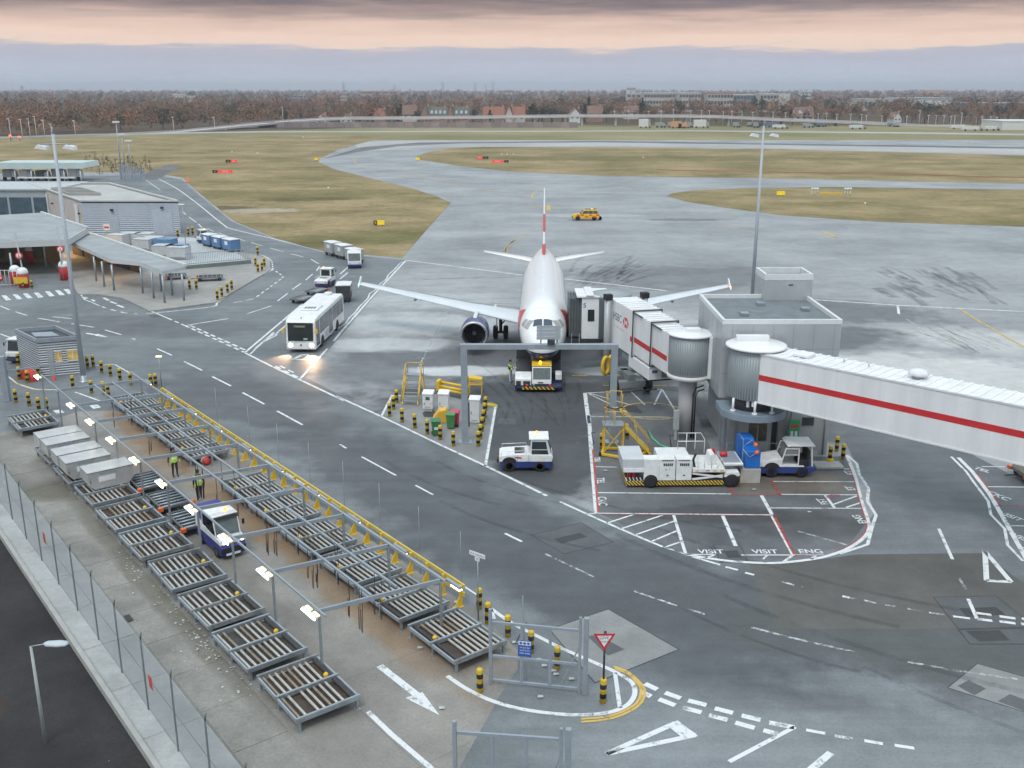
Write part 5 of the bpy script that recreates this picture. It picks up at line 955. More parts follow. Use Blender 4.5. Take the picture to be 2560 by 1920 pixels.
for i in range(7): f = (i+1)/8; x = 2.25-1.65*f; MB().box(x-.1, x+.1, .12, .83, 1.78*f+.08, 1.78*f+.11).build('tread', GALV, st)
for s in (.08, .88): rail(st, [(2.2, s, .2), (2.1, s, 1.1), (.6, s, 2.8), (-.6, s, 2.8)], .025, 'handrail', YEL); rail(st, [(1.4, s, 1.0), (1.3, s, 2.0)], .02, 'baluster', YEL)
for x in (-.6, .0, .6):
    for y in (.05, .95): rail(st, [(x, y, 1.9), (x*.7, y*.8+.1, 3.4), (x*.75, y*.8+.1, 3.9)] if x else [(x, y, 1.9), (x, y, 2.8)], .022, 'cage_bar', YEL)
rail(st, [(-.5, .12, 3.1), (0, .05, 2.98), (.5, .12, 3.1)], .045, 'cage_band', DARKST); rail(st, [(-.42, .12, 3.9), (-.3, .3, 4.05), (.3, .3, 4.05), (.42, .12, 3.9)], .022, 'cage_bar', YEL)
MB().lathe([(0, -.06), (.13, -.06), (.13, .06), (0, .06)], 14, (-.85, 0, .14), 'x').build('castor', BLACK, st)

# --- cabinets, bins and yellow gear on the island
def cabinet(label, k, x, y, w, d, h, plinth=.18, panel=False):
    p = P(k, x, y); c = thing('service_cabinet', label, 'cabinet', (p.x, p.y+d/2, .01), R(-8), 'white service cabinets on the island')
    MB().box(-w/2+.04, w/2-.04, -d/2+.04, d/2-.04, 0, plinth).build('plinth', RUBFLOOR, c); MB().box(-w/2, w/2, -d/2, d/2, plinth+.001, h).build('case', WHITE, c, .02)
    MB().prism([(-d/2-.06, h), (-d/2-.04, h+.06), (d/2+.04, h+.2), (d/2+.04, h)], -w/2-.04, w/2+.04, 'x').build('lid', WHITE, c, .01); MB().box(-w/2+.05, w/2-.05, -d/2-.012, -d/2-.002, plinth+.1, h-.06).build('door', WHITE2, c)
    MB().box(-w/2+.1, -w/2+.14, -d/2-.04, -d/2-.013, h*.4, h*.52).build('handle', DARKST, c); MB().box(-.2, .2, -d/2-.016, -d/2-.013, plinth+.13, plinth+.16).build('lettering_strip', DARKST, c)
    if panel: MB().box(-.13, .15, -d/2-.03, -d/2-.013, h*.68, h*.86).build('display', M('display_green', (.04, .14, .08), .3), c); MB().box(.18, .22, -d/2-.02, -d/2-.013, h*.45, h*.5).build('button', RED, c)
cabinet('white service cabinet with green display screen on the stand island', 'z5', 568, 1105, .70, .55, 1.25, .2, True); cabinet('plain white service cabinet in the middle of the stand island', 'z5', 668, 1105, .70, .55, 1.25, .2); cabinet('taller narrow white cabinet right of the portal leg', 'z5', 868, 1180, .68, .5, 1.62, .05)
def wheelie(label, k, x, y, mat, rz, paper=False):
    p = P(k, x, y); b = thing('wheeled_bin', label, 'bin', (p.x, p.y+.3, .01), rz, 'wheeled bins on the island')
    MB().loft([[(-.22, -.24, .06), (.22, -.24, .06), (.22, .2, .06), (-.22, .2, .06)], [(-.29, -.34, .98), (.29, -.34, .98), (.29, .34, .98), (-.29, .34, .98)]], smooth=False).build('bin_body', mat, b, .03)
    MB().prism([(-.38, .98), (-.36, 1.04), (0, 1.1), (.36, 1.06), (.4, .98)], -.32, .32, 'x').build('lid', mat, b, .02); MB().cyl((-.25, .42, 1.0), (.25, .42, 1.0), .02, n=6).build('handle', mat, b)
    for s in (-.24, .24): MB().lathe([(0, -.03), (.1, -.03), (.1, .03), (0, .03)], 12, (s, .25, .1), 'x').build('wheel', BLACK, b)
    if paper: MB().box(-.12, .12, -.302, -.292, .45, .68).build('notice', WHITE, b)
GREENP = M('bin_green', (.035, .18, .075), .5, .12, 3); REDP = M('bin_red', (.55, .05, .10), .5, .12, 3)
wheelie('green wheeled bin with white notice at the front of the island', 'z5', 615, 1265, GREENP, R(8), True); wheelie('green wheeled bin leaning in front of the red bin', 'z5', 712, 1220, M('bin_green2', (.07, .24, .08), .5, .12, 3), R(-4)); wheelie('red wheeled bin behind the second green bin', 'z5', 738, 1205, REDP, R(172))
p = P('z5', 650, 1195); o = MB().prism([(-.5, 0), (-.55, .35), (-.15, .85), (.35, .95), (.5, .6), (.5, 0)], -.4, .4, 'y').build('grit_bin', M('grit_yellow', (.72, .42, .05), .5, .1, 2), None, .06, loc=(p.x-.05, p.y+.9, .01)); tag(o, 'yellow moulded grit bin between the bins and cabinets', 'bin')
p = P('z5', 730, 1045); yb = thing('yellow_tow_arm', 'yellow twin tube towing arm lying behind the white cabinets', 'tow bar', (p.x, p.y+1.2, .01), R(-12))
for z, y in ((.55, 0), (.8, .2), (.35, -.1)): MB().cyl((-1.1, y, z+.25), (.8, y, z), .1, n=12).build('tube', YEL, yb)
MB().box(.6, 1.0, -.3, .4, .1, .85).box(-1.3, -1.05, -.3, .4, .5, 1.25).build('yoke', YEL, yb, .04); wheel(yb, .8, -.5, .18, .12); wheel(yb, .8, .55, .18, .12); MB().bar((-1.2, 0, .05), (-1.2, 0, .55), .08).build('prop', DARKST, yb)
p = P('z5', 870, 1010); yc = thing('yellow_chock_rack', 'small yellow rack standing behind the taller cabinet', 'rack', (p.x, p.y+.8, .01))
for x in (-.45, .45):
    for y in (-.3, .3): MB().bar((x, y, 0), (x, y, 1.25), .06).build('leg', YEL, yc)
MB().box(-.5, .5, -.35, .35, .75, .82).build('shelf', YEL, yc); MB().prism([(-.5, 1.1), (-.5, 1.35), (.5, 1.2), (.5, 1.1)], -.35, .35, 'y').build('rack_top', YEL, yc, .02)
p = P('z5', 960, 1075); o = MB().prism([(-.5, 0), (-.45, .16), (.2, .14), (.6, 0)], -.3, .3, 'y').build('wheel_chock', M('dull_yellow', (.42, .34, .06), .6, .2), None, .02, loc=(p.x, p.y+.3, 0)); tag(o, 'flat dull yellow wedge lying at the right corner of the island', 'wheel chock')
# --- blue tank on concrete blocks with frame
bt = thing('concrete_block', 'pale concrete block plinth standing in front of the pier building', 'block', (12.95, 52.9, 0)); MB().box(0, 1.15, 0, 2.5, 0, .85).build('block', RUBFLOOR, bt, .03)
tk = thing('blue_tank', 'bright blue square tank in a metal frame on the concrete block', 'tank', (12.95, 52.9, .855)); BT = M('tank_blue', (.01, .14, .50), .45, .1, 2)
MB().box(.25, 1.1, .1, 1.1, 0, 1.05).build('tank_body', BT, tk, .06); MB().box(.1, .95, 1.15, 2.2, 0, 1.45).build('tank_body', BT, tk, .06)
for pts in ([(.05, .05, 0), (.05, .05, 1.75), (.55, .05, 1.75), (1.0, .05, 1.1)], [(.05, .05, 1.35), (.55, .05, 1.75)], [(.05, .05, 1.2), (.45, .05, .7), (1.0, .05, 1.1)], [(.05, 1.2, 0), (.05, 1.2, 1.75), (.05, .05, 1.75)]): rail(tk, pts, .025, 'frame_bar', GALV)
for x, z in ((.75, 1.45), (.85, 1.0)): MB().lathe([(0, -.03), (.12, -.02), (.13, .02), (0, .03)], 12, (x, .02, z), 'y').build('orange_disc', ORANGE, tk)
fr = thing('metal_railing', 'thin galvanised railing along the foot of the pier building', 'railing', (12.9, 56.6, 0))
for x in (0, 1.2, 2.4, 3.6): MB().cyl((x, 0, 0), (x, 0, 1.1), .022, n=6).build('post', GALV, fr)
for z in (.6, 1.08): MB().cyl((0, 0, z), (3.6, 0, z), .02, n=6).build('rail', GALV, fr)
p = P('a6', 1730, 430); o = MB().box(-.9, .75, -.45, .6, 0, .16).build('kerb_block', RUBFLOOR, None, .03, loc=(p.x, p.y, .005)); tag(o, 'flat concrete plinth beneath the bollard right of the open cab tractor', 'plinth')
p = P('z5', 2020, 1290); gh = MB().tube([P('z5', 1985, 1225, .05), P('z5', 2010, 1275, .05), P('z5', 2060, 1320, .05), P('z5', 2125, 1340, .05)], .06, 8).build('green_hose', M('hose_green', (.10, .42, .25), .5), None); tag(gh, 'pale green hose lying curved on the bay surface', 'hose')
for (k, x, y), lb in ((('z5', 2130, 1330), 'short dark stake leaning at the end of the green hose'), (('z5', 1630, 1310), 'short grey marker frame at the left edge of the bay')):
    p = P(k, x, y); o = MB().cyl((0, 0, 0), (-.12, .1, .7), .03, n=8).cyl((-.16, .1, .7), (.1, .1, .72), .025, n=8).build('marker_stake', DARKST, None, loc=(p.x, p.y, 0)); tag(o, lb, 'stake')

# --- dollies and carts
def dolly(label, loc, rz, L_=2.35, W_=1.7, group='pallet dollies'):
    d = thing('container_dolly', label, 'dolly', loc, rz, group); DK = M('dolly_deck', (.17, .18, .185), .55, .2, 3, .4)
    MB().box(-W_/2, -W_/2+.08, 0, L_, .38, .5).box(W_/2-.08, W_/2, 0, L_, .38, .5).box(-W_/2+.081, W_/2-.081, 0, .08, .38, .5).box(-W_/2+.081, W_/2-.081, L_-.08, L_, .38, .5).build('deck_frame', DK, d)
    MB().box(-W_/2+.09, W_/2-.09, .09, L_-.09, .36, .40).build('deck_plate', DARKST, d)
    for i in range(6): y = .25+i*(L_-.5)/5; MB().cyl((-W_/2+.12, y, .44), (W_/2-.12, y, .44), .05, n=8).build('roller', GALV, d)
    for s in (-1, 1):
        MB().box(s*W_/2-.13, s*W_/2+.13, -.06, .14, .3, .52).build('corner_guard', ORANGE, d, .02)
        for y in (.4, L_-.4): wheel(d, s*(W_/2-.2), y, .2, .14)
    MB().bar((0, 0, .3), (0, -.7, .25), .07).build('drawbar', DARKST, d); return d
def cart(label, loc, rz, side, group):
    c = thing('baggage_cart', label, 'cart', loc, rz, group)
    MB().box(-.75, .75, 0, 2.3, .36, .48).build('deck', DARKST, c); 
    for s in (-1, 1): MB().box(s*.74-.02, s*.74+.02, .05, 2.25, .48, 1.78).build('side_panel', side, c); MB().box(s*.762, s*.766, .7, 1.5, 1.05, 1.55).build('side_notice', WHITE, c)
    MB().box(-.72, .72, .03, .07, .48, 1.78).build('end_panel', side, c); MB().box(-.72, .72, 2.23, 2.27, .48, 1.78).build('end_panel', side, c)
    MB().prism([(-.8, 1.78), (-.78, 1.86), (0, 1.92), (.78, 1.86), (.8, 1.78)], -.03, 2.33, 'y').build('roof', WHITE, c, .02)
    for s in (-1, 1):
        for y in (.4, 1.9): wheel(c, s*.6, y, .2, .14)
    MB().bar((0, 0, .3), (0, -.7, .25), .06).build('drawbar', DARKST, c); return c
CARTB = M('cart_blue', (.10, .20, .38), .5, .1, 2)
a, b = P('z4', 1345, 245), P('z4', 1485, 275)
d_ = (b-a).to_2d().normalized(); rz_ = math.atan2(d_.y, d_.x) - R(90)
for i, f in enumerate((0, .46, .92)): q = P('z4', 1330, 245).lerp(P('z4', 1475, 280), f); cart(['blue sided white roofed cart coupled directly behind the pen tractor', 'blue sided white roofed cart, middle of the three beside the pen', 'blue sided white roofed cart, last of the three beside the pen'][i], (q.x, q.y, 0), rz_, CARTB, 'carts beside the container pen')
# delivery tractor with two carts near the grass
p = P('z5', 95, 185); t = thing('tow_truck', 'white tow tractor with large windscreen leading grey carts near the grass', 'tractor', (p.x, p.y, 0), R(8), 'baggage tractors')
MB().prism([(0, .3), (-.02, .95), (.22, 2.0), (2.2, 2.02), (2.25, .3)], -.85, .85, 'x').build('cab', WHITE, t, .06); MB().prism([(-.022, 1.0), (-.008, .98), (.205, 1.85), (.19, 1.88)], -.72, .72, 'x').build('windscreen', M('cab_glass', (.13, .16, .16)), t); MB().box(-.85, .85, -.08, .02, .28, .55).build('bumper', BLUE, t, .03)
for s in (-1, 1): polyx(s*.852, [(.2, 1.15), (.35, 1.85), (1.5, 1.85), (1.5, 1.15)]).build('side_window', GLASS, t); wheel(t, s*.72, .5, .34, .22); wheel(t, s*.72, 1.8, .34, .22); MB().lathe([(0, -.03), (.1, -.02), (.11, 0)], 12, (s*.6, -.03, .75), 'y').build('headlight', M('lamp_glass', (.6, .6, .55)), t)
CARTG = M('cart_grey', (.36, .37, .37), .5, .15, 2)
for i, (x, y, lb) in enumerate(((115, 165, 'grey sided cart coupled right behind the white tow tractor'), (45, 135, 'grey sided cart in the middle of the train by the grass'), (-25, 115, 'grey sided cart at the tail of the train by the grass'))):
    p = P('z5', x, y); cart(lb, (p.x, p.y+1.2, 0), R(38), CARTG, 'grey carts near the grass')
for i, (x, y, lb) in enumerate(((2075, 540, 'orange cornered dolly nearest the tractor behind the bus'), (1985, 590, 'orange cornered dolly showing left of the bus roof'))):
    p = P('z4', x, y); dolly(lb, (p.x, p.y, 0), R(160), group='dollies behind the bus')
p = P('z4', 2160, 610); t = cart('dark cage cart standing behind the rear of the bus', (p.x+.8, p.y, 0), R(5), DARKST, 'dark cage carts')
p = P('z4', 1265, 475); dolly('orange cornered dolly parked flat in front of the pen railing', (p.x, p.y, .12), R(-75), 3.0, group='dollies by the canopy'); p = P('z4', 1140, 470); dolly('orange cornered dolly half under the canopy edge', (p.x-1.5, p.y+.5, .12), R(-70), group='dollies by the canopy')
p = P('d', 2180, 1035); t = dolly('rusty loaded dolly at the right edge of the photograph', (p.x+.4, p.y, 0), R(-88), 3.2, 1.8); MB().box(-.8, .8, .1, 3.0, .505, .95).build('load_base', M('rusty_pallet', (.42, .38, .30), .7, .3, 4), t, .02)

# --- yellow airfield car
p = P('z2', 1580, 1415); cr = thing('airfield_car', 'yellow and red chequered off road car with roof beacons on the apron', 'car', (p.x, p.y, 0), R(-90))
CY = M('car_yellow', (.80, .50, .02), .3, .06, 2, coat=.4); CR = M('car_red', (.72, .10, .03), .35, .06, 2, coat=.3)
def carring(z, x, y0, y1): return None
MB().prism([(-2.25, .35), (-2.3, .75), (-2.15, 1.0), (-1.05, 1.12), (2.2, 1.12), (2.28, .85), (2.2, .35)], -.9, .9, 'x').build('car_body', CY, cr, .10, 3); MB().prism([(-1.05, 1.10), (-.35, 1.75), (1.95, 1.78), (2.2, 1.10)], -.78, .78, 'x').build('cabin', CY, cr, .08, 3)
MB().prism([(-1.06, 1.14), (-1.03, 1.12), (-.42, 1.68), (-.46, 1.70)], -.66, .66, 'x').build('windscreen', M('car_glass', (.09, .11, .12), .1), cr)
for s in (-1, 1):
    for a, b, c, d in ((-.78, -.36, .32, .30), (.38, .36, 1.12, 1.14), (1.2, 1.2, 1.85, 2.0)): polyx(s*.784, [(a, 1.16), (b, 1.66), (c, 1.66), (d, 1.16)]).build('side_window', M('car_glass', (.09, .11, .12)), cr)
    for a, z in ((-.9, .82), (-.2, .52), (.5, .82), (1.2, .52), (1.7, .82), (-1.6, .82)): polyx(s*.903, [(a, z), (a+.55, z), (a+.55, z+.26), (a, z+.26)]).build('red_square', CR, cr)
    for y in (-1.4, 1.4): wheel(cr, s*.78, y, .37, .24); polyx(s*.902, [(y+.45*math.cos(R(t_)), .38+.42*math.sin(R(t_))) for t_ in range(0, 181, 20)]).build('wheel_arch', BLACK, cr)
    MB().box(s*.62-.14, s*.62+.14, -2.31, -2.24, .7, .85).build('headlight', M('lamp_glass', (.6, .6, .55)), cr, .03); MB().box(s*.98-.08, s*.98+.08, -.95, -.85, 1.1, 1.28).build('mirror', BLACK, cr, .02); MB().cyl((s*.6, -.2, 1.84), (s*.6, 1.8, 1.86), .03, n=6).build('roof_rail', BLACK, cr)
MB().box(-.88, .88, -2.36, -2.2, .4, .62).build('bumper', BLACK, cr, .04); MB().box(-.88, .88, 2.22, 2.36, .4, .62).build('bumper', BLACK, cr, .04); MB().box(-.55, .55, .9, 1.2, 1.8, 1.98).build('beacon_bar', M('beacon_yellow', (.95, .60, .05), .3, 0, 1, 0, .5), cr, .04); wheel(cr, .05, 2.42, .34, .2)

# ------------------------------------------------------------------ people
SKINM = M('skin', (.42, .25, .18), .6, .06, 6); HAIR = M('dark_hair', (.03, .022, .018), .7, .2, 20); CLOTHD = M('navy_workwear', (.018, .022, .035), .8, .25, 8); CLOTHP = M('pale_grey_trousers', (.50, .53, .58), .8, .12, 8)
HIVIS = band_mat('hi_vis_lime', 2, [(0, (.50, .88, .10)), (.26, (.88, .90, .84)), (.42, (.50, .88, .10)), (.58, (.88, .90, .84)), (.72, (.50, .88, .10))], .6, 2.0, -1.98, False, dirt=.06)
for q in ('hi_vis_lime',):
    b_ = MATS[q].node_tree.nodes['Principled BSDF']
def person(label, loc, rz, trousers, J):
    """J: joint offsets for the pose"""
    t = thing('person', label, 'person', loc, rz, None); V = {}; E_ = []
    base = dict(pel=(0, 0, .96), spine=(0, 0, 1.14), chest=(0, 0, 1.32), neck=(0, 0, 1.47), head0=(0, -.01, 1.56), head1=(0, -.02, 1.66), crown=(0, -.01, 1.74), nose=(0, -.105, 1.625))
    for s, n in ((-1, 'L'), (1, 'R')): base.update({'sh'+n: (s*.19, 0, 1.40), 'el'+n: (s*.25, .03, 1.12), 'wr'+n: (s*.25, -.06, .88), 'pa'+n: (s*.25, -.08, .82), 'hip'+n: (s*.10, 0, .91), 'kn'+n: (s*.115, -.02, .50), 'an'+n: (s*.12, .02, .09), 'toe'+n: (s*.13, -.17, .045)})
    base.update(J); rad = dict(pel=.15, spine=.135, chest=.155, neck=.06, head0=.075, head1=.098, crown=.07, nose=.018, sh=.075, el=.052, wr=.036, pa=.036, hip=.105, kn=.068, an=.05, toe=.038)
    for n in ('L', 'R'):
        wr, pa = Vector(base['wr'+n]), Vector(base['pa'+n]); d = (pa-wr).normalized(); sx = d.cross(Vector((0, 1, 0))); sx = sx.normalized() if sx.length > .1 else Vector((1, 0, 0))
        for i, (o_, ln) in enumerate(((-.03, .06), (-.01, .075), (.01, .07), (.03, .055))):
            base['f%d%s' % (i, n)] = pa + sx*o_ + d*.035; base['g%d%s' % (i, n)] = pa + sx*o_*1.1 + d*(.035+ln*.5); base['h%d%s' % (i, n)] = pa + sx*o_ + d*(.035+ln) + Vector((0, -.02, 0))
        base['th'+n] = wr.lerp(pa, .5) + sx*-.04 + Vector((0, -.02, 0)); base['tt'+n] = base['th'+n] + d*.05 + sx*-.015
    keys = list(base); idx = {k: i for i, k in enumerate(keys)}
    E_ = [('pel', 'spine'), ('spine', 'chest'), ('chest', 'neck'), ('neck', 'head0'), ('head0', 'head1'), ('head1', 'crown'), ('head1', 'nose')]
    for n in 'LR':
        E_ += [('chest', 'sh'+n), ('sh'+n, 'el'+n), ('el'+n, 'wr'+n), ('wr'+n, 'pa'+n), ('pel', 'hip'+n), ('hip'+n, 'kn'+n), ('kn'+n, 'an'+n), ('an'+n, 'toe'+n), ('wr'+n, 'th'+n), ('th'+n, 'tt'+n)]
        for i in range(4): E_ += [('pa'+n, 'f%d%s' % (i, n)), ('f%d%s' % (i, n), 'g%d%s' % (i, n)), ('g%d%s' % (i, n), 'h%d%s' % (i, n))]
    me = bpy.data.meshes.new('body'); me.from_pydata([tuple(base[k]) for k in keys], [(idx[a], idx[b]) for a, b in E_], [])
    o = bpy.data.objects.new('body', me); col.objects.link(o); md = o.modifiers.new('s', 'SKIN'); o.modifiers.new('u', 'SUBSURF').levels = 1
    for k, i in idx.items():
        r = rad.get(k) or rad.get(k[:-1]) or .0095; me.skin_vertices[0].data[i].radius = (r*(1.15 if k in ('pel', 'chest', 'spine') else 1), r*(.85 if k in ('pel', 'chest', 'spine') else 1)); me.skin_vertices[0].data[i].use_root = (k == 'pel')
    dg = bpy.context.evaluated_depsgraph_get(); dg.update(); bm_ = bpy.data.meshes.new_from_object(o.evaluated_get(dg)); bpy.data.objects.remove(o)
    bm_.materials.clear()
    for q in (SKINM, CLOTHD, trousers, BLACK): bm_.materials.append(q)
    hipz = base['pel'][2]; wl = [Vector(base['wrL']), Vector(base['wrR'])]
    vest = MB()
    for f in bm_.polygons:
        c = f.center; f.use_smooth = True
        hand = any((c-w).length < .16 and (c-Vector(base['el'+n])).length > (w-Vector(base['el'+n])).length-.02 for w, n in zip(wl, 'LR'))
        f.material_index = 0 if (c.z > base['neck'][2]+.01 or hand) else 3 if c.z < .1 else 2 if c.z < hipz-.02 and abs(c.x) < .21 else 1
        if hipz-.06 < c.z < base['neck'][2]-.02 and abs(c.x - base['chest'][0]*.5) < .25 and not hand and all((c-Vector(base['el'+n])).length > .14 for n in 'LR'):
            vest.add([bm_.vertices[i].co + bm_.vertices[i].normal*.018 for i in f.vertices], [tuple(range(len(f.vertices)))], True)
    link('body', bm_, t); vest.build('hi_vis_vest', HIVIS, t)
    h = Vector(base['crown']); MB().loft([[(h.x+r*math.cos(R(30*i)), h.y+.015+r*1.1*math.sin(R(30*i)), h.z+z) for i in range(12)] for z, r in ((-.10, .085), (-.05, .104), (0, .098), (.04, .075), (.065, .03))]).build('hair', HAIR, t)
    return t
p = P('z5', 1095, 915); person('person in hi vis vest and pale trousers standing beside the pushback tug', (p.x, p.y, 0), R(65), CLOTHP, {'wrR': (.20, -.26, 1.12), 'elR': (.25, -.04, 1.12), 'paR': (.17, -.32, 1.14), 'wrL': (-.16, -.24, 1.1), 'elL': (-.25, 0, 1.12), 'paL': (-.12, -.30, 1.12), 'anL': (-.14, -.05, .09), 'toeL': (-.15, -.24, .045)})
person('person in dark workwear and lime vest, farther one standing in the rack yard', (-19.44, 53.9, .01), R(35), CLOTHD, {'elL': (-.31, .02, 1.14), 'wrL': (-.34, -.02, .9), 'paL': (-.34, -.04, .84), 'elR': (.33, -.05, 1.17), 'wrR': (.28, -.24, 1.08), 'paR': (.25, -.30, 1.07)})
person('person in dark workwear and lime vest walking in front of the empty dolly', (-17.0, 50.45, .01), R(205), CLOTHD, {'elL': (-.28, .1, 1.13), 'wrL': (-.29, .08, .88), 'paL': (-.29, .07, .82), 'anL': (-.11, -.18, .1), 'knL': (-.11, -.13, .5), 'toeL': (-.12, -.37, .06), 'anR': (.11, .2, .12), 'knR': (.11, .06, .5), 'toeR': (.12, .02, .05)})

# ------------------------------------------------------------------ bollards
BOLM = band_mat('bollard_hoops', 2, [(0, (.70, .48, .03)), (.2, (.018, .018, .018)), (.4, (.70, .48, .03)), (.6, (.018, .018, .018)), (.8, (.70, .48, .03))], .5, 1/.98, 0, dirt=.25)
bme = MB().lathe([(.125, 0), (.125, .93), (.115, .965), (.07, .985), (0, .99)], 18).mesh('bollard'); bme.materials.append(BOLM)
bme2 = MB().lathe([(.125, 0), (.125, .93), (.115, .965), (.07, .985), (0, .99)], 18).lathe([(.26, 0), (.26, .1), (.15, .16), (.124, .16)], 18).mesh('bollard'); bme2.materials.append(BOLM)
def bollards(k, pts, group, lab, z=0.0, sc_=1.0, me=None):
    for i, (x, y) in enumerate(pts):
        p = P(k, x, y); o = link('bollard', me or bme, None, (p.x, p.y, z)); o.scale = (sc_, sc_, sc_); o.rotation_euler = (R(random.uniform(-1.2, 1.2)), R(random.uniform(-1.2, 1.2)), random.random()*6)
        tag(o, lab % ORD[i] if '%s' in lab else lab, 'bollard', group)
bollards('z5', [(365, 1047), (345, 1090), (320, 1135)], 'bollards on the island left end', 'black and yellow bollard at left end of island, %s from the back', .01)
bollards('z5', [(400, 1172), (482, 1210), (562, 1248), (645, 1285), (730, 1325)], 'bollards on the island front edge', 'black and yellow bollard on front edge of island, %s from left', .01)
bollards('z5', [(888, 1325), (903, 1280), (913, 1232), (922, 1185), (930, 1138), (936, 1095)], 'bollards on the island right edge', 'black and yellow bollard on right edge of island, %s from the front', .01)
bollards('z5', [(1682, 1338)], None, 'black and yellow bollard left of the yellow ladder stand'); bollards('z5', [(1845, 1275)], None, 'black and yellow bollard partly hidden behind the yellow ladder stand')
bollards('a6', [(1732, 405)], None, 'black and yellow bollard with yellow collar on the concrete plinth', .16, .95, bme2); bollards('a6', [(1778, 330)], None, 'black and yellow bollard at the back beside pier building corner'); bollards('a6', [(1818, 380)], None, 'rightmost black and yellow bollard by the pier building')
# ------------------------------------------------------------------ dolly yard
RZU = math.atan2(YU.y, YU.x)                       # local x runs along the rows, local -y across towards the guard rail
ROLL = M('pale_roller', (.47, .455, .42), .45, .25, 6, .2); ROLLW = M('worn_roller', (.27, .22, .17), .6, .35, 6, .2); TRAY = M('rack_tray', (.045, .042, .04), .7, .3, 3); RUST = M('rust_stain', (.20, .11, .06), .8, .4, 3)
rk_mesh = {}
def shared(key, fn, mat):
    if key not in rk_mesh: me = fn().mesh(key, .006, 1); me.materials.append(mat); rk_mesh[key] = me
    return rk_mesh[key]
def rack(label, u, v, flip, group):
    q = Y(u+random.uniform(-.06, .06), v+random.uniform(-.06, .06)); r = thing('roller_rack', label, 'roller rack', (q.x, q.y, .01), RZU + R(random.uniform(-1.2, 1.2)), group)
    for i, x in enumerate((.06, 1.73, 3.4)): bv = random.choice((0, 0, 1)); link('cross_beam', shared('cross_beam%d' % bv, lambda: MB().box(-.045, .045, -2.5, 0, .40, .60), (GALV, M('stained_steel', (.25, .265, .27), .6, .4, 2, .2))[bv]), r, (x, 0, 0))
    link('side_beam', shared('side_beam', lambda: MB().box(.11, 1.68, -.04, .04, .38, .53).box(1.78, 3.35, -.04, .04, .38, .53), GREYST), r, (0, -.05, 0)); link('side_beam', shared('side_beam', None, GREYST), r, (0, -2.45, 0))
    tv = random.choice((0, 0, 1, 2)); link('tray', shared('tray%d' % tv, lambda: MB().box(.11, 1.68, -2.4, -.1, .34, .37).box(1.78, 3.35, -2.4, -.1, .34, .37), (TRAY, M('rusty_tray', (.060, .042, .031), .8, .5, 2.5), M('dusty_tray', (.052, .05, .046), .8, .4, 2.5))[tv]), r)  # dark rack interior painted as a near-black sheet under the rollers, some rusty
    for x in (.1, 1.73, 3.36):
        for y in (-.12, -2.38): link('leg', shared('leg', lambda: MB().box(-.05, .05, -.05, .05, 0, .40).box(-.1, .1, -.1, .1, 0, .02), GALV), r, (x, y, 0))
    n = 8
    for b in (0, 1):
        skip = random.choice((2, 3, 4, 5)) if random.random() < .5 else -1
        for i in range(n):
            y = -.55 - i*.245 if flip else -.20 - i*.245
            if random.random() < .03: continue
            rw = random.random() < .2; link('roller', shared('roller_worn' if rw else 'roller', lambda: MB().cyl((.12, 0, 0), (1.66, 0, 0), .052, n=10), ROLLW if rw else ROLL), r, (b*1.67, y, .47 - (.02 if i == skip else 0)))
    y = -.08 if flip else -2.42
    link('brake_knob', shared('brake_knob', lambda: MB().lathe([(0, .45), (.09, .45), (.1, .6), (.05, .66), (0, .66)], 10), YEL), r, (1.95, -.35 if flip else -2.1, 0)); link('stop_roller', shared('stop_roller', lambda: MB().cyl((.12, 0, 0), (3.3, 0, 0), .08, n=10), TRAY), r, (0, -.25 if flip else -2.27, .47))
    return r
ORDN = ['nearest', 'second', 'third', 'fourth', 'fifth', 'sixth', 'seventh', 'eighth', 'ninth', 'tenth', 'eleventh']
for k in range(11):
    if k == 9: continue
    nm = 'grey roller rack of the fence side row, %s from the near end' % ORDN[k] if k < 6 else ['grey roller rack under the nearest silver container', 'grey roller rack under the middle silver containers', 'grey roller rack under the farthest silver containers', '', 'far empty grey roller rack of the fence side row by the crossing stripes'][k-6]
    rack(nm, -2.55+3.93*k if k < 10 else 36.5, -2.45 if k < 7 else -2.6, False, 'roller racks along the fence side')
for k in [0, 1, 2, 3, 4, 5, 7, 8, 9, 10]:
    nm = 'grey roller rack of the guard rail row, %s from the near gate' % ORDN[k] if k < 6 else 'grey roller rack of the guard rail row, %s from its far end' % ['first', 'second', 'third', 'fourth'][10-k]
    rack(nm, -2.95+3.95*k, 4.0, True, 'roller racks along the guard rail')
# silver air cargo containers
ALU = M('container_aluminium', (.60, .60, .59), .34, .12, 1.2, .55)
def container(label, u, v, w=1.45, L_=2.45, h=1.02, group='silver cargo containers', z=.60, mat=None, rz=None, loc=None):
    q = loc or Y(u, v); c = thing('cargo_container', label, 'container', (q.x, q.y, z), RZU if rz is None else rz, group)
    MB().prism([(-.32, 0), (0, .36), (0, h), (-L_, h), (-L_, .36), (-L_+.32, 0)], 0, w, 'x').build('shell', mat or ALU, c, .02)
    MB().box(-.004, -.001, -1.45, -.55, .42, .72).build('label_panel', WHITE, c); MB().box(-.005, -.001, -1.5, -.62, .80, .92).build('lettering_strip', M('strip_grey', (.30, .31, .33), .5), c)
    m = MB()
    for y in (-.012, -L_-.012): m.box(.0, w, y, y+.024, h-.05, h+.012)
    for x in (-.012, w-.012): m.box(x, x+.024, -L_+.013, -.013, h-.05, h+.012)
    m.build('edge_rail', CHROME, c); MB().box(-.006, -.001, -.16, -.10, .4, .75).build('latch', CHROME, c); return c
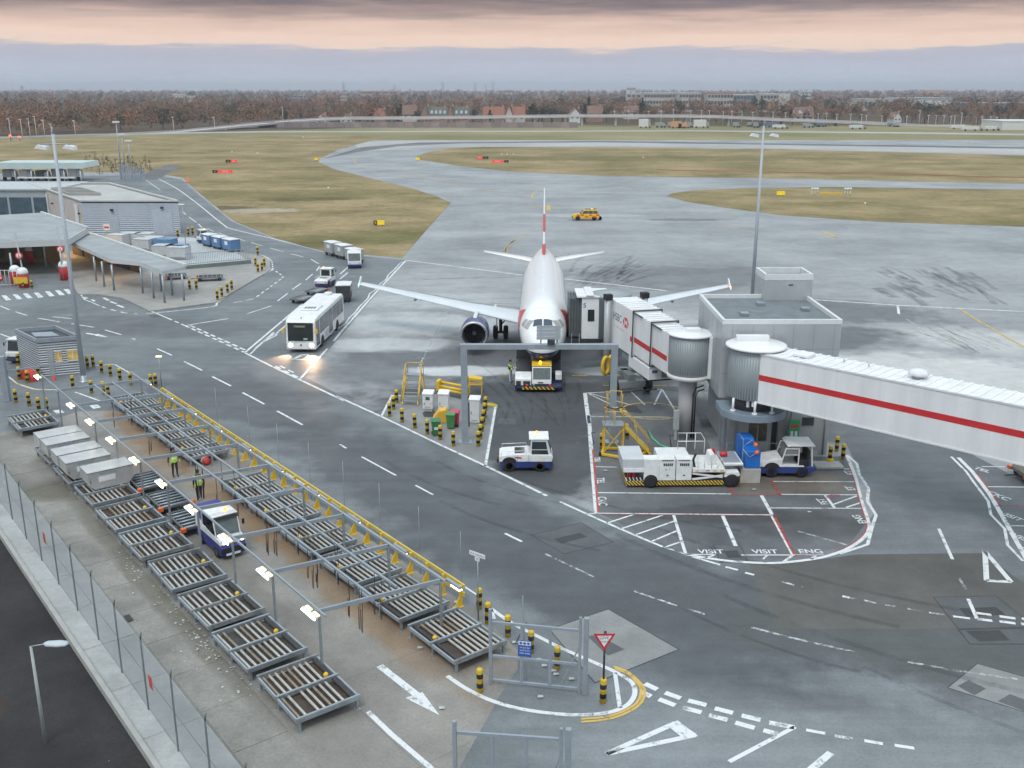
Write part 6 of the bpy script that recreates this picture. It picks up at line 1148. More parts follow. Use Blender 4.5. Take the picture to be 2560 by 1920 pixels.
for u, v, lb in ((23.0, -2.1, 'silver cargo container nearest to the empty racks'), (25.3, -2.6, 'silver cargo container, second of five from the near end'), (26.9, -2.65, 'silver cargo container, middle of the five in the row'), (29.05, -2.68, 'silver cargo container, fourth of five from the near end'), (30.6, -2.7, 'silver cargo container farthest along the row')): container(lb, u, v)
# overhead lighting frame
gt = thing('overhead_light_frame', 'grey overhead steel frame carrying strip lights above the roller racks', 'gantry', (Y0.x, Y0.y, 0), RZU)
UK = [.15+4.06*k for k in range(11)]
for k, u in enumerate(UK):
    link('post', shared('fpost', lambda: MB().box(-.045, .045, -.045, .045, 0, 2.6).box(-.11, .11, -.11, .11, .01, .03), GALV), gt, (u, -.0, 0)).name = 'post'
    if k < 10:
        link('post', shared('fpost2', lambda: MB().box(-.05, .05, -.05, .05, 0, 2.44).box(-.12, .12, -.12, .12, .01, .03), GALV), gt, (u-.3, -5.25, 0)).name = 'post'
        MB().bar((u+.35, -.1, 2.56), (u-.3, -5.22, 2.48), .09, .17).build('cross_beam', GREYST, gt); MB().box(-.02, .02, -.25, .05, 0, .2).build('bracket', GREYST, gt, loc=(u-.28, -5.0, 2.32))
MB().bar((UK[0]-.3, -.12, 2.64), (UK[-1]+.6, -.12, 2.64), .07, .09).build('light_beam', GREYST, gt); MB().bar((UK[0]-.5, -5.32, 2.5), (UK[-1]-2, -5.32, 2.5), .10, .12).build('light_beam', GREYST, gt)
for v in (2.3, 3.45): MB().bar((UK[0]+.1, -v, 2.60), (UK[-2], -v, 2.60), .09, .09).build('intermediate_beam', GREYST, gt)
rg = random.Random(8)
for u in (1.2, 2.0, 4.9, 5.6, 9.2, 9.9, 13.3, 16.0, 18.0, 18.6, 26, 33):
    for j in range(3):
        uu = u+rg.uniform(-.3, .3); v = rg.choice((2.35, 2.3, 3.4)); b = rg.uniform(.55, 1.2)
        MB().tube([(uu, -v, 2.55), (uu+.02, -v-.02, 1.7), (uu+.03, -v+.02, b), (uu+.08, -v, b-.06), (uu+.13, -v+.01, b), (uu+.12, -v, 1.6)], .014, 5).build('hanging_cable', BLACK, gt)
for k, u in enumerate(UK):
    if k == 9: continue
    q = Y(u+.35, -.2)
    sl_ = thing('strip_light', 'lit white strip light on the fence side beam, %s from the near end' % ORDN[k if k < 9 else 9], 'strip light', (q.x, q.y, 2.55), RZU, 'strip lights on the fence side beam')
    MB().box(-.55, .55, -.05, .06, .04, .11).build('housing', WHITE2, sl_, .015); MB().cyl((-.53, .08, .03), (.53, .08, .03), .042, n=10).build('tube', LAMPW, sl_)
    for x in (-.3, .3): MB().box(x-.2, x+.2, -.17, -.05, .06, .14).build('reflector', M('lit_reflector', (1, .85, .5), .4, 0, 1, 0, .6), sl_, .02)
for k, u in enumerate(UK[:10]):
    q = Y(u-.75, 5.58)
    sl_ = thing('strip_light', 'small strip light on the guard rail beam, %s from the near end' % ORDN[k], 'strip light', (q.x, q.y, 2.32), RZU, 'strip lights on the guard rail beam')
    MB().box(-.5, .5, -.07, .07, .05, .16).build('housing', GREYST, sl_, .015); MB().box(-.45 if k else -.5, .0 if k else .1, -.08, .08, -.01, .045).build('lamp', LAMPW, sl_)
# yellow guard rail
gd = thing('guard_rail', 'long yellow guard rail with bracket posts between the rack yard and road', 'guard rail', tuple(Y(1.2, 7.35)), RZU)
for z in (.48, .86): MB().box(0, 37.5, -.06, .02, z, z+.19).build('rail', M('rail_yellow', (.62, .47, .10), .45, .12, 1), gd, .02)
for i in range(29): link('post', shared('gpost', lambda: MB().box(-.05, .05, .02, .14, 0, 1.0).prism([(.14, .02), (.42, .02), (.14, .5)], -.03, .03, 'x').box(-.13, .13, .0, .45, 0, .025), YEL), gd, (.15+i*1.33, 0, 0)).name = 'post'
for i, x in enumerate((.4, 3.7, 7.2, 10.8, 14.6, 18.5, 22.5, 27.5)): MB().cyl((x, -.12, 0), (x, -.12, 3.4), .011, n=5).build('thin_pole', GALV, gd)
# chain link fence by the access road
fq = Y(-10, -6.0); fe = thing('chain_link_fence', 'tall grey chain link fence with steel posts beside the lower road', 'fence', (fq.x, fq.y, .05), RZU)
FM = mesh_mat('chain_link', (.42, .45, .46), .42); GMM = mesh_mat('gate_mesh', (.30, .33, .34), .10); FP = M('fence_post', (.13, .16, .165), .5, .15, 3, .3)
pm = MB().cyl((0, 0, 0), (0, 0, 2.85), .035, n=8).cyl((0, 0, 2.85), (0, .05, 3.1), .03, n=8).mesh('post'); pm.materials.append(FP)
pn = MB().quad((0, 0, .08), (3, 0, .08), (3, 0, 2.85), (0, 0, 2.85)).mesh('mesh_panel'); pn.materials.append(FM)
for i in range(16):
    link('post', pm, fe, (i*3.0, 0, 0)).rotation_euler = (0, 0, R(180))
    if i < 15: link('mesh_panel', pn, fe, (i*3.0, .04, 0))
for z in (.1, 1.5, 2.84): MB().cyl((0, 0, z), (45, 0, z), .008, n=5).build('line_wire', FP, fe)
for i, (x, z) in enumerate(((11.0, 1.3), (25.3, 1.5))): MB().box(x, x+.35, .05, .06, z, z+.5).build('warning_plate', M('plate_red', (.6, .08, .06), .5), fe)
kb = Y(-24, -6.97); o = MB().box(0, 60, -.2, .0, -.3, .16).build('kerb', M('kerb_concrete', (.36, .36, .345), .8, .12, 1), None, .03, loc=(kb.x, kb.y, 0), rz=RZU); tag(o, kind='structure')
dg = Y(9.0, -4.5); o = MB().box(-.3, .3, -.12, .12, 0, .01).build('drain_grate', JOINT, None, loc=(dg.x, dg.y, .075), rz=RZU); tag(o, kind='structure')
# litter blown against the racks
m = MB(); rg = random.Random(21)
for i in range(150):
    c = rg.choice((2.5, 4.2, 4.5, 7.5, 11, 14)); u = rg.gauss(c, 1.6); v = -2.75 + rg.gauss(0, .28) if rg.random() < .8 else rg.uniform(-4, -2.3); p = Y(u, v); s = rg.uniform(.012, .055); a = rg.random()*6.3; h = .045+rg.uniform(0, .05)
    e1 = Vector((math.cos(a), math.sin(a), rg.uniform(-.2, .2)))*s; e2 = Vector((-math.sin(a), math.cos(a), rg.uniform(-.2, .3)))*s*rg.uniform(.5, 1); p.z = h; m.quad(p-e1-e2, p+e1-e2, p+e1+e2, p-e1+e2)
for k, x, y in [('a4', 655, 1268), ('a4', 1125, 845), ('a4', 1280, 955), ('a4', 1315, 995), ('a4', 1375, 1028), ('a4', 1490, 1080), ('a4', 750, 585), ('a4', 515, 880), ('a4', 1290, 1195), ('a4', 1390, 1050), ('a6', 1250, 580), ('a6', 1605, 725), ('a6', 295, 458)]:
    p = P(k, x, y); s = .11; p.z = .05; m.quad(p+Vector((-s, -.06, 0)), p+Vector((s, -.08, .03)), p+Vector((s*.8, .1, 0)), p+Vector((-s*.9, .09, .02)))
tag(m.build('litter', M('paper_litter', (.46, .46, .445), .7, .15, 3)), 'scattered white paper litter along the foot of the racks', 'litter', kind='stuff')
# rack yard tow tractor and its dollies
q = Y(11.75, 1.35); t = thing('yard_tow_tractor', 'white and blue tow tractor with orange beacon driving between the rack rows', 'tractor', (q.x, q.y, .01), R(37.8))
MB().prism([(0, .22), (0, .62), (.1, .78), (3.1, .78), (3.1, .22)], -.62, .62, 'x').build('chassis', M('violet_blue', (.035, .04, .24), .4, .1, 2), t, .04); MB().prism([(0, .785), (.02, .98), (.7, 1.02), (1.0, 1.0), (2.2, 1.12), (3.1, 1.5), (3.1, .785)], -.63, -.56, 'x').build('side_panel', WHITE, t, .01); MB().prism([(0, .785), (.02, .98), (.7, 1.02), (1.0, 1.0), (2.2, 1.12), (3.1, 1.5), (3.1, .785)], .56, .63, 'x').build('side_panel', WHITE, t, .01)
MB().box(-.56, .56, 0, .7, .785, .98).build('nose_panel', WHITE, t, .04); MB().box(-.6, .6, -.05, .0, .36, .60).build('front_grille', BLACK, t); MB().box(-.4, .3, -.08, -.05, .24, .34).build('number_plate', WHITE, t)
MB().box(-.64, .64, .75, 2.3, 1.92, 2.0).build('cab_roof', WHITE, t, .04); MB().box(-.62, .62, .70, .80, 1.78, 1.915).build('roof_visor', DARKST, t); MB().prism([(.55, 1.02), (.57, 1.02), (.8, 1.78), (.78, 1.78)], -.56, .56, 'x').build('windscreen', M('cab_glass', (.13, .16, .16)), t)
for s in (-1, 1):
    MB().bar((s*.6, .55, 1.0), (s*.6, .8, 1.92), .05).build('pillar', WHITE, t); MB().bar((s*.6, 2.25, 1.1), (s*.6, 2.25, 1.92), .05).build('pillar', WHITE, t); wheel(t, s*.56, .55, .3, .2); wheel(t, s*.56, 2.5, .3, .2); MB().lathe([(0, -.03), (.07, -.02), (.08, 0)], 12, (s*.45, -.01, .88), 'y').build('headlight', M('dim_lamp', (1, .85, .55), .3, 0, 1, 0, 2), t); MB().box(s*.78-.06, s*.78+.06, .5, .54, 1.4, 1.65).build('mirror', BLACK, t)
MB().box(-.5, .5, 1.5, 2.1, .8, 1.15).box(-.5, .5, 2.0, 2.2, 1.15, 1.6).build('seat', BLACK, t, .04); MB().box(-.58, .58, 2.28, 3.05, 1.0, 1.9).build('rear_bulkhead', M('violet_blue', (.035, .04, .24)), t, .05); MB().lathe([(.07, 2.0), (.07, 2.12), (.04, 2.16), (0, 2.16)], 12, (.2, 1.2, 0)).build('beacon', AMBER, t)
for u, lb in ((15.35, 'orange cornered dolly coupled to the yard tractor'), (18.6, 'orange cornered dolly in the middle of the yard train'), (21.9, 'orange cornered dolly at the rear of the yard train')): q = Y(u, 1.1); dolly(lb, (q.x, q.y, .01), R(37.8), 2.45, 1.7, 'dollies in the rack yard')
q = Y(24.9, 5.0); o = thing('red_striped_barrel', 'red and white item lying in the gap of the guard rail row', 'barrier', (q.x, q.y, .01), R(40)); MB().lathe([(0, -.5), (.22, -.5), (.22, -.15), (.23, -.15), (.23, .2), (.22, .2), (.22, .5), (0, .5)], 14, (0, 0, .24), 'y').build('barrel', band_mat('barrel_bands', 1, [(0, (.55, .05, .04)), (.3, (.7, .7, .68)), (.65, (.55, .05, .04))], .5, 1, .5), o)
# ------------------------------------------------------------------ gates, signs
def gate(label, a, b, h, sign=False):
    a, b = Vector(a), Vector(b); w = (b-a).length; g = thing('steel_gate', label, 'gate', a, math.atan2(b.y-a.y, b.x-a.x))
    for x, s in ((0, .12), (w, .17), (w-.22, .10)): MB().box(x-s/2, x+s/2, -s/2, s/2, 0, h if x < w-.1 or x == w else h-.05).build('post', GREYST, g, .01)
    for z in (.12, 1.15, 2.55): MB().box(.07, w-.30, -.04, .04, z, z+.1).build('rail', GREYST, g)
    for f in (.33, .63): MB().box(w*f-.05, w*f+.05, -.035, .035, .225, 2.545).build('upright', GREYST, g)
    MB().bar((w*.75, .06, .3), (w*.93, .06, 1.9), .05).build('brace', GREYST, g); pn_ = MB().quad((.06, .05, .1), (w-.3, .05, .1), (w-.3, .05, 2.6), (.06, .05, 2.6)).build('mesh_infill', GMM, g)
    return g, w
g1, w1 = gate('open grey steel gate with blue notice at the near end of the yard', (-.8, 32.93, .01), (2.7, 32.28, .01), 3.15)
sg = MB().box(1.05, 1.55, -.07, -.045, 1.35, 2.0).build('notice_board', M('notice_blue', (.03, .10, .38), .45), g1)
MB().box(1.07, 1.53, -.075, -.0705, 1.82, 1.98).build('notice_header', WHITE, sg)
for i in range(3): MB().lathe([(0, -.0765), (.055, -.0765), (.055, -.0755)], 14, (1.16+i*.14, 0, 1.90), 'y').build('pictogram', M('notice_blue', (.03, .10, .38)), sg)
text('lettering', 'P.P.E.\nmust be\nworn in\nthis area', .115, WHITE, sg, (1.30, -.0705, 1.66), (R(90), 0, 0))
MB().bar((1.25, .6, 0), (1.05, .9, 3.3), .05).build('stay', GREYST, g1); MB().bar((1.2, .9, 2.2), (.85, .5, 1.5), .03).build('stay', DARKST, g1)
a, b = P('a4', 735, 1345, 3.0), P('a4', 1470, 1395, 3.0); a.z = b.z = .01
gate('grey steel gate at the bottom edge, facing the first gate across the lane', a, b, 3.0)
gw = thing('give_way_sign', 'triangular red bordered give way sign on a post set in a bollard', 'sign', (3.32, 31.74, .01))
link('bollard_base', bme, gw); MB().cyl((0, 0, .9), (0, 0, 2.9), .04, n=10).build('pole', DARKST, gw)
def tri_plate(r, y, mat, nm, t=.01): MB().prism([(-r*.866, r*.5), (r*.866, r*.5), (0, -r)], y, y+t, 'y').build(nm, mat, gw, .0, loc=(-.02, 0, 2.62))
tri_plate(.46, -.06, M('sign_red2', (.55, .03, .05), .4), 'red_border'); tri_plate(.30, -.066, WHITE, 'white_panel', .004); text('lettering', 'GIVE', .17, SIGNB, gw, (-.02, -.0675, 2.68), (R(90), 0, 0)); text('lettering', 'WAY', .13, SIGNB, gw, (-.02, -.0675, 2.53), (R(90), 0, 0))
MB().cyl((.02, .0, 2.3), (.02, .0, 2.9), .05, n=10).build('sign_clip', DARKST, gw)
bb = thing('name_board', 'small white name board on a thin pole by the guard rail end', 'sign', (-1.42, 37.6, 0)); MB().cyl((0, 0, 0), (0, 0, 3.1), .03, n=8).build('pole', GALV, bb); MB().box(-.42, .42, -.04, -.02, 2.98, 3.16).build('board', WHITE, bb, rz=R(-38)); MB().box(-.12, .12, -.04, -.02, 2.78, 2.95).build('number_plate', WHITE, bb, rz=R(-38)); text('lettering', 'Inner Dolly Park', .11, SIGNB, bb, (-.026, -.0335, 3.07), (R(90), 0, R(-38))); text('lettering', '15', .13, SIGNB, bb, (-.026, -.0335, 2.865), (R(90), 0, R(-38)))
bollards('a4', [(900, 1155)], None, 'black and yellow bollard left of the near gate'); bollards('a4', [(895, 622)], None, 'black and yellow bollard at the end of the yellow guard rail'); bollards('a4', [(950, 715), (1080, 800), (1228, 905), (1395, 1010)], 'bollards behind the near gate', 'black and yellow bollard in the row behind the near gate, %s from left')
bollards('z4', [(565, 1027), (602, 1020), (655, 1060), (712, 1082), (773, 1108), (842, 1138)], 'bollards along the far yard edge', 'black and yellow bollard along the far yard edge, %s from the mast')
bollards('z4', [(105, 1250), (190, 1272), (252, 1305), (303, 1308)], 'bollards in front of the far rack', 'black and yellow bollard before the far empty rack, %s from left')
bollards('z4', [(470, 1158), (590, 1190), (668, 1198), (700, 1218)], 'bollards at the head of the racks', 'black and yellow bollard at the head of the rack rows, %s from left')
bollards('z4', [(120, 1010), (125, 1100), (178, 1125), (252, 1095)], 'bollards round the kiosk', 'black and yellow bollard at the foot of the kiosk, %s from left')
bollards('z4', [(975, 1150), (1003, 1145)], 'bollards at guard rail far end', 'black and yellow bollard where the guard rail starts, %s from left')
# kiosk
KC = ribbed_mat('kiosk_sheeting', (.40, .43, .46), 2, .19, .4, .4, .9)
kp = P('z4', 270, 1088); kk = thing('gate_kiosk', 'grey corrugated flat roofed kiosk with lit windows beside the left mast', 'kiosk', (kp.x, kp.y, 0), 0)
KH = 2.75; kf = [(0, 0), (2.75, 1.1), (-.55, 4.55), (-3.3, 3.45)]; KA = math.atan2(1.1, 2.75)
MB().prism(kf, 0, KH, 'z').build('wall', KC, kk)
for a_, b_ in zip(kf, kf[1:]+kf[:1]): MB().bar((a_[0], a_[1], KH+.15), (b_[0], b_[1], KH+.15), .14, .30).build('parapet', GREYST, kk)
cx_, cy_ = -.275, 2.275; MB().prism([(cx_+(p_[0]-cx_)*.93, cy_+(p_[1]-cy_)*.93) for p_ in kf], KH+.003, KH+.03, 'z').build('roof', DARKST, kk); MB().prism([(-.9, 1.6), (.9, 1.9), (-.3, 3.2), (-1.8, 2.9)], KH+.031, KH+.12, 'z').build('roof_pad', GREYST, kk)
LITW = M('lit_window', (.42, .30, .10), .3, .6, 2.5, 0, .35)
for a_, b_ in ((1.15, 1.6), (2.0, 2.75)):
    w_ = MB().box(a_, b_, -.03, -.002, 1.15, 1.95).build('window', LITW, kk, rz=KA)
    for z in (1.95, 1.08): MB().box(a_-.05, b_+.05, -.05, -.031, z, z+.07).build('window_frame', WHITE, w_)
    MB().box((a_+b_)/2-.02, (a_+b_)/2+.02, -.045, -.031, 1.15, 1.95).build('mullion', WHITE, w_)
MB().box(.6, 1.0, -.04, -.002, 0, 2.1).build('door', M('kiosk_door', (.34, .37, .39), .5), kk, rz=KA)
p = P('z4', 215, 1105); rb = MB().prism([(-.9, 0), (-.9, .35), (-.5, .9), (.5, .8), (.9, .35), (.9, 0)], -.25, .25, 'y').build('red_barrier', M('barrier_red', (.55, .05, .04), .5, .1), None, .04, loc=(p.x-.3, p.y, 0), rz=R(-40)); tag(rb, 'red plastic barrier block leaning at the front of the kiosk', 'barrier')
p = P('z4', 350, 1108); rb = MB().lathe([(.2, 0), (.2, .04), (.13, .05), (.04, .45), (0, .45)], 14).build('traffic_cone', M('barrier_red', (.55, .05, .04)), None, loc=(p.x, p.y, 0)); tag(rb, 'small red cone on the ground right of the kiosk', 'cone')
p = P('z4', 52, 1240); gp = thing('gate_post_frame', 'thick grey gate post with a top rail left of the kiosk', 'gate post', (p.x, p.y, 0)); MB().box(-.2, .2, -.2, .2, 0, 3.3).build('post', GREYST, gp, .02); MB().bar((-3, .6, 3.0), (0, 0, 3.2), .14, .14).build('rail', GREYST, gp); MB().bar((0, 0, 2.2), (3.5, 1.8, 2.3), .08, .1).build('rail', GREYST, gp)
p = P('z4', 1040, 1150); ll = thing('path_light', 'slim pole light with small yellowish head by the guard rail start', 'lamp', (p.x, p.y, 0)); MB().cyl((0, 0, 0), (0, 0, 2.3), .03, n=8).build('pole', GALV, ll); MB().box(-.22, .22, -.1, .1, 2.3, 2.42).build('lamp_head', M('faint_lamp', (.95, .85, .5), .4, 0, 1, 0, .8), ll, .03)
# street lamp rising from the lower road
def street_lamp(label, loc, h, arm): 
    l = thing('street_lamp', label, 'street lamp', loc); MB().cyl((0, 0, 0), (0, 0, h), .07, .045, 10).build('pole', M('lamp_post_grey', (.40, .42, .42), .5), l); MB().cyl((0, 0, h), (arm*.45, 0, h+.08), .025, n=8).build('arm', GALV, l)
    MB().loft([[(arm*(.45+x), w*math.cos(R(a)), h+.1+t*math.sin(R(a))) for a in range(0, 360, 30)] for x, w, t in ((0, .05, .04), (.12, .15, .08), (.5, .19, .09), (.75, .15, .06), (.82, .04, .02))]).build('lantern', M('lantern_grey', (.45, .50, .52), .35, .1), l)
street_lamp('grey street lamp rising from the dark lower road at bottom left', (-16.1, 29.6, -.14), 3.75, 1)
# ------------------------------------------------------------------ baggage hall, canopies and pen on the left
SHB = ribbed_mat('blue_grey_sheeting', (.43, .49, .57), 2, .3, .45, .25, .9); CREAM = M('cream_wall_panel', (.52, .47, .43), .6, .08, .5); FASC = M('canopy_fascia', (.52, .545, .55), .5, .08, .6); CROOF = M('canopy_roof', (.30, .325, .335), .6, .22, .35)
HB = 5.1
f0, f1 = P('z1', 565, 1502), P('z1', 1160, 1510)
f0.y = f1.y = 154.0
hr = thing('baggage_hall', 'pale blue grey flat roofed sheet clad hall beyond the left canopy', 'building', (f0.x, f0.y, 0))
wd = f1.x-f0.x; SL = R(58); dx, dy = -22.0, 30.0           # plan: front along x, left side running back
foot = [(0, 0), (wd, 0), (wd+dx, dy), (dx, dy)]
m = MB().quad((0, 0, 0), (wd, 0, 0), (wd, 0, HB), (0, 0, HB)); m.quad((wd, 0, 0), (wd+dx, dy, 0), (wd+dx, dy, HB), (wd, 0, HB)); m.build('front_wall', SHB, hr); MB().quad((0, 0, 0), (dx, dy, 0), (dx, dy, HB), (0, 0, HB)).quad((dx, dy, 0), (wd+dx, dy, 0), (wd+dx, dy, HB), (dx, dy, HB)).build('side_wall', CREAM, hr)
MB().prism(foot, HB-.3, HB-.2, 'z').build('roof', M('hall_roof', (.42, .42, .41), .7, .15, .3), hr)
m = MB()
for a, b in zip(foot, foot[1:]+foot[:1]): m.bar((a[0], a[1], HB+.05), (b[0], b[1], HB+.05), .3, .22)
m.build('parapet', M('parapet_pale', (.52, .53, .50), .6, .08), hr)
def side(t, z, off=-.05): return (dx*t - off*.8*(-1), dy*t + off*.6*(-1)*-1, z)
for a, b in ((.06, .12), (.60, .66)):
    MB().add([(dx*a-.06, dy*a-.06, .4), (dx*b-.06, dy*b-.06, .4), (dx*b-.06, dy*b-.06, HB-.7), (dx*a-.06, dy*a-.06, HB-.7)], [(0, 1, 2, 3)]).build('side_door', WHITE2, hr)
for t in (.03, .3, .5, .72): MB().box(dx*t-.35, dx*t-.05, dy*t-.3, dy*t-.05, 3.0, 3.25).build('wall_light', DARKST, hr)
MB().box(wd*.27, wd*.37, -.06, -.002, 0, 2.4).build('door', M('hall_door', (.36, .42, .48), .5), hr); MB().box(wd*.72, wd*.93, -.06, -.002, 0, 3.6).build('roller_door', M('roller_door', (.40, .46, .53), .5), hr)
for x in (.31, .83): MB().box(wd*x-.2, wd*x+.2, -.3, -.002, 3.6 if x < .5 else 4.0, 3.9 if x < .5 else 4.3).build('wall_light', DARKST, hr)
for x in (.36, .68): MB().box(wd*x, wd*x+.06, -.04, -.002, .1, HB-.1).build('downpipe', M('pipe_grey', (.38, .44, .5), .5), hr)
m = MB().box(-.02, .02, -.02, .02, 0, .02)
for a, b in ((.34, .50), (.53, .66)):      # light wells sunk in the roof
    MB().prism([(1.2+dx*a, dy*a), (6.5+dx*a, dy*a), (6.5+dx*b, dy*b), (1.2+dx*b, dy*b)], HB-.19, HB+.25, 'z').build('roof_well', M('well_side', (.34, .33, .31), .7), hr); MB().prism([(1.5+dx*(a+.015), dy*(a+.015)), (6.2+dx*(a+.015), dy*(a+.015)), (6.2+dx*(b-.015), dy*(b-.015)), (1.5+dx*(b-.015), dy*(b-.015))], HB+.252, HB+.27, 'z').build('well_grating', M('well_dark', (.17, .16, .15), .8), hr)
# long glazed wing behind, left
gp_ = PY('z1', 0, 1210, 172); wg_ = thing('glazed_wing', 'low wing with dark glazing and flat roof at the far left', 'building', (-95, 173, 0)); MB().box(0, 17, 0, 14, 0, 4.9).build('wall', M('wing_wall', (.34, .38, .40), .5), wg_)
for i in range(4): MB().box(.8+i*4.1, 4.5+i*4.1, -.06, -.002, .3, 3.7).build('window', M('wing_glass', (.06, .10, .13), .15, .3, 1), wg_)
MB().box(-.2, 17.2, -.3, 14, 4.902, 5.15).build('roof', M('wing_roof', (.45, .49, .50), .5), wg_)
def canopy(label, k, pts, z, th, mat_f, cols):
    q = PL(k, pts, z); o = q[0]; c = thing('canopy', label, 'canopy', (o.x, o.y, 0), 0, 'walkway canopies'); loc = [(p.x-o.x, p.y-o.y) for p in q]
    MB().prism(loc, z-th, z, 'z').build('fascia', mat_f, c); cx = sum(p[0] for p in loc)/len(loc); cy = sum(p[1] for p in loc)/len(loc)
    MB().prism([(cx+(p[0]-cx)*.985, cy+(p[1]-cy)*.985) for p in loc], z+.001, z+.03, 'z').build('roof', CROOF, c)
    for (k2, x, y) in cols:
        p = P(k2, x, y, .12); MB().cyl((p.x-o.x, p.y-o.y, .12), (p.x-o.x, p.y-o.y, z-th), .11, n=12).build('column', GALV, c)
    return c, o
c2, o2 = canopy('long angled walkway canopy on steel columns left of the pen', 'z4', [(1195, 372), (1040, 405), (890, 347), (710, 330), (420, 200), (560, 160)], 3.4, .42, FASC, [('z4', 1060, 610), ('z4', 1185, 595), ('z4', 990, 580), ('z4', 920, 548), ('z4', 735, 530), ('z4', 672, 505), ('z4', 620, 470), ('z4', 1040, 535), ('z4', 1110, 560)])
m = MB(); a, b = P('z4', 1195, 372, 3.43)-o2, P('z4', 560, 160, 3.43)-o2; m.bar((a.x, a.y, 3.5), (b.x, b.y, 3.5), .3, .28); m.build('upstand', M('upstand_pale', (.56, .58, .57), .5), c2)
c1, o1 = canopy('wide flat canopy over the lane at the far left', 'z4', [(560, 128), (440, 200), (-200, 225), (-900, 250), (-900, 60), (0, 45), (265, 30)], 4.3, .75, FASC, [('z4', 90, 480), ('z4', 300, 395), ('z4', 410, 460)])
m = MB(); a, b = P('z4', 560, 128, 4.33)-o1, P('z4', 265, 30, 4.33)-o1; m.bar((a.x, a.y, 4.4), (b.x, b.y, 4.4), .3, .25); m.build('upstand', M('upstand_pale', (.56, .58, .57)), c1)
for k, x, y in (('z4', 100, 232), ('z4', 430, 205)): p = P(k, x, y, 3.45)-o1; MB().lathe([(0, -.1), (.55, -.06), (.5, .06), (0, .08)], 14, (p.x, p.y, 3.45)).build('canopy_lamp', M('canopy_lamp', (1, .95, .72), .3, 0, 1, 0, 5), c1)
# warm lit back wall and floor under the wide canopy
bk = P('z4', 0, 395); bw = thing('undercroft_wall', 'brown lit back wall beneath the wide canopy', 'wall', (-84, 128, 0)); MB().box(0, 26, 0, .3, 0, 3.6).build('wall', M('warm_wall', (.23, .15, .08), .7, .35, .35), bw)
for x in (2, 7, 12, 17, 22): MB().box(x, x+1.8, -.05, -.002, .6, 2.4).build('bay_panel', M('bay_panel', (.10, .09, .065), .6, .4, .8), bw)
ld = bpy.data.lights.new('undercroft_lamp', 'POINT'); ld.energy = 620; ld.color = (1, .62, .28); ld.shadow_soft_size = .3; link('undercroft_lamp', ld, c1, (-6, 3, 3.1)); ld2 = ld.copy(); ld3 = ld.copy(); ld3.energy = 130; link('undercroft_lamp', ld2, c1, (-14, 2, 3.1)); link('undercroft_lamp', ld3, c2, (-12, 11, 2.7))
wa, wb = P('z4', 470, 300), P('z4', 900, 425); ww = thing('walkway_wall', 'dark brown wall along the back of the angled walkway canopy', 'wall', (wa.x, wa.y, .12), math.atan2(wb.y-wa.y, wb.x-wa.x)); wl2 = (wb-wa).length
MB().box(0, wl2, 0, .3, 0, 2.85).build('wall', M('walkway_brown', (.115, .085, .055), .8, .4, .5), ww)
for i, (x, c) in enumerate(((.12, DARKST), (.3, M('bay_panel', (.10, .09, .065))), (.5, YEL), (.62, RED), (.8, DARKST))): MB().box(wl2*x, wl2*x+1.3, -.12, -.002, .1, 2.1 if c in (DARKST,) else 1.2).build('wall_unit', c, ww)
# barrier booths: red drums with white domes, barrier arms with round signs
NOE = M('sign_ring_red', (.62, .06, .05), .5)
def booth(label, x, y, sign=None, arm=True, panel=False):
    p = P('z4', x, y); b = thing('barrier_booth', label, 'barrier', (p.x, p.y, .0), 0, 'red barrier pillars'); MB().lathe([(.55, 0), (.55, 1.5), (.5, 1.55)], 20).build('drum', RED, b); MB().lathe([(.58, 1.552), (.6, 1.7), (.5, 2.05), (.25, 2.25), (0, 2.3)], 20).build('dome', WHITE, b)
    if arm: MB().bar((.1, -.1, 1.8), (-.2, -.1, 6.2), .12, .1).build('raised_arm', M('arm_white', (.6, .6, .6), .5, .2, 4), b)
    if sign: MB().lathe([(0, -.03), (.42, -.03), (.42, .03), (0, .03)], 20, (0, -.3, 3.6), 'y').build('round_sign', NOE, b); MB().lathe([(0, -.036), (.28, -.036), (.28, -.03)], 20, (0, -.3, 3.6), 'y').build('sign_face', WHITE, b); MB().box(-.07, .07, -.345, -.337, 3.4, 3.8).build('sign_bar', NOE, b)
    if panel: MB().box(-.75, .75, -.68, -.6, .55, 1.25).build('yellow_panel', YEL, b)
booth('red barrier pillar with white dome at the left, behind its twin', 108, 495, False, False); booth('red barrier pillar with yellow panel and raised arm at left', 158, 510, True, True, True); booth('red barrier pillar with raised arm and round sign right of the lane', 420, 462, True); booth('red barrier pillar deeper under the wide canopy', 203, 350, False, False)
p = P('z4', 25, 505); gr = thing('pedestrian_barrier', 'pale metal railing panel with no entry disc at the left edge', 'railing', (p.x-1.5, p.y, 0))
for i in range(8): MB().cyl((i*.45, 0, 0), (i*.45, 0, 1.9), .03, n=6).build('bar', WHITE2, gr)
for z in (.2, 1.85): MB().cyl((0, 0, z), (3.15, 0, z), .03, n=6).build('rail', WHITE2, gr)
MB().lathe([(0, -.03), (.4, -.03), (.4, .03), (0, .03)], 20, (1.2, -.1, 1.0), 'y').build('round_sign', NOE, gr); MB().box(.95, 1.45, -.14, -.132, .94, 1.06).build('sign_bar', WHITE, gr)
bollards('z4', [(150, 522), (207, 518)], 'bollards by the barrier pillar', 'small black and yellow bollard before the yellow panel, %s from left', 0, .95)
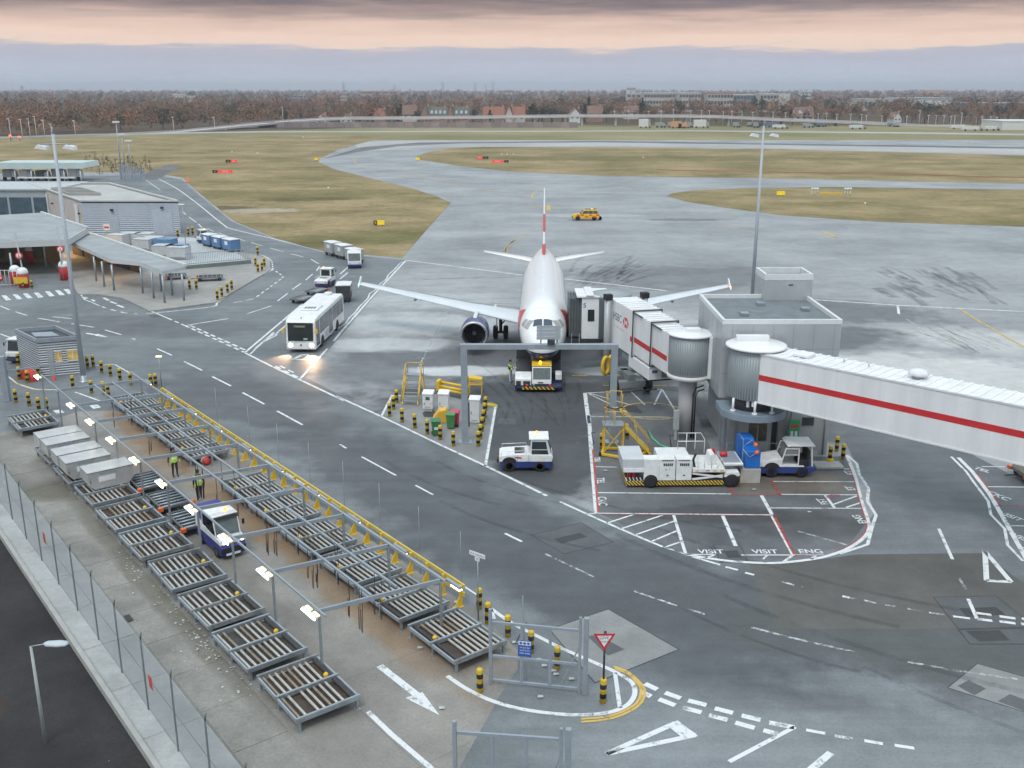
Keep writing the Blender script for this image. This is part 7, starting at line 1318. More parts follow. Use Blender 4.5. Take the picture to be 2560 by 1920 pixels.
# container pen
pe = P('z4', 1195, 400); pr = P('z4', 1615, 362); pb = P('z4', 1060, 215)
pn_ = thing('pen_railing', 'green grey vertical bar railing round the container pen', 'railing', (pe.x, pe.y, .12), math.atan2(pr.y-pe.y, pr.x-pe.x)); wl_ = (pr-pe).length
MB().box(0, wl_, -.12, .12, 0, .45).build('plinth', M('pen_plinth', (.16, .20, .19), .7), pn_); 
for z in (.6, 1.85): MB().box(0, wl_, -.03, .03, z, z+.06).build('rail', GREYST, pn_)
bar_me = MB().box(-.02, .02, -.02, .02, .5, 1.95).mesh('bar'); bar_me.materials.append(GREYST)
for i in range(int(wl_/.22)): link('bar', bar_me, pn_, (.1+i*.22, 0, 0))
sheet('pen_floor', PL('z4', [(1200, 398), (1610, 360), (1500, 275), (1240, 195), (1040, 190), (700, 180)]), .125, ground_mat('pen_concrete', (.36, .38, .39), (.48, .50, .51), .2, (.5, .8)))
PCON = M('pen_container_pale', (.52, .54, .55), .5, .12, 1); PCB = M('pen_container_blue', (.12, .24, .42), .5, .12, 1)
for i, (x, y, b) in enumerate([(745, 232, 0), (820, 222, 0), (900, 225, 0), (905, 262, 0), (960, 250, 0), (1040, 262, 1), (1020, 305, 0), (1110, 305, 1), (1110, 318, 0)]):
    p = P('z4', x, y, .12); container(['pale container nearest the hall door in the pen', 'pale container second from the hall in the pen', 'pale container at the back middle of the pen', 'pale container before the middle of the pen', 'pale container right of the middle of the pen', 'blue ended container at the right back of the pen', 'pale container at the front left of the pen', 'blue container tucked at the front of the pen', 'pale mesh sided container at the front right of the pen'][i], 0, 0, 2.6, 2.0, 1.6, 'containers in the pen', .13, PCB if b else PCON, R(random.uniform(-18, 4)), p)
def post_sign(label, k, x, y, h, w, face, name='notice_sign'):
    p = P(k, x, y); s = thing(name, label, 'sign', (p.x, p.y, .0)); MB().cyl((0, 0, 0), (0, 0, h), .05, n=8).build('post', GALV, s); MB().box(-w/2, w/2, -.08, -.05, h-.9, h).build('board', WHITE, s); MB().box(-w/2+.1, w/2-.1, -.085, -.081, h-.6, h-.3).build('red_symbol', NOE, s)
post_sign('white notice with red symbol in front of the hall door', 'z4', 695, 200, 2.2, .9, 0); post_sign('white notice with red symbol at the right corner of the hall', 'z4', 1148, 160, 3.0, .8, 0)
bollards('z4', [(1400, 598), (1428, 578), (1465, 552), (1492, 532)], 'bollards on the pavement corner', 'black and yellow bollard in the row at the pavement corner, %s from left', .12, 1.15)
bollards('z4', [(1222, 528), (1265, 530)], 'bollards beside the canopy end', 'black and yellow bollard beside the canopy end, %s from left', .12, 1.15); bollards('z4', [(1645, 378), (1660, 418), (1686, 408), (1702, 382)], 'bollards clustered at the pen corner', 'black and yellow bollard of the cluster at the pen corner, %s from left', .12, 1.15)
bollards('z4', [(1658, 302)], None, 'lone black and yellow bollard near the end of the cart train', 0, 1.2); bollards('z4', [(1145, 188), (1212, 178), (1240, 172)], 'bollards at the hall corner', 'black and yellow bollard at the right corner of the hall, %s from left', 0, 1.3)
p = P('z4', 1195, 240); ll = thing('pen_lamp', 'slim lamp post with white head over the container pen', 'lamp', (p.x, p.y, .12)); MB().cyl((0, 0, 0), (0, 0, 5.6), .06, .04, 8).build('pole', GALV, ll); MB().box(-.5, .3, -.2, .2, 5.6, 5.75).build('lamp_head', WHITE, ll, .05)
# fuel station style canopy and compound behind the hall
CY_ = P('z1', 300, 1168).y; xa, xb = PY('z1', -60, 1085, CY_).x, PY('z1', 548, 1085, CY_).x; zb_, zt_ = PY('z1', 300, 1085, CY_).z, PY('z1', 300, 1030, CY_+9).z; CW = xb-xa
fc = thing('compound_canopy', 'pale green flat canopy over parked trucks behind the hall', 'canopy', (xa, CY_, 0)); MB().prism([(0, zb_), (0, zt_-.3), (1.0, zt_), (CW-.5, zt_), (CW, zb_+.2), (CW-.8, zb_)], 0, 9, 'y').build('roof', M('pale_green_roof', (.50, .60, .59), .5, .06, .3), fc)
for i in range(6): x = 1.5+i*(CW-3)/5; MB().cyl((x, .5, 0), (x, .5, zb_), .16, n=10).build('column', WHITE2, fc)
MB().box(CW*.3, CW*.9, -1.5, -1.2, .9, 1.25).build('barrier_beam', WHITE, fc)
for i in range(5):
    tk_ = thing('service_truck', 'grey service truck parked under the pale green canopy, %s from left' % ORD[i], 'truck', (xa+1.5+i*(CW-6)/4.2, CY_+2.2, 0), 0, 'trucks under the pale canopy'); h = random.uniform(2.4, 3.0); q_ = (CW-6)/4.2*.72/4.9
    MB().box(0, 3.6*q_, 0, 2.4, .8, h).build('body', [M('truck_grey', (.34, .36, .35), .5, .15, .6), WHITE2, M('truck_dark', (.12, .15, .14), .5, .15, .6)][i % 3], tk_, .08); MB().prism([(3.7*q_, .7), (3.7*q_, h*.9), (4.5*q_, h*.85), (4.9*q_, h*.5), (4.9*q_, .7)], .1, 2.3, 'y').build('cab', WHITE2, tk_, .06)
    for x in (.8*q_, 4.2*q_): MB().lathe([(0, -.15), (.48, -.15), (.48, .15), (0, .15)], 12, (x, .05, .48), 'y').build('wheel', BLACK, tk_)
for i, (x, h) in enumerate(((785, 9.0), (812, 7.0), (850, 6.0))):
    p = P('z1', x, 1150); ml = thing('compound_light_pole', 'slim pole by the gate of the compound, %s from left' % ORD[i], 'pole', (p.x, p.y, 0), 0, 'slim poles at the compound gate'); MB().cyl((0, 0, 0), (0, 0, h*1.5), .18, .1, 8).build('pole', GALV, ml); MB().box(-.8, .8, -.3, .3, h*1.5, h*1.5+.4).build('lamp_head', WHITE2, ml, .05)
p = P('z1', 800, 1165); fe2 = thing('slatted_screen', 'grey slatted gate screen behind the hall', 'gate', (p.x-1, p.y, 0))
for i in range(14): MB().box(i*.45, i*.45+.3, 0, .1, 0, 4.2-.1*i).build('slat', GREYST, fe2)
rg = random.Random(5)
for i in range(16):
    p = P('z1', 560+i*27, 1125-rg.uniform(0, 55)); c_ = MB(); h = rg.uniform(2.2, 4.2)
    for j in range(60): a = rg.random()*6.3; t_ = rg.random(); rr = .8*(1-t_*.6)*rg.random()**.5; q = Vector((rr*math.cos(a), rr*math.sin(a), .2+h*t_)); s = rg.uniform(.2, .45); e1 = Vector((rg.uniform(-1, 1), rg.uniform(-1, 1), rg.uniform(-1, 1)))*s; e2 = Vector((rg.uniform(-1, 1), rg.uniform(-1, 1), rg.uniform(-1, 1)))*s; c_.add([q, q+e1, q+e2], [(0, 1, 2)])
    o = thing('dark_shrub', 'small dark shrub in the strip beyond the compound canopy', 'shrub', (p.x, p.y, 0), 0, 'dark shrubs beyond the compound'); c_.build('foliage', M('shrub_dark', (.05, .045, .022), .8, .4, 1), o); MB().cyl((0, 0, 0), (0, 0, h*.6), .06, n=6).build('stem', M('bark', (.06, .05, .04), .9), o)
# ------------------------------------------------------------------ airfield furniture
def sign_box(label, k, x0, x1, y0, y1, segs, base=None):
    pb_ = P(k, (x0+x1)/2, y1); a, b = PY(k, x0, y0, pb_.y), PY(k, x1, y1, pb_.y); w = b.x-a.x; h = max(.9, a.z-.15)
    s = thing('airfield_sign', label, 'airfield sign', (a.x, pb_.y, 0), 0, 'signs on the grass'); x = 0
    for f, m_, tx, tm in segs:
        MB().box(x, x+w*f-.05, -.12, .12, .25, h).build('sign_face', m_, s, .02)
        if tx: text('lettering', tx, h*.55, tm, s, (x+w*f/2, -.125, .25+(h-.25)/2), (R(90), 0, 0))
        x += w*f
    for x in (.3, w-.4): MB().box(x, x+.1, -.05, .05, 0, .25).build('leg', DARKST, s)
SY = M('airfield_yellow', (.85, .60, .02), .4, .05, 1, 0, .25); SRED = M('airfield_red', (.75, .05, .04), .4, .05, 1, 0, .45); SK = M('airfield_black', (.02, .02, .02), .4); SW = M('sign_text_white', (.9, .8, .75), .4)
sign_box('yellow taxiway sign on the near tip of left grass', 'z2', 215, 288, 1412, 1455, [(.35, SK, 'B', SY), (.65, SY, '', SK)]); sign_box('yellow taxiway sign on the right hand grass', 'z3', 625, 675, 1225, 1262, [(1, SY, '', SK)])
sign_box('short black and red holding sign far left on the grass', 'z1', 1450, 1525, 1024, 1050, [(.45, SK, 'A', SY), (.55, SRED, '09L', SW)]); sign_box('long black and red holding sign nearer on left grass', 'z1', 1365, 1497, 1090, 1117, [(.27, SK, 'A', SY), (.73, SRED, '27R-09L', SW)])
sign_box('short red and black holding sign on the middle grass', 'z2', 880, 955, 1003, 1026, [(.5, SRED, '27R', SW), (.5, SK, 'A', SY)]); sign_box('long red and black holding sign nearer on middle grass', 'z2', 975, 1085, 1028, 1050, [(.72, SRED, '09L-27R', SW), (.28, SK, 'A', SY)])
sign_box('small yellow marker at the left curve of the taxiway', 'z1', 2022, 2046, 1012, 1034, [(1, SY, '', SK)]); sign_box('small yellow marker at the tip of the middle grass', 'z2', 488, 514, 1010, 1034, [(1, SY, '', SK)])
p = P('z3', 970, 1262); ab = thing('light_trestle', 'yellow trestle with clusters of white lamps on the right grass', 'airfield light', (p.x, p.y, 0)); MB().bar((-2.4, 0, .6), (2.4, 0, .6), .35, .3).bar((-1.5, 0, 0), (-1.3, 0, .6), .2).bar((1.5, 0, 0), (1.3, 0, .6), .2).build('trestle', YEL, ab)
for x in (-5, -4.3, -3.6, 3.6, 4.3, 5): MB().cyl((x*.8, 0, .1), (x*.8, 0, 1.3), .08, n=6).lathe([(0, 1.3), (.3, 1.35), (.3, 1.7), (0, 1.8)], 8, (x*.8, 0, 0)).build('lamp', WHITE, ab)
for i, (k, x, y) in enumerate([('z1', 955, 908), ('z1', 1492, 978), ('z1', 1655, 990), ('z1', 1948, 885), ('z1', 2112, 1215), ('z3', 1190, 1315), ('z2', 1040, 995), ('z2', 1075, 993), ('z2', 1115, 996), ('z2', 1950, 1018)]):
    p = P(k, x, y); o = MB().lathe([(.2, 0), (.2, .2), (.15, .4), (0, .45)], 10).build('edge_light', WHITE, None, loc=(p.x, p.y, .03)); tag(o, 'small white lamp stub standing in the mown grass', 'airfield light', 'white lamp stubs in the grass')
p = P('z1', 1208, 1172); o = MB().lathe([(.6, 0), (.6, .1), (.35, .12), (.08, 1.3), (0, 1.3)], 12).build('traffic_cone', ORANGE, None, loc=(p.x, p.y, .03)); tag(o, 'orange cone alone on the left grass', 'cone')
a = PL('z3', [(-150, 1100), (300, 1106), (560, 1110), (720, 1114), (1100, 1120), (1500, 1130), (2000, 1143), (2400, 1152)]); nt_ = thing('barrier_netting', 'low orange barrier netting running across the right part of the grass', 'netting', (a[0].x, a[0].y, .03))
for q0, q1 in zip(a, a[1:]): MB().bar((q0.x-a[0].x, q0.y-a[0].y, .3), (q1.x-a[0].x, q1.y-a[0].y, .16), .05, .22).build('net_length', M('netting_orange', (.42, .19, .12), .8, .3, .05), nt_)

# ------------------------------------------------------------------ viaduct, hoarding and works beyond the runway
VY = 625.0
vp = [PY(k, x, y, Yv) for k, x, y, Yv in [('z1', -60, 915, 455), ('z1', 200, 905, 465), ('z1', 620, 882, 490), ('z1', 1100, 842, 530), ('z1', 1500, 803, 575), ('z1', 1800, 775, 605), ('z1', 2100, 757, 622), ('z2', 60, 752, VY), ('z2', 500, 750, VY), ('z2', 1000, 744, VY), ('z2', 1500, 737, VY), ('z2', 2150, 738, VY), ('z3', 250, 742, VY), ('z3', 600, 760, VY), ('z3', 950, 772, VY), ('z3', 1300, 786, VY), ('z3', 1600, 812, VY), ('z3', 1850, 846, VY)]]
for q in vp: q.z = max(.6, q.z)
vd = thing('elevated_road', 'long pale elevated road on slim piers across the background', 'viaduct', (vp[0].x, vp[0].y, 0)); VC = M('viaduct_concrete', (.50, .48, .46), .7, .1, .05); VR = M('viaduct_rail', (.50, .47, .49), .6, .1, .05)
for a_, b_ in zip(vp, vp[1:]):
    A = a_-vp[0]; B_ = b_-vp[0]; A.z = a_.z; B_.z = b_.z
    MB().bar(A-Vector((0, 0, 1.1)), B_-Vector((0, 0, 1.1)), 9, .9).build('deck', VC, vd); n = max(1, int((B_-A).length/9))
    for y in (-4.3, 4.3): MB().bar(A+Vector((0, y, .05)), B_+Vector((0, y, .05)), .25, .16).bar(A+Vector((0, y, -.32)), B_+Vector((0, y, -.32)), .25, .12).build('parapet_rail', VR, vd)
    for i in range(n*3): q = A.lerp(B_, i/(n*3)); MB().box(q.x-.1, q.x+.1, q.y-4.4, q.y-4.2, q.z-.65, q.z+.1).build('baluster', VR, vd)
    for i in range(0, n, 2):
        q = A.lerp(B_, (i+.5)/n)
        if q.z > 2.6: MB().box(q.x-.6, q.x+.6, q.y-3, q.y+3, 0, q.z-1.55).build('pier', VC, vd)
hd = thing('site_hoarding', 'long dull mauve boarded fence below the elevated road', 'fence', (P('z2', -650, 822).x, 597, 0)); HM = [M('hoarding_%d' % i, c, .7, .12, .2) for i, c in enumerate([(.27, .215, .21), (.31, .25, .24), (.24, .20, .205)])]
hx1 = P('z2', 1560, 822).x - hd.location.x; n = int(hx1/5)
for i in range(n): MB().box(i*5, i*5+4.85, 0, .15, 0, 3.0+random.uniform(-.12, .12)).build('panel', HM[i % 3], hd)
def block(label, k, x0, x1, y0, y1, Yd, depth, mat, roof=None, name='office_block', cat='building', storeys=0, group=None, wmat=None, cols=0):
    a, b = PY(k, x0, y0, Yd), PY(k, x1, y1, Yd); w = abs(b.x-a.x); h = a.z
    t = thing(name, label, cat, (min(a.x, b.x), Yd, 0), 0, group); MB().box(0, w, 0, depth, 0, h).build('wall', mat, t); MB().box(-.3, w+.3, -.3, depth+.3, h+.01, h+max(.5, h*.05)).build('roof', roof or CAPW, t)
    for s in range(storeys):
        z0 = h*(s+.35)/storeys; z1 = h*(s+.8)/storeys
        for c in range(cols): MB().box(w*(c+.12)/cols, w*(c+.88)/cols, -.25, -.02, z0, z1).build('window', wmat or GLASS, t)
    return t
OC = M('office_stone', (.50, .46, .41), .7, .08, .05); OG = M('office_green', (.20, .25, .27), .4, .2, .05); OGL = M('office_glass', (.08, .11, .13), .2, .3, .1); ORB = M('orange_brick', (.50, .30, .20), .7, .1, .05); PGR = M('pale_metal_roof', (.42, .48, .50), .5, .1, .05); WB = M('white_block', (.68, .68, .66), .6, .05, .1)
block('pale office block with dark bands at the left of the office row', 'z3', -230, -60, 600, 660, 1000, 20, OC, None, storeys=3, wmat=OGL, cols=9); block('low pale office block with window bands beside trees', 'z3', 0, 130, 600, 660, 1010, 20, OC, None, storeys=3, wmat=OGL, cols=7)
block('pale office block with red brown top edge', 'z3', 180, 340, 602, 668, 1000, 20, OC, M('red_edge', (.45, .22, .16), .7), storeys=3, wmat=OGL, cols=8); block('long glassy office block between pale blocks', 'z3', 345, 515, 612, 668, 1020, 20, OG, None, storeys=3, wmat=OGL, cols=8)
block('pale stone office block with tall end bay', 'z3', 517, 640, 607, 675, 1000, 20, OC, None, storeys=3, wmat=OGL, cols=6); block('tall pale stair block at the end of the office row', 'z3', 641, 702, 608, 690, 995, 16, WB, None, storeys=2, wmat=OC, cols=2)
block('broad low building with pale grey green roof at right', 'z3', 1160, 1412, 640, 700, 1050, 40, M('cream_block', (.50, .46, .38), .7), PGR, storeys=1, wmat=OGL, cols=10); block('long low building with pale grey roof right of the broad one', 'z3', 1412, 1745, 632, 690, 1080, 40, M('grey_block', (.40, .41, .42), .7), PGR, storeys=1, wmat=WB, cols=6)
block('dark brick section joining the two long low buildings', 'z3', 1400, 1455, 643, 690, 1040, 20, M('dark_brick', (.22, .09, .07), .8), M('dark_brick', (.22, .09, .07))); block('thin flat dark building at the far right edge of town', 'z3', 1810, 2330, 664, 690, 1060, 30, M('slate_block', (.16, .18, .20), .6), PGR)
block('orange tower block on the right skyline', 'z3', 1575, 1686, 578, 640, 2300, 30, ORB, None, storeys=5, wmat=M('orange_pale', (.62, .45, .34), .6), cols=8); block('white silo like block, left of the pair on left skyline', 'z1', 1105, 1170, 604, 668, 1500, 20, WB, M('orange_top', (.55, .35, .25), .7), storeys=3, wmat=OC, cols=4); block('white slab block, right of the pair on left skyline', 'z1', 1188, 1236, 618, 668, 1520, 20, WB, None, storeys=3, wmat=OC, cols=3)
for i, (k, x0, x1, y0, Yd) in enumerate([('z2', 1845, 1990, 602, 1500), ('z2', 2120, 2215, 596, 1300), ('z2', 1940, 2010, 575, 2200), ('z2', 130, 360, 585, 2300), ('z2', 0, 60, 598, 2000), ('z1', 1850, 1945, 613, 1900), ('z1', 1950, 2025, 612, 1950), ('z3', 775, 840, 588, 2400), ('z2', 1845, 1900, 560, 2900), ('z2', 1060, 1110, 578, 2500)]):
    block(['pale town block half hidden in trees right of centre', 'cream town block beside the office row', 'small white high block on the skyline right of centre', 'long reddish town terrace left of centre', 'pale town terrace at the left of centre', 'bluish roofed depot on left skyline', 'second bluish roofed depot on left skyline', 'tiny pale block on the right skyline', 'tiny white tower on the skyline', 'tiny pale block on the centre skyline'][i], k, x0, x1, y0, y0+40, Yd, 15, [OC, OC, WB, ORB, OC, M('depot_blue', (.25, .32, .45), .6), M('depot_blue', (.25, .32, .45)), WB, WB, OC][i], None, 'town_block', 'building', 2, 'town blocks on the skyline', OGL, 5)
# houses beyond the elevated road
def house(label, k, x0, x1, yr, ye, Yd, wall, roof, gable='x', dormer=0, name='house'):
    a, b = PY(k, x0, yr, Yd), PY(k, x1, ye, Yd); w = abs(b.x-a.x); h = a.z; he = max(2.5, b.z); t = thing(name, label, 'house', (a.x, Yd, 0), 0, 'houses beyond the elevated road'); d = 9.0
    if gable == 'x':       # ridge along x, roof slope seen
        MB().prism([(0, 0), (d, 0), (d, he), (d/2, h-.15), (0, he)], 0, w, 'x').build('wall', wall, t); MB().prism([(-.5, he-.4), (d/2, h), (d+.5, he-.4), (d+.5, he-.1), (d/2, h+.35), (-.5, he-.1)], -.3, w+.3, 'x').build('roof', roof, t)
        for i in range(dormer): x = w*(i+.6)/(dormer+.2); z = he+(h-he)*.45; MB().prism([(x-.8, z-.8), (x+.8, z-.8), (x+.8, z+.7), (x, z+1.4), (x-.8, z+.7)], .6, 3.2, 'y').build('dormer', WB, t)
    else:                  # gable end towards the camera
        MB().prism([(0, 0), (w, 0), (w, he), (w/2, h-.15), (0, he)], 0, d*1.4, 'y').build('wall', wall, t); MB().prism([(-.5, he-.4), (w/2, h), (w+.5, he-.4), (w+.5, he-.1), (w/2, h+.35), (-.5, he-.1)], -.3, d*1.4+.3, 'y').build('roof', roof, t)
    n = max(2, int(w/4))
    for i in range(n): MB().box(w*(i+.25)/n, w*(i+.7)/n, -.12, -.02, he*.55, he*.85).build('window', OGL, t)
    MB().box(w*.8, w*.8+1, d*.45, d*.45+1, h-.5, h+1.2).build('chimney', ORB, t)
HW = M('house_render', (.56, .50, .45), .7, .06, .1); HB_ = M('house_brick', (.33, .20, .155), .8, .1, .2); RR = M('roof_red', (.28, .115, .075), .8, .15, .1); RG = M('roof_slate_green', (.115, .13, .115), .8, .15, .1); RS = M('roof_brown', (.20, .12, .09), .8, .15, .1)
house('white gabled house at the left end of the elevated road', 'z1', 2030, 2095, 735, 790, 660, WB, RR, 'y'); house('small white house with grey roof left of the brick houses', 'z2', 0, 75, 735, 770, 665, WB, RS, 'y'); house('cream house with brown roof before dark trees', 'z2', 400, 490, 678, 735, 700, HW, RS, 'x')
house('tall pink brick gable end of the first green roofed terrace', 'z2', 512, 572, 682, 745, 668, HB_, RG, 'y'); house('long green slate roofed terrace with white dormers', 'z2', 572, 690, 690, 750, 670, HB_, RG, 'x', 4); house('second brick gable end beside the green roofed terrace', 'z2', 680, 730, 682, 748, 672, HB_, RS, 'y'); house('second long slate roofed terrace with dormers', 'z2', 730, 830, 690, 750, 675, HB_, RG, 'x', 3)
house('red roofed house left of the pale gable', 'z2', 920, 985, 690, 740, 700, HB_, RR, 'x'); house('red roofed house directly beside the pale gable', 'z2', 990, 1055, 690, 742, 690, HB_, RR, 'x'); house('pale gabled house with red roof near the centre', 'z2', 1065, 1110, 685, 742, 668, HW, RR, 'y'); house('red roofed wing joined to the pale gable', 'z2', 1108, 1190, 690, 742, 672, HW, RR, 'x')
house('white gabled cottage right of the evergreen hedge', 'z2', 1480, 1545, 697, 735, 668, WB, RS, 'y'); house('brown roofed house with red gable right of the cottage', 'z2', 1595, 1690, 683, 730, 690, HB_, RS, 'x'); house('pale flat house among trees right of centre', 'z2', 1830, 1920, 685, 720, 760, HW, RS, 'x'); house('white house with timbering below the office row', 'z3', 745, 860, 690, 750, 720, WB, RS, 'x', 2); house('small pale house before the right hand trees', 'z3', 1380, 1425, 725, 760, 690, WB, RS, 'y'); house('low red roofed house behind the left end trees', 'z2', 215, 290, 700, 745, 690, HB_, RR, 'x')
block('large white shed at the far right beyond the runway', 'z3', 2075, 2330, 782, 850, 560, 25, WB, None, 'shed', 'building', 0)
# vehicles and cabins parked beyond the runway
rg = random.Random(17); PC = [WB, M('pv_teal', (.16, .27, .28), .5), M('pv_grey', (.33, .34, .35), .5), M('pv_orange', (.62, .33, .16), .5), M('pv_blue', (.14, .18, .30), .5), M('pv_dark', (.07, .08, .08), .5)]
names = ['white', 'teal', 'grey', 'orange', 'blue', 'dark']
pos = [('z2', 1925, 2000, 765, 808, 0, 588), ('z2', 2130, 2215, 782, 812, 3, 585), ('z3', -10, 60, 795, 815, 3, 585), ('z3', 92, 190, 770, 812, 0, 590), ('z3', 600, 700, 805, 820, 0, 578), ('z3', 1095, 1200, 812, 830, 0, 572), ('z3', 1745, 1855, 808, 836, 0, 570), ('z3', 1815, 1950, 835, 862, 0, 548), ('z3', 1960, 2055, 830, 850, 0, 552)]
for i in range(22):
    x = rg.uniform(-40, 1500) if i > 6 else rg.uniform(-330, 0); y = 788+max(0, x-500)*.02; pos.append(('z3', x, x+rg.uniform(25, 75), y, y+20, rg.choice((1, 1, 2, 4, 5, 2)), rg.uniform(592, 612)))
cnt = {}
for k, x0, x1, y0, y1, c, Yd in pos:
    a_, b_ = PY(k, x0, y0, Yd), PY(k, x1, y1, Yd); w = max(3, b_.x-a_.x); h = min(6.5, max(2.2, a_.z)); cnt[c] = cnt.get(c, 0)+1
    t = thing('parked_truck', '%s box bodied vehicle parked beyond the runway, number %s of its colour from left' % (names[c], ORD[min(cnt[c]-1, 17)]) if False else '%s box bodied vehicle parked beyond the runway below the elevated road' % names[c], 'truck', (a_.x, Yd, 0), 0, '%s vehicles parked beyond the runway' % names[c])
    MB().box(0, w*.78, 0, 2.5, .7, h).build('box_body', PC[c], t, .05); MB().prism([(w*.8, .7), (w*.8, h*.8), (w*.93, h*.75), (w, h*.45), (w, .7)], .1, 2.4, 'y').build('cab', PC[c] if c else PC[2], t, .05)
    for x in (w*.15, w*.6, w*.9): MB().lathe([(0, -.15), (.5, -.15), (.5, .15), (0, .15)], 12, (x, .1, .5), 'y').build('wheel', BLACK, t)
for i, x in enumerate([-420, -330, -200, -120, -40, 70, 140, 190, 280, 335, 400, 470, 600, 680, 785, 890, 945, 1010, 1100, 1170, 1200, 1300, 1380, 1460, 1545, 1600, 1650, 1700, 1745, 1770, 1815, 1910, 1945, 2000, 2040]):
    Yd = rg.uniform(628, 650); yt = 712+max(0, x)*.022+rg.uniform(-6, 6) + (-28 if x in (1545, 1815) else 0); q = PY('z3', x, yt, Yd); t = thing('lamp_post', 'distant slim lamp post, %s from the left in the row right of centre' % (ORD+['nineteenth', 'twentieth', 'twenty first', 'twenty second', 'twenty third', 'twenty fourth', 'twenty fifth', 'twenty sixth', 'twenty seventh', 'twenty eighth', 'twenty ninth', 'thirtieth', 'thirty first', 'thirty second', 'thirty third', 'thirty fourth', 'thirty fifth'])[i], 'lamp post', (q.x, Yd, 0), 0, 'distant lamp posts beyond the runway')
    MB().cyl((0, 0, 0), (0, 0, q.z), .16, .1, 6).build('pole', WHITE2, t); MB().box(-.9, .5, -.25, .25, q.z, q.z+.3).build('lamp_head', WHITE2, t)
ramp_y0 = lambda x: 460+max(0, x)*.075
for i, (x, yt) in enumerate(((55, 765), (130, 770), (180, 765), (220, 750), (275, 775), (325, 800), (475, 778), (1110, 755), (1375, 755), (1815, 690), (1260, 840), (1455, 835))):
    Yl = ramp_y0(x) - 8; q = PY('z1', x, yt, Yl); t = thing('lamp_post', 'distant slim pole before the left woods, %s from the left' % ORD[i], 'lamp post', (q.x, Yl, 0), 0, 'distant poles before the left woods'); MB().cyl((0, 0, 0), (0, 0, q.z), .14, .09, 6).build('pole', WHITE2, t); MB().box(-.8, .3, -.2, .2, q.z, q.z+.25).build('lamp_head', WHITE2, t)
for i, (x, y) in enumerate(((66, 872), (125, 880))): q = PY('z1', x, y, 440); t = thing('signal_light', 'glowing red signal at the far left, %s of two' % ('left one', 'right one')[i], 'signal', (q.x, 440, 0), 0, 'red signals at far left'); MB().cyl((0, 0, 0), (0, 0, q.z), .12, n=6).build('post', DARKST, t); MB().lathe([(0, -.4), (.45, -.3), (.5, 0), (.45, .3), (0, .4)], 12, (0, -.2, q.z)).build('lamp', M('signal_red', (1, .10, .05), .3, 0, 1, 0, 3), t)
for i, (k, x, yt, Yd) in enumerate([('z2', 22, 525, 2600), ('z2', 350, 540, 3000), ('z2', 660, 522, 2600), ('z2', 868, 528, 2700), ('z2', 982, 520, 2500), ('z1', 140, 548, 2600), ('z2', 938, 540, 3200)]):
    q = PY(k, x, yt, Yd); t = thing('power_pylon', 'thin lattice power pylon on the skyline, %s from the left' % ['second', 'third', 'fourth', 'fifth', 'seventh', 'first', 'sixth'][i], 'pylon', (q.x, Yd, 0), 0, 'power pylons on the skyline'); h = q.z; PM = M('pylon_steel', (.22, .23, .25), .6)
    for sx, sy in ((-1, -1), (1, -1), (1, 1), (-1, 1)): MB().bar((sx*3.5, sy*3.5, 0), (sx*.4, sy*.4, h), .45).build('leg', PM, t)
    for f, w in ((.70, 7), (.82, 6), (.93, 4.5)): MB().bar((-w, 0, h*f), (w, 0, h*f), .4, .5).build('crossarm', PM, t)
    for f in (.2, .4, .55): r = 3.5*(1-f)+.4*f; MB().bar((-r, -r, h*f), (r*.85, -r*.85, h*(f+.14)), .3).bar((r, -r, h*f), (-r*.85, -r*.85, h*(f+.14)), .3).build('lattice', PM, t)

# ------------------------------------------------------------------ trees
def leaf_mat(name, rough=.9):
    m = bpy.data.materials.new(name); nt, b = nodes_of(m); N = nt.nodes.new; L = nt.links.new
    at = N('ShaderNodeAttribute'); at.attribute_name = 'tint'; L(at.outputs['Color'], b.inputs['Base Color']); b.inputs['Roughness'].default_value = rough; b.inputs['Specular IOR Level'].default_value = .1
    return m
LEAF = leaf_mat('winter_twigs')
def crown_tris(rg, c, rx, rz, n, s, col_, V, F, C, shape=0):
    """small twig or leaf faces spread through a lumpy crown"""
    lumps = [(rg.uniform(-.55, .55), rg.uniform(-.55, .55), rg.uniform(-.5, .6), rg.uniform(.35, .6)) for _ in range(6)]
    for i in range(n):
        if i % 4 == 0: lx, ly, lz, lr = 0, 0, 0, .8
        else: lx, ly, lz, lr = lumps[i % 6]
        a = rg.random()*6.283; z = rg.uniform(-1, 1); r = math.sqrt(1-z*z); k = lr*rg.random()**.4
        px = lx+k*r*math.cos(a); py = ly+k*r*math.sin(a); pz = lz+k*z
        if shape: q = max(0, min(1, (pz+1)/2)); px *= (1.15-q); py *= (1.15-q)
        p = (c[0]+px*rx, c[1]+py*rx, c[2]+pz*rz); o = len(V); sh = 1 + .35*rg.uniform(-1, 1); t = tuple(min(1, x*sh) for x in col_)
        for j in range(3): V.append((p[0]+rg.uniform(-s, s), p[1]+rg.uniform(-s, s), p[2]+rg.uniform(-s, s))); C.append((*t, 1))
        F.append((o, o+1, o+2))
def crown_obj(name, V, F, C, parent=None):
    me = bpy.data.meshes.new(name); me.from_pydata(V, [], F); at = me.color_attributes.new('tint', 'FLOAT_COLOR', 'POINT'); at.data.foreach_set('color', [x for q in C for x in q]); me.materials.append(LEAF); return link(name, me, parent) if parent is not False else me
rg = random.Random(31)
BR = [(.29, .145, .085), (.22, .128, .082), (.17, .108, .072), (.31, .165, .095), (.15, .118, .07)]
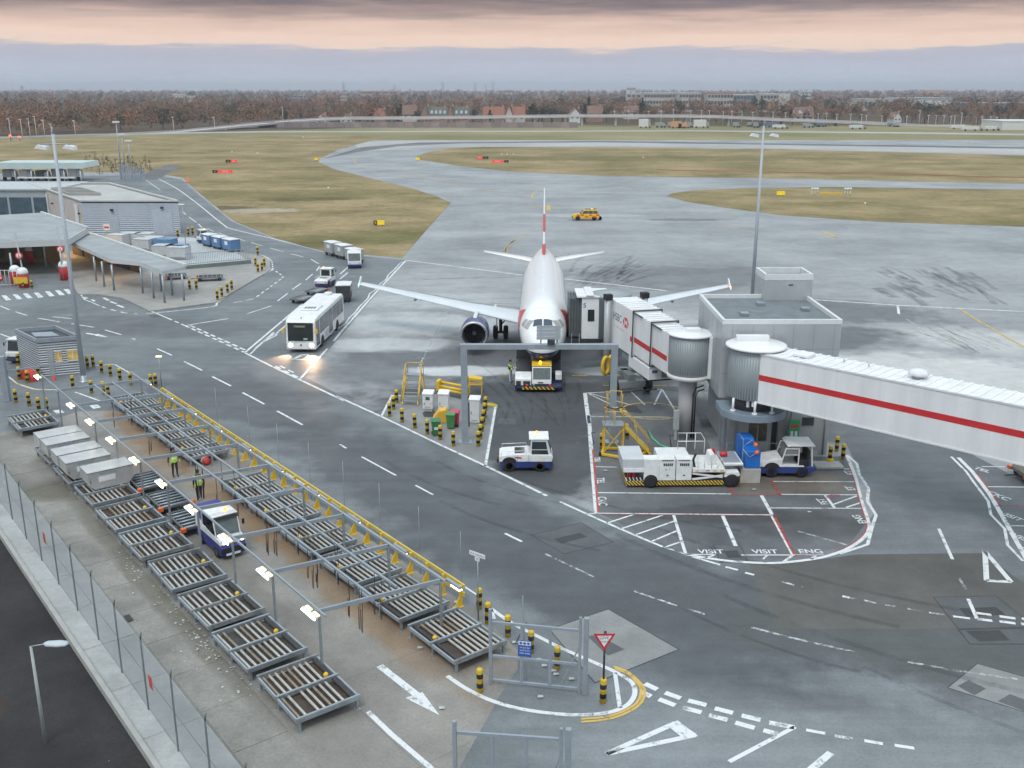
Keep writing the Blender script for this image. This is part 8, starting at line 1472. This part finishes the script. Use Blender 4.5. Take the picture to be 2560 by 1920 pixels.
def woods(name, label, N_, y0, y1, hmin, hmax, ntri, s, xf=.60, keep=None):
    V, F, C = [], [], []
    for _ in range(N_):
        y = math.exp(rg.uniform(math.log(y0), math.log(y1))); x = rg.uniform(-xf, xf)*y
        if keep and not keep(x, y): continue
        h = rg.uniform(hmin, hmax); w = h*rg.uniform(.34, .5); c = rg.choice(BR) if rg.random() > .16 else (.045, .052, .03)
        crown_tris(rg, (x, y, h*.56), w, h*.46, ntri, s, c, V, F, C)
    o = crown_obj(name, V, F, C); return tag(o, label, 'woodland', kind='stuff')
def ramp_y(x):
    for p0, p1 in zip(vp, vp[1:]):
        if p0.x <= x <= p1.x: return p0.y+(p1.y-p0.y)*(x-p0.x)/(p1.x-p0.x)
    return vp[0].y if x < vp[0].x else VY
woods('near_woodland', 'reddish brown winter wood behind the houses and at left', 2600, 470, 900, 8, 14, 75, .75, keep=lambda x, y: (x < -80 and y > ramp_y(x)+16) or y > 715)
woods('middle_woodland', 'mid distance brown winter woodland', 1200, 900, 1500, 6, 16.5, 60, 1.2); woods('far_woodland', 'far brownish woodland reaching the skyline', 1300, 1500, 2900, 8, 19, 32, 2.2); woods('horizon_woodland', 'dim woodland on the skyline', 1500, 2900, 6500, 7, 20, 16, 5)
BARK = M('trunk_bark', (.075, .06, .048), .9, .2, 1)
def tree_proto(name, kind):
    V, F, C = [], [], []; t = thing(name, '', 'tree')
    if kind == 'ever': crown_tris(rg, (0, 0, .58), .36, .42, 420, .055, rg.choice([(.032, .045, .020), (.038, .042, .022), (.05, .052, .024)]), V, F, C)
    elif kind == 'cone': crown_tris(rg, (0, 0, .55), .26, .46, 380, .05, (.03, .042, .022), V, F, C, 1)
    else: crown_tris(rg, (0, 0, .60), .36, .40, 420, .04, rg.choice(BR), V, F, C)
    crown_obj('crown', V, F, C, t); m = MB().cyl((0, 0, 0), (0, 0, .5), .035, .018, 7)
    for i in range(5): a = i*1.3; m.cyl((0, 0, .25+.05*i), (.2*math.cos(a), .2*math.sin(a), .55+.06*i), .014, .005, 5)
    m.build('trunk', BARK, t); return t
protos = {k: [[tree_proto('evergreen_tree' if k != 'bare' else 'bare_tree', k), False] for _ in range(n)] for k, n in (('ever', 3), ('cone', 2), ('bare', 4))}
def put_tree(kind, x, y, h, w, label, group):
    pr = rg.choice(protos[kind]); o = pr[0] if not pr[1] else copytree(pr[0]); pr[1] = True; o.location = (x, y, 0); o.scale = (w, w, h); o.rotation_euler = (0, 0, rg.random()*6.28); tag(o, label, 'tree', group); return o
for k, x, yt, Yd, kind, wf, lb in [('z1', 770, 745, 560, 'ever', 1, 'dark evergreen tree, leftmost in the left woods edge'), ('z1', 835, 738, 565, 'ever', .8, 'dark evergreen tree right of the leftmost one'), ('z1', 1040, 725, 570, 'ever', 1, 'dark rounded evergreen standing before left woods'), ('z1', 1165, 740, 585, 'ever', .8, 'smaller dark evergreen right of the rounded one'), ('z1', 1480, 662, 690, 'ever', 1.2, 'largest dark evergreen above the left ramp of the road'), ('z1', 1830, 710, 660, 'ever', .8, 'dark evergreen left of the white gabled house'), ('z1', 1935, 715, 660, 'cone', .9, 'pointed dark evergreen beside the white gabled house'),
    ('z2', 175, 682, 680, 'ever', 1.1, 'dark evergreen over the small white house'), ('z2', 370, 655, 715, 'ever', 1.3, 'broad evergreen left of the cream house'), ('z2', 500, 695, 664, 'ever', .8, 'dark evergreen between cream house and brick gable'), ('z2', 860, 690, 680, 'ever', .9, 'dark evergreen right of the second terrace'), ('z2', 965, 697, 664, 'cone', 1.1, 'dark pointed evergreen before the red roofs'), ('z2', 1240, 668, 690, 'ever', 1.2, 'dark evergreen, left part of the long clump at centre'), ('z2', 1300, 664, 690, 'ever', 1.3, 'dark evergreen, middle of the long clump at centre'), ('z2', 1365, 670, 690, 'ever', 1.2, 'dark evergreen, right part of the long clump at centre'), ('z2', 1430, 690, 685, 'ever', 1, 'low evergreen left of the white cottage'), ('z2', 1575, 655, 680, 'cone', 1, 'pointed evergreen right of the white cottage'), ('z2', 1600, 605, 740, 'cone', .8, 'tallest thin evergreen right of centre'), ('z2', 1715, 692, 690, 'ever', .9, 'rounded evergreen right of the brown roofed house'), ('z2', 1945, 632, 720, 'cone', 1, 'tall pointed evergreen below the cream block'), ('z2', 2190, 640, 800, 'ever', 1, 'dark evergreen at the left of the office row'),
    ('z3', 480, 622, 900, 'ever', .9, 'left one of two tall dark evergreens before the offices'), ('z3', 532, 630, 900, 'ever', .9, 'right one of two tall dark evergreens before the offices'), ('z3', 660, 680, 740, 'ever', .8, 'dark evergreen left of the timbered house'), ('z3', 715, 685, 720, 'cone', .8, 'small pointed evergreen beside the timbered house'), ('z3', 985, 655, 790, 'ever', .9, 'dark evergreen pair left tree near the lamp row'), ('z3', 1035, 660, 790, 'ever', .9, 'dark evergreen pair right tree near the lamp row'), ('z3', 1525, 652, 760, 'ever', 1, 'dark tree before the long low buildings'), ('z3', 1600, 660, 760, 'ever', 1.2, 'dark tree cluster left part before the long building'), ('z3', 1665, 655, 760, 'ever', 1.2, 'dark tree cluster right part before the long building'), ('z3', 1840, 690, 740, 'ever', .9, 'dark evergreen before the thin flat building'), ('z3', 1930, 690, 740, 'ever', .9, 'dark evergreen right of the thin flat building start'), ('z3', 2065, 660, 740, 'ever', 1.2, 'large dark evergreen at right, left of a close pair'), ('z3', 2120, 665, 740, 'ever', 1.2, 'large dark evergreen at right, right of a close pair'), ('z3', 2200, 690, 720, 'ever', 1, 'dark evergreen at the right edge of the photograph')]:
    q = PY(k, x, yt, Yd); put_tree(kind, q.x, Yd, q.z, q.z*wf, lb, 'dark evergreens beyond the airfield')
for i in range(120):
    Yd = rg.uniform(642, 720); x = rg.uniform(-.56, .56)*Yd
    if x < -95 or (-75 < x < 60 and Yd < 690): continue
    h = rg.uniform(8, 14.5) if x < -80 else rg.uniform(6, 10); put_tree('bare', x, Yd, h, h*rg.uniform(.9, 1.3), 'bare reddish brown winter tree in the belt beyond the runway', 'bare trees beyond the runway')
# ------------------------------------------------------------------ hazy air
hz = MB().box(-9100, 9100, -300, 9100, -1.6, 60).build('haze', None); hz.data.materials.clear()
hm = bpy.data.materials.new('evening_haze'); hm.use_nodes = True; nt = hm.node_tree; nt.nodes.clear(); ou = nt.nodes.new('ShaderNodeOutputMaterial'); pv = nt.nodes.new('ShaderNodeVolumePrincipled'); pv.inputs['Color'].default_value = (.86, .90, 1, 1); pv.inputs['Density'].default_value = .0002; pv.inputs['Anisotropy'].default_value = .3
nt.links.new(pv.outputs[0], ou.inputs['Volume']); hz.data.materials.append(hm); tag(hz, kind='stuff')
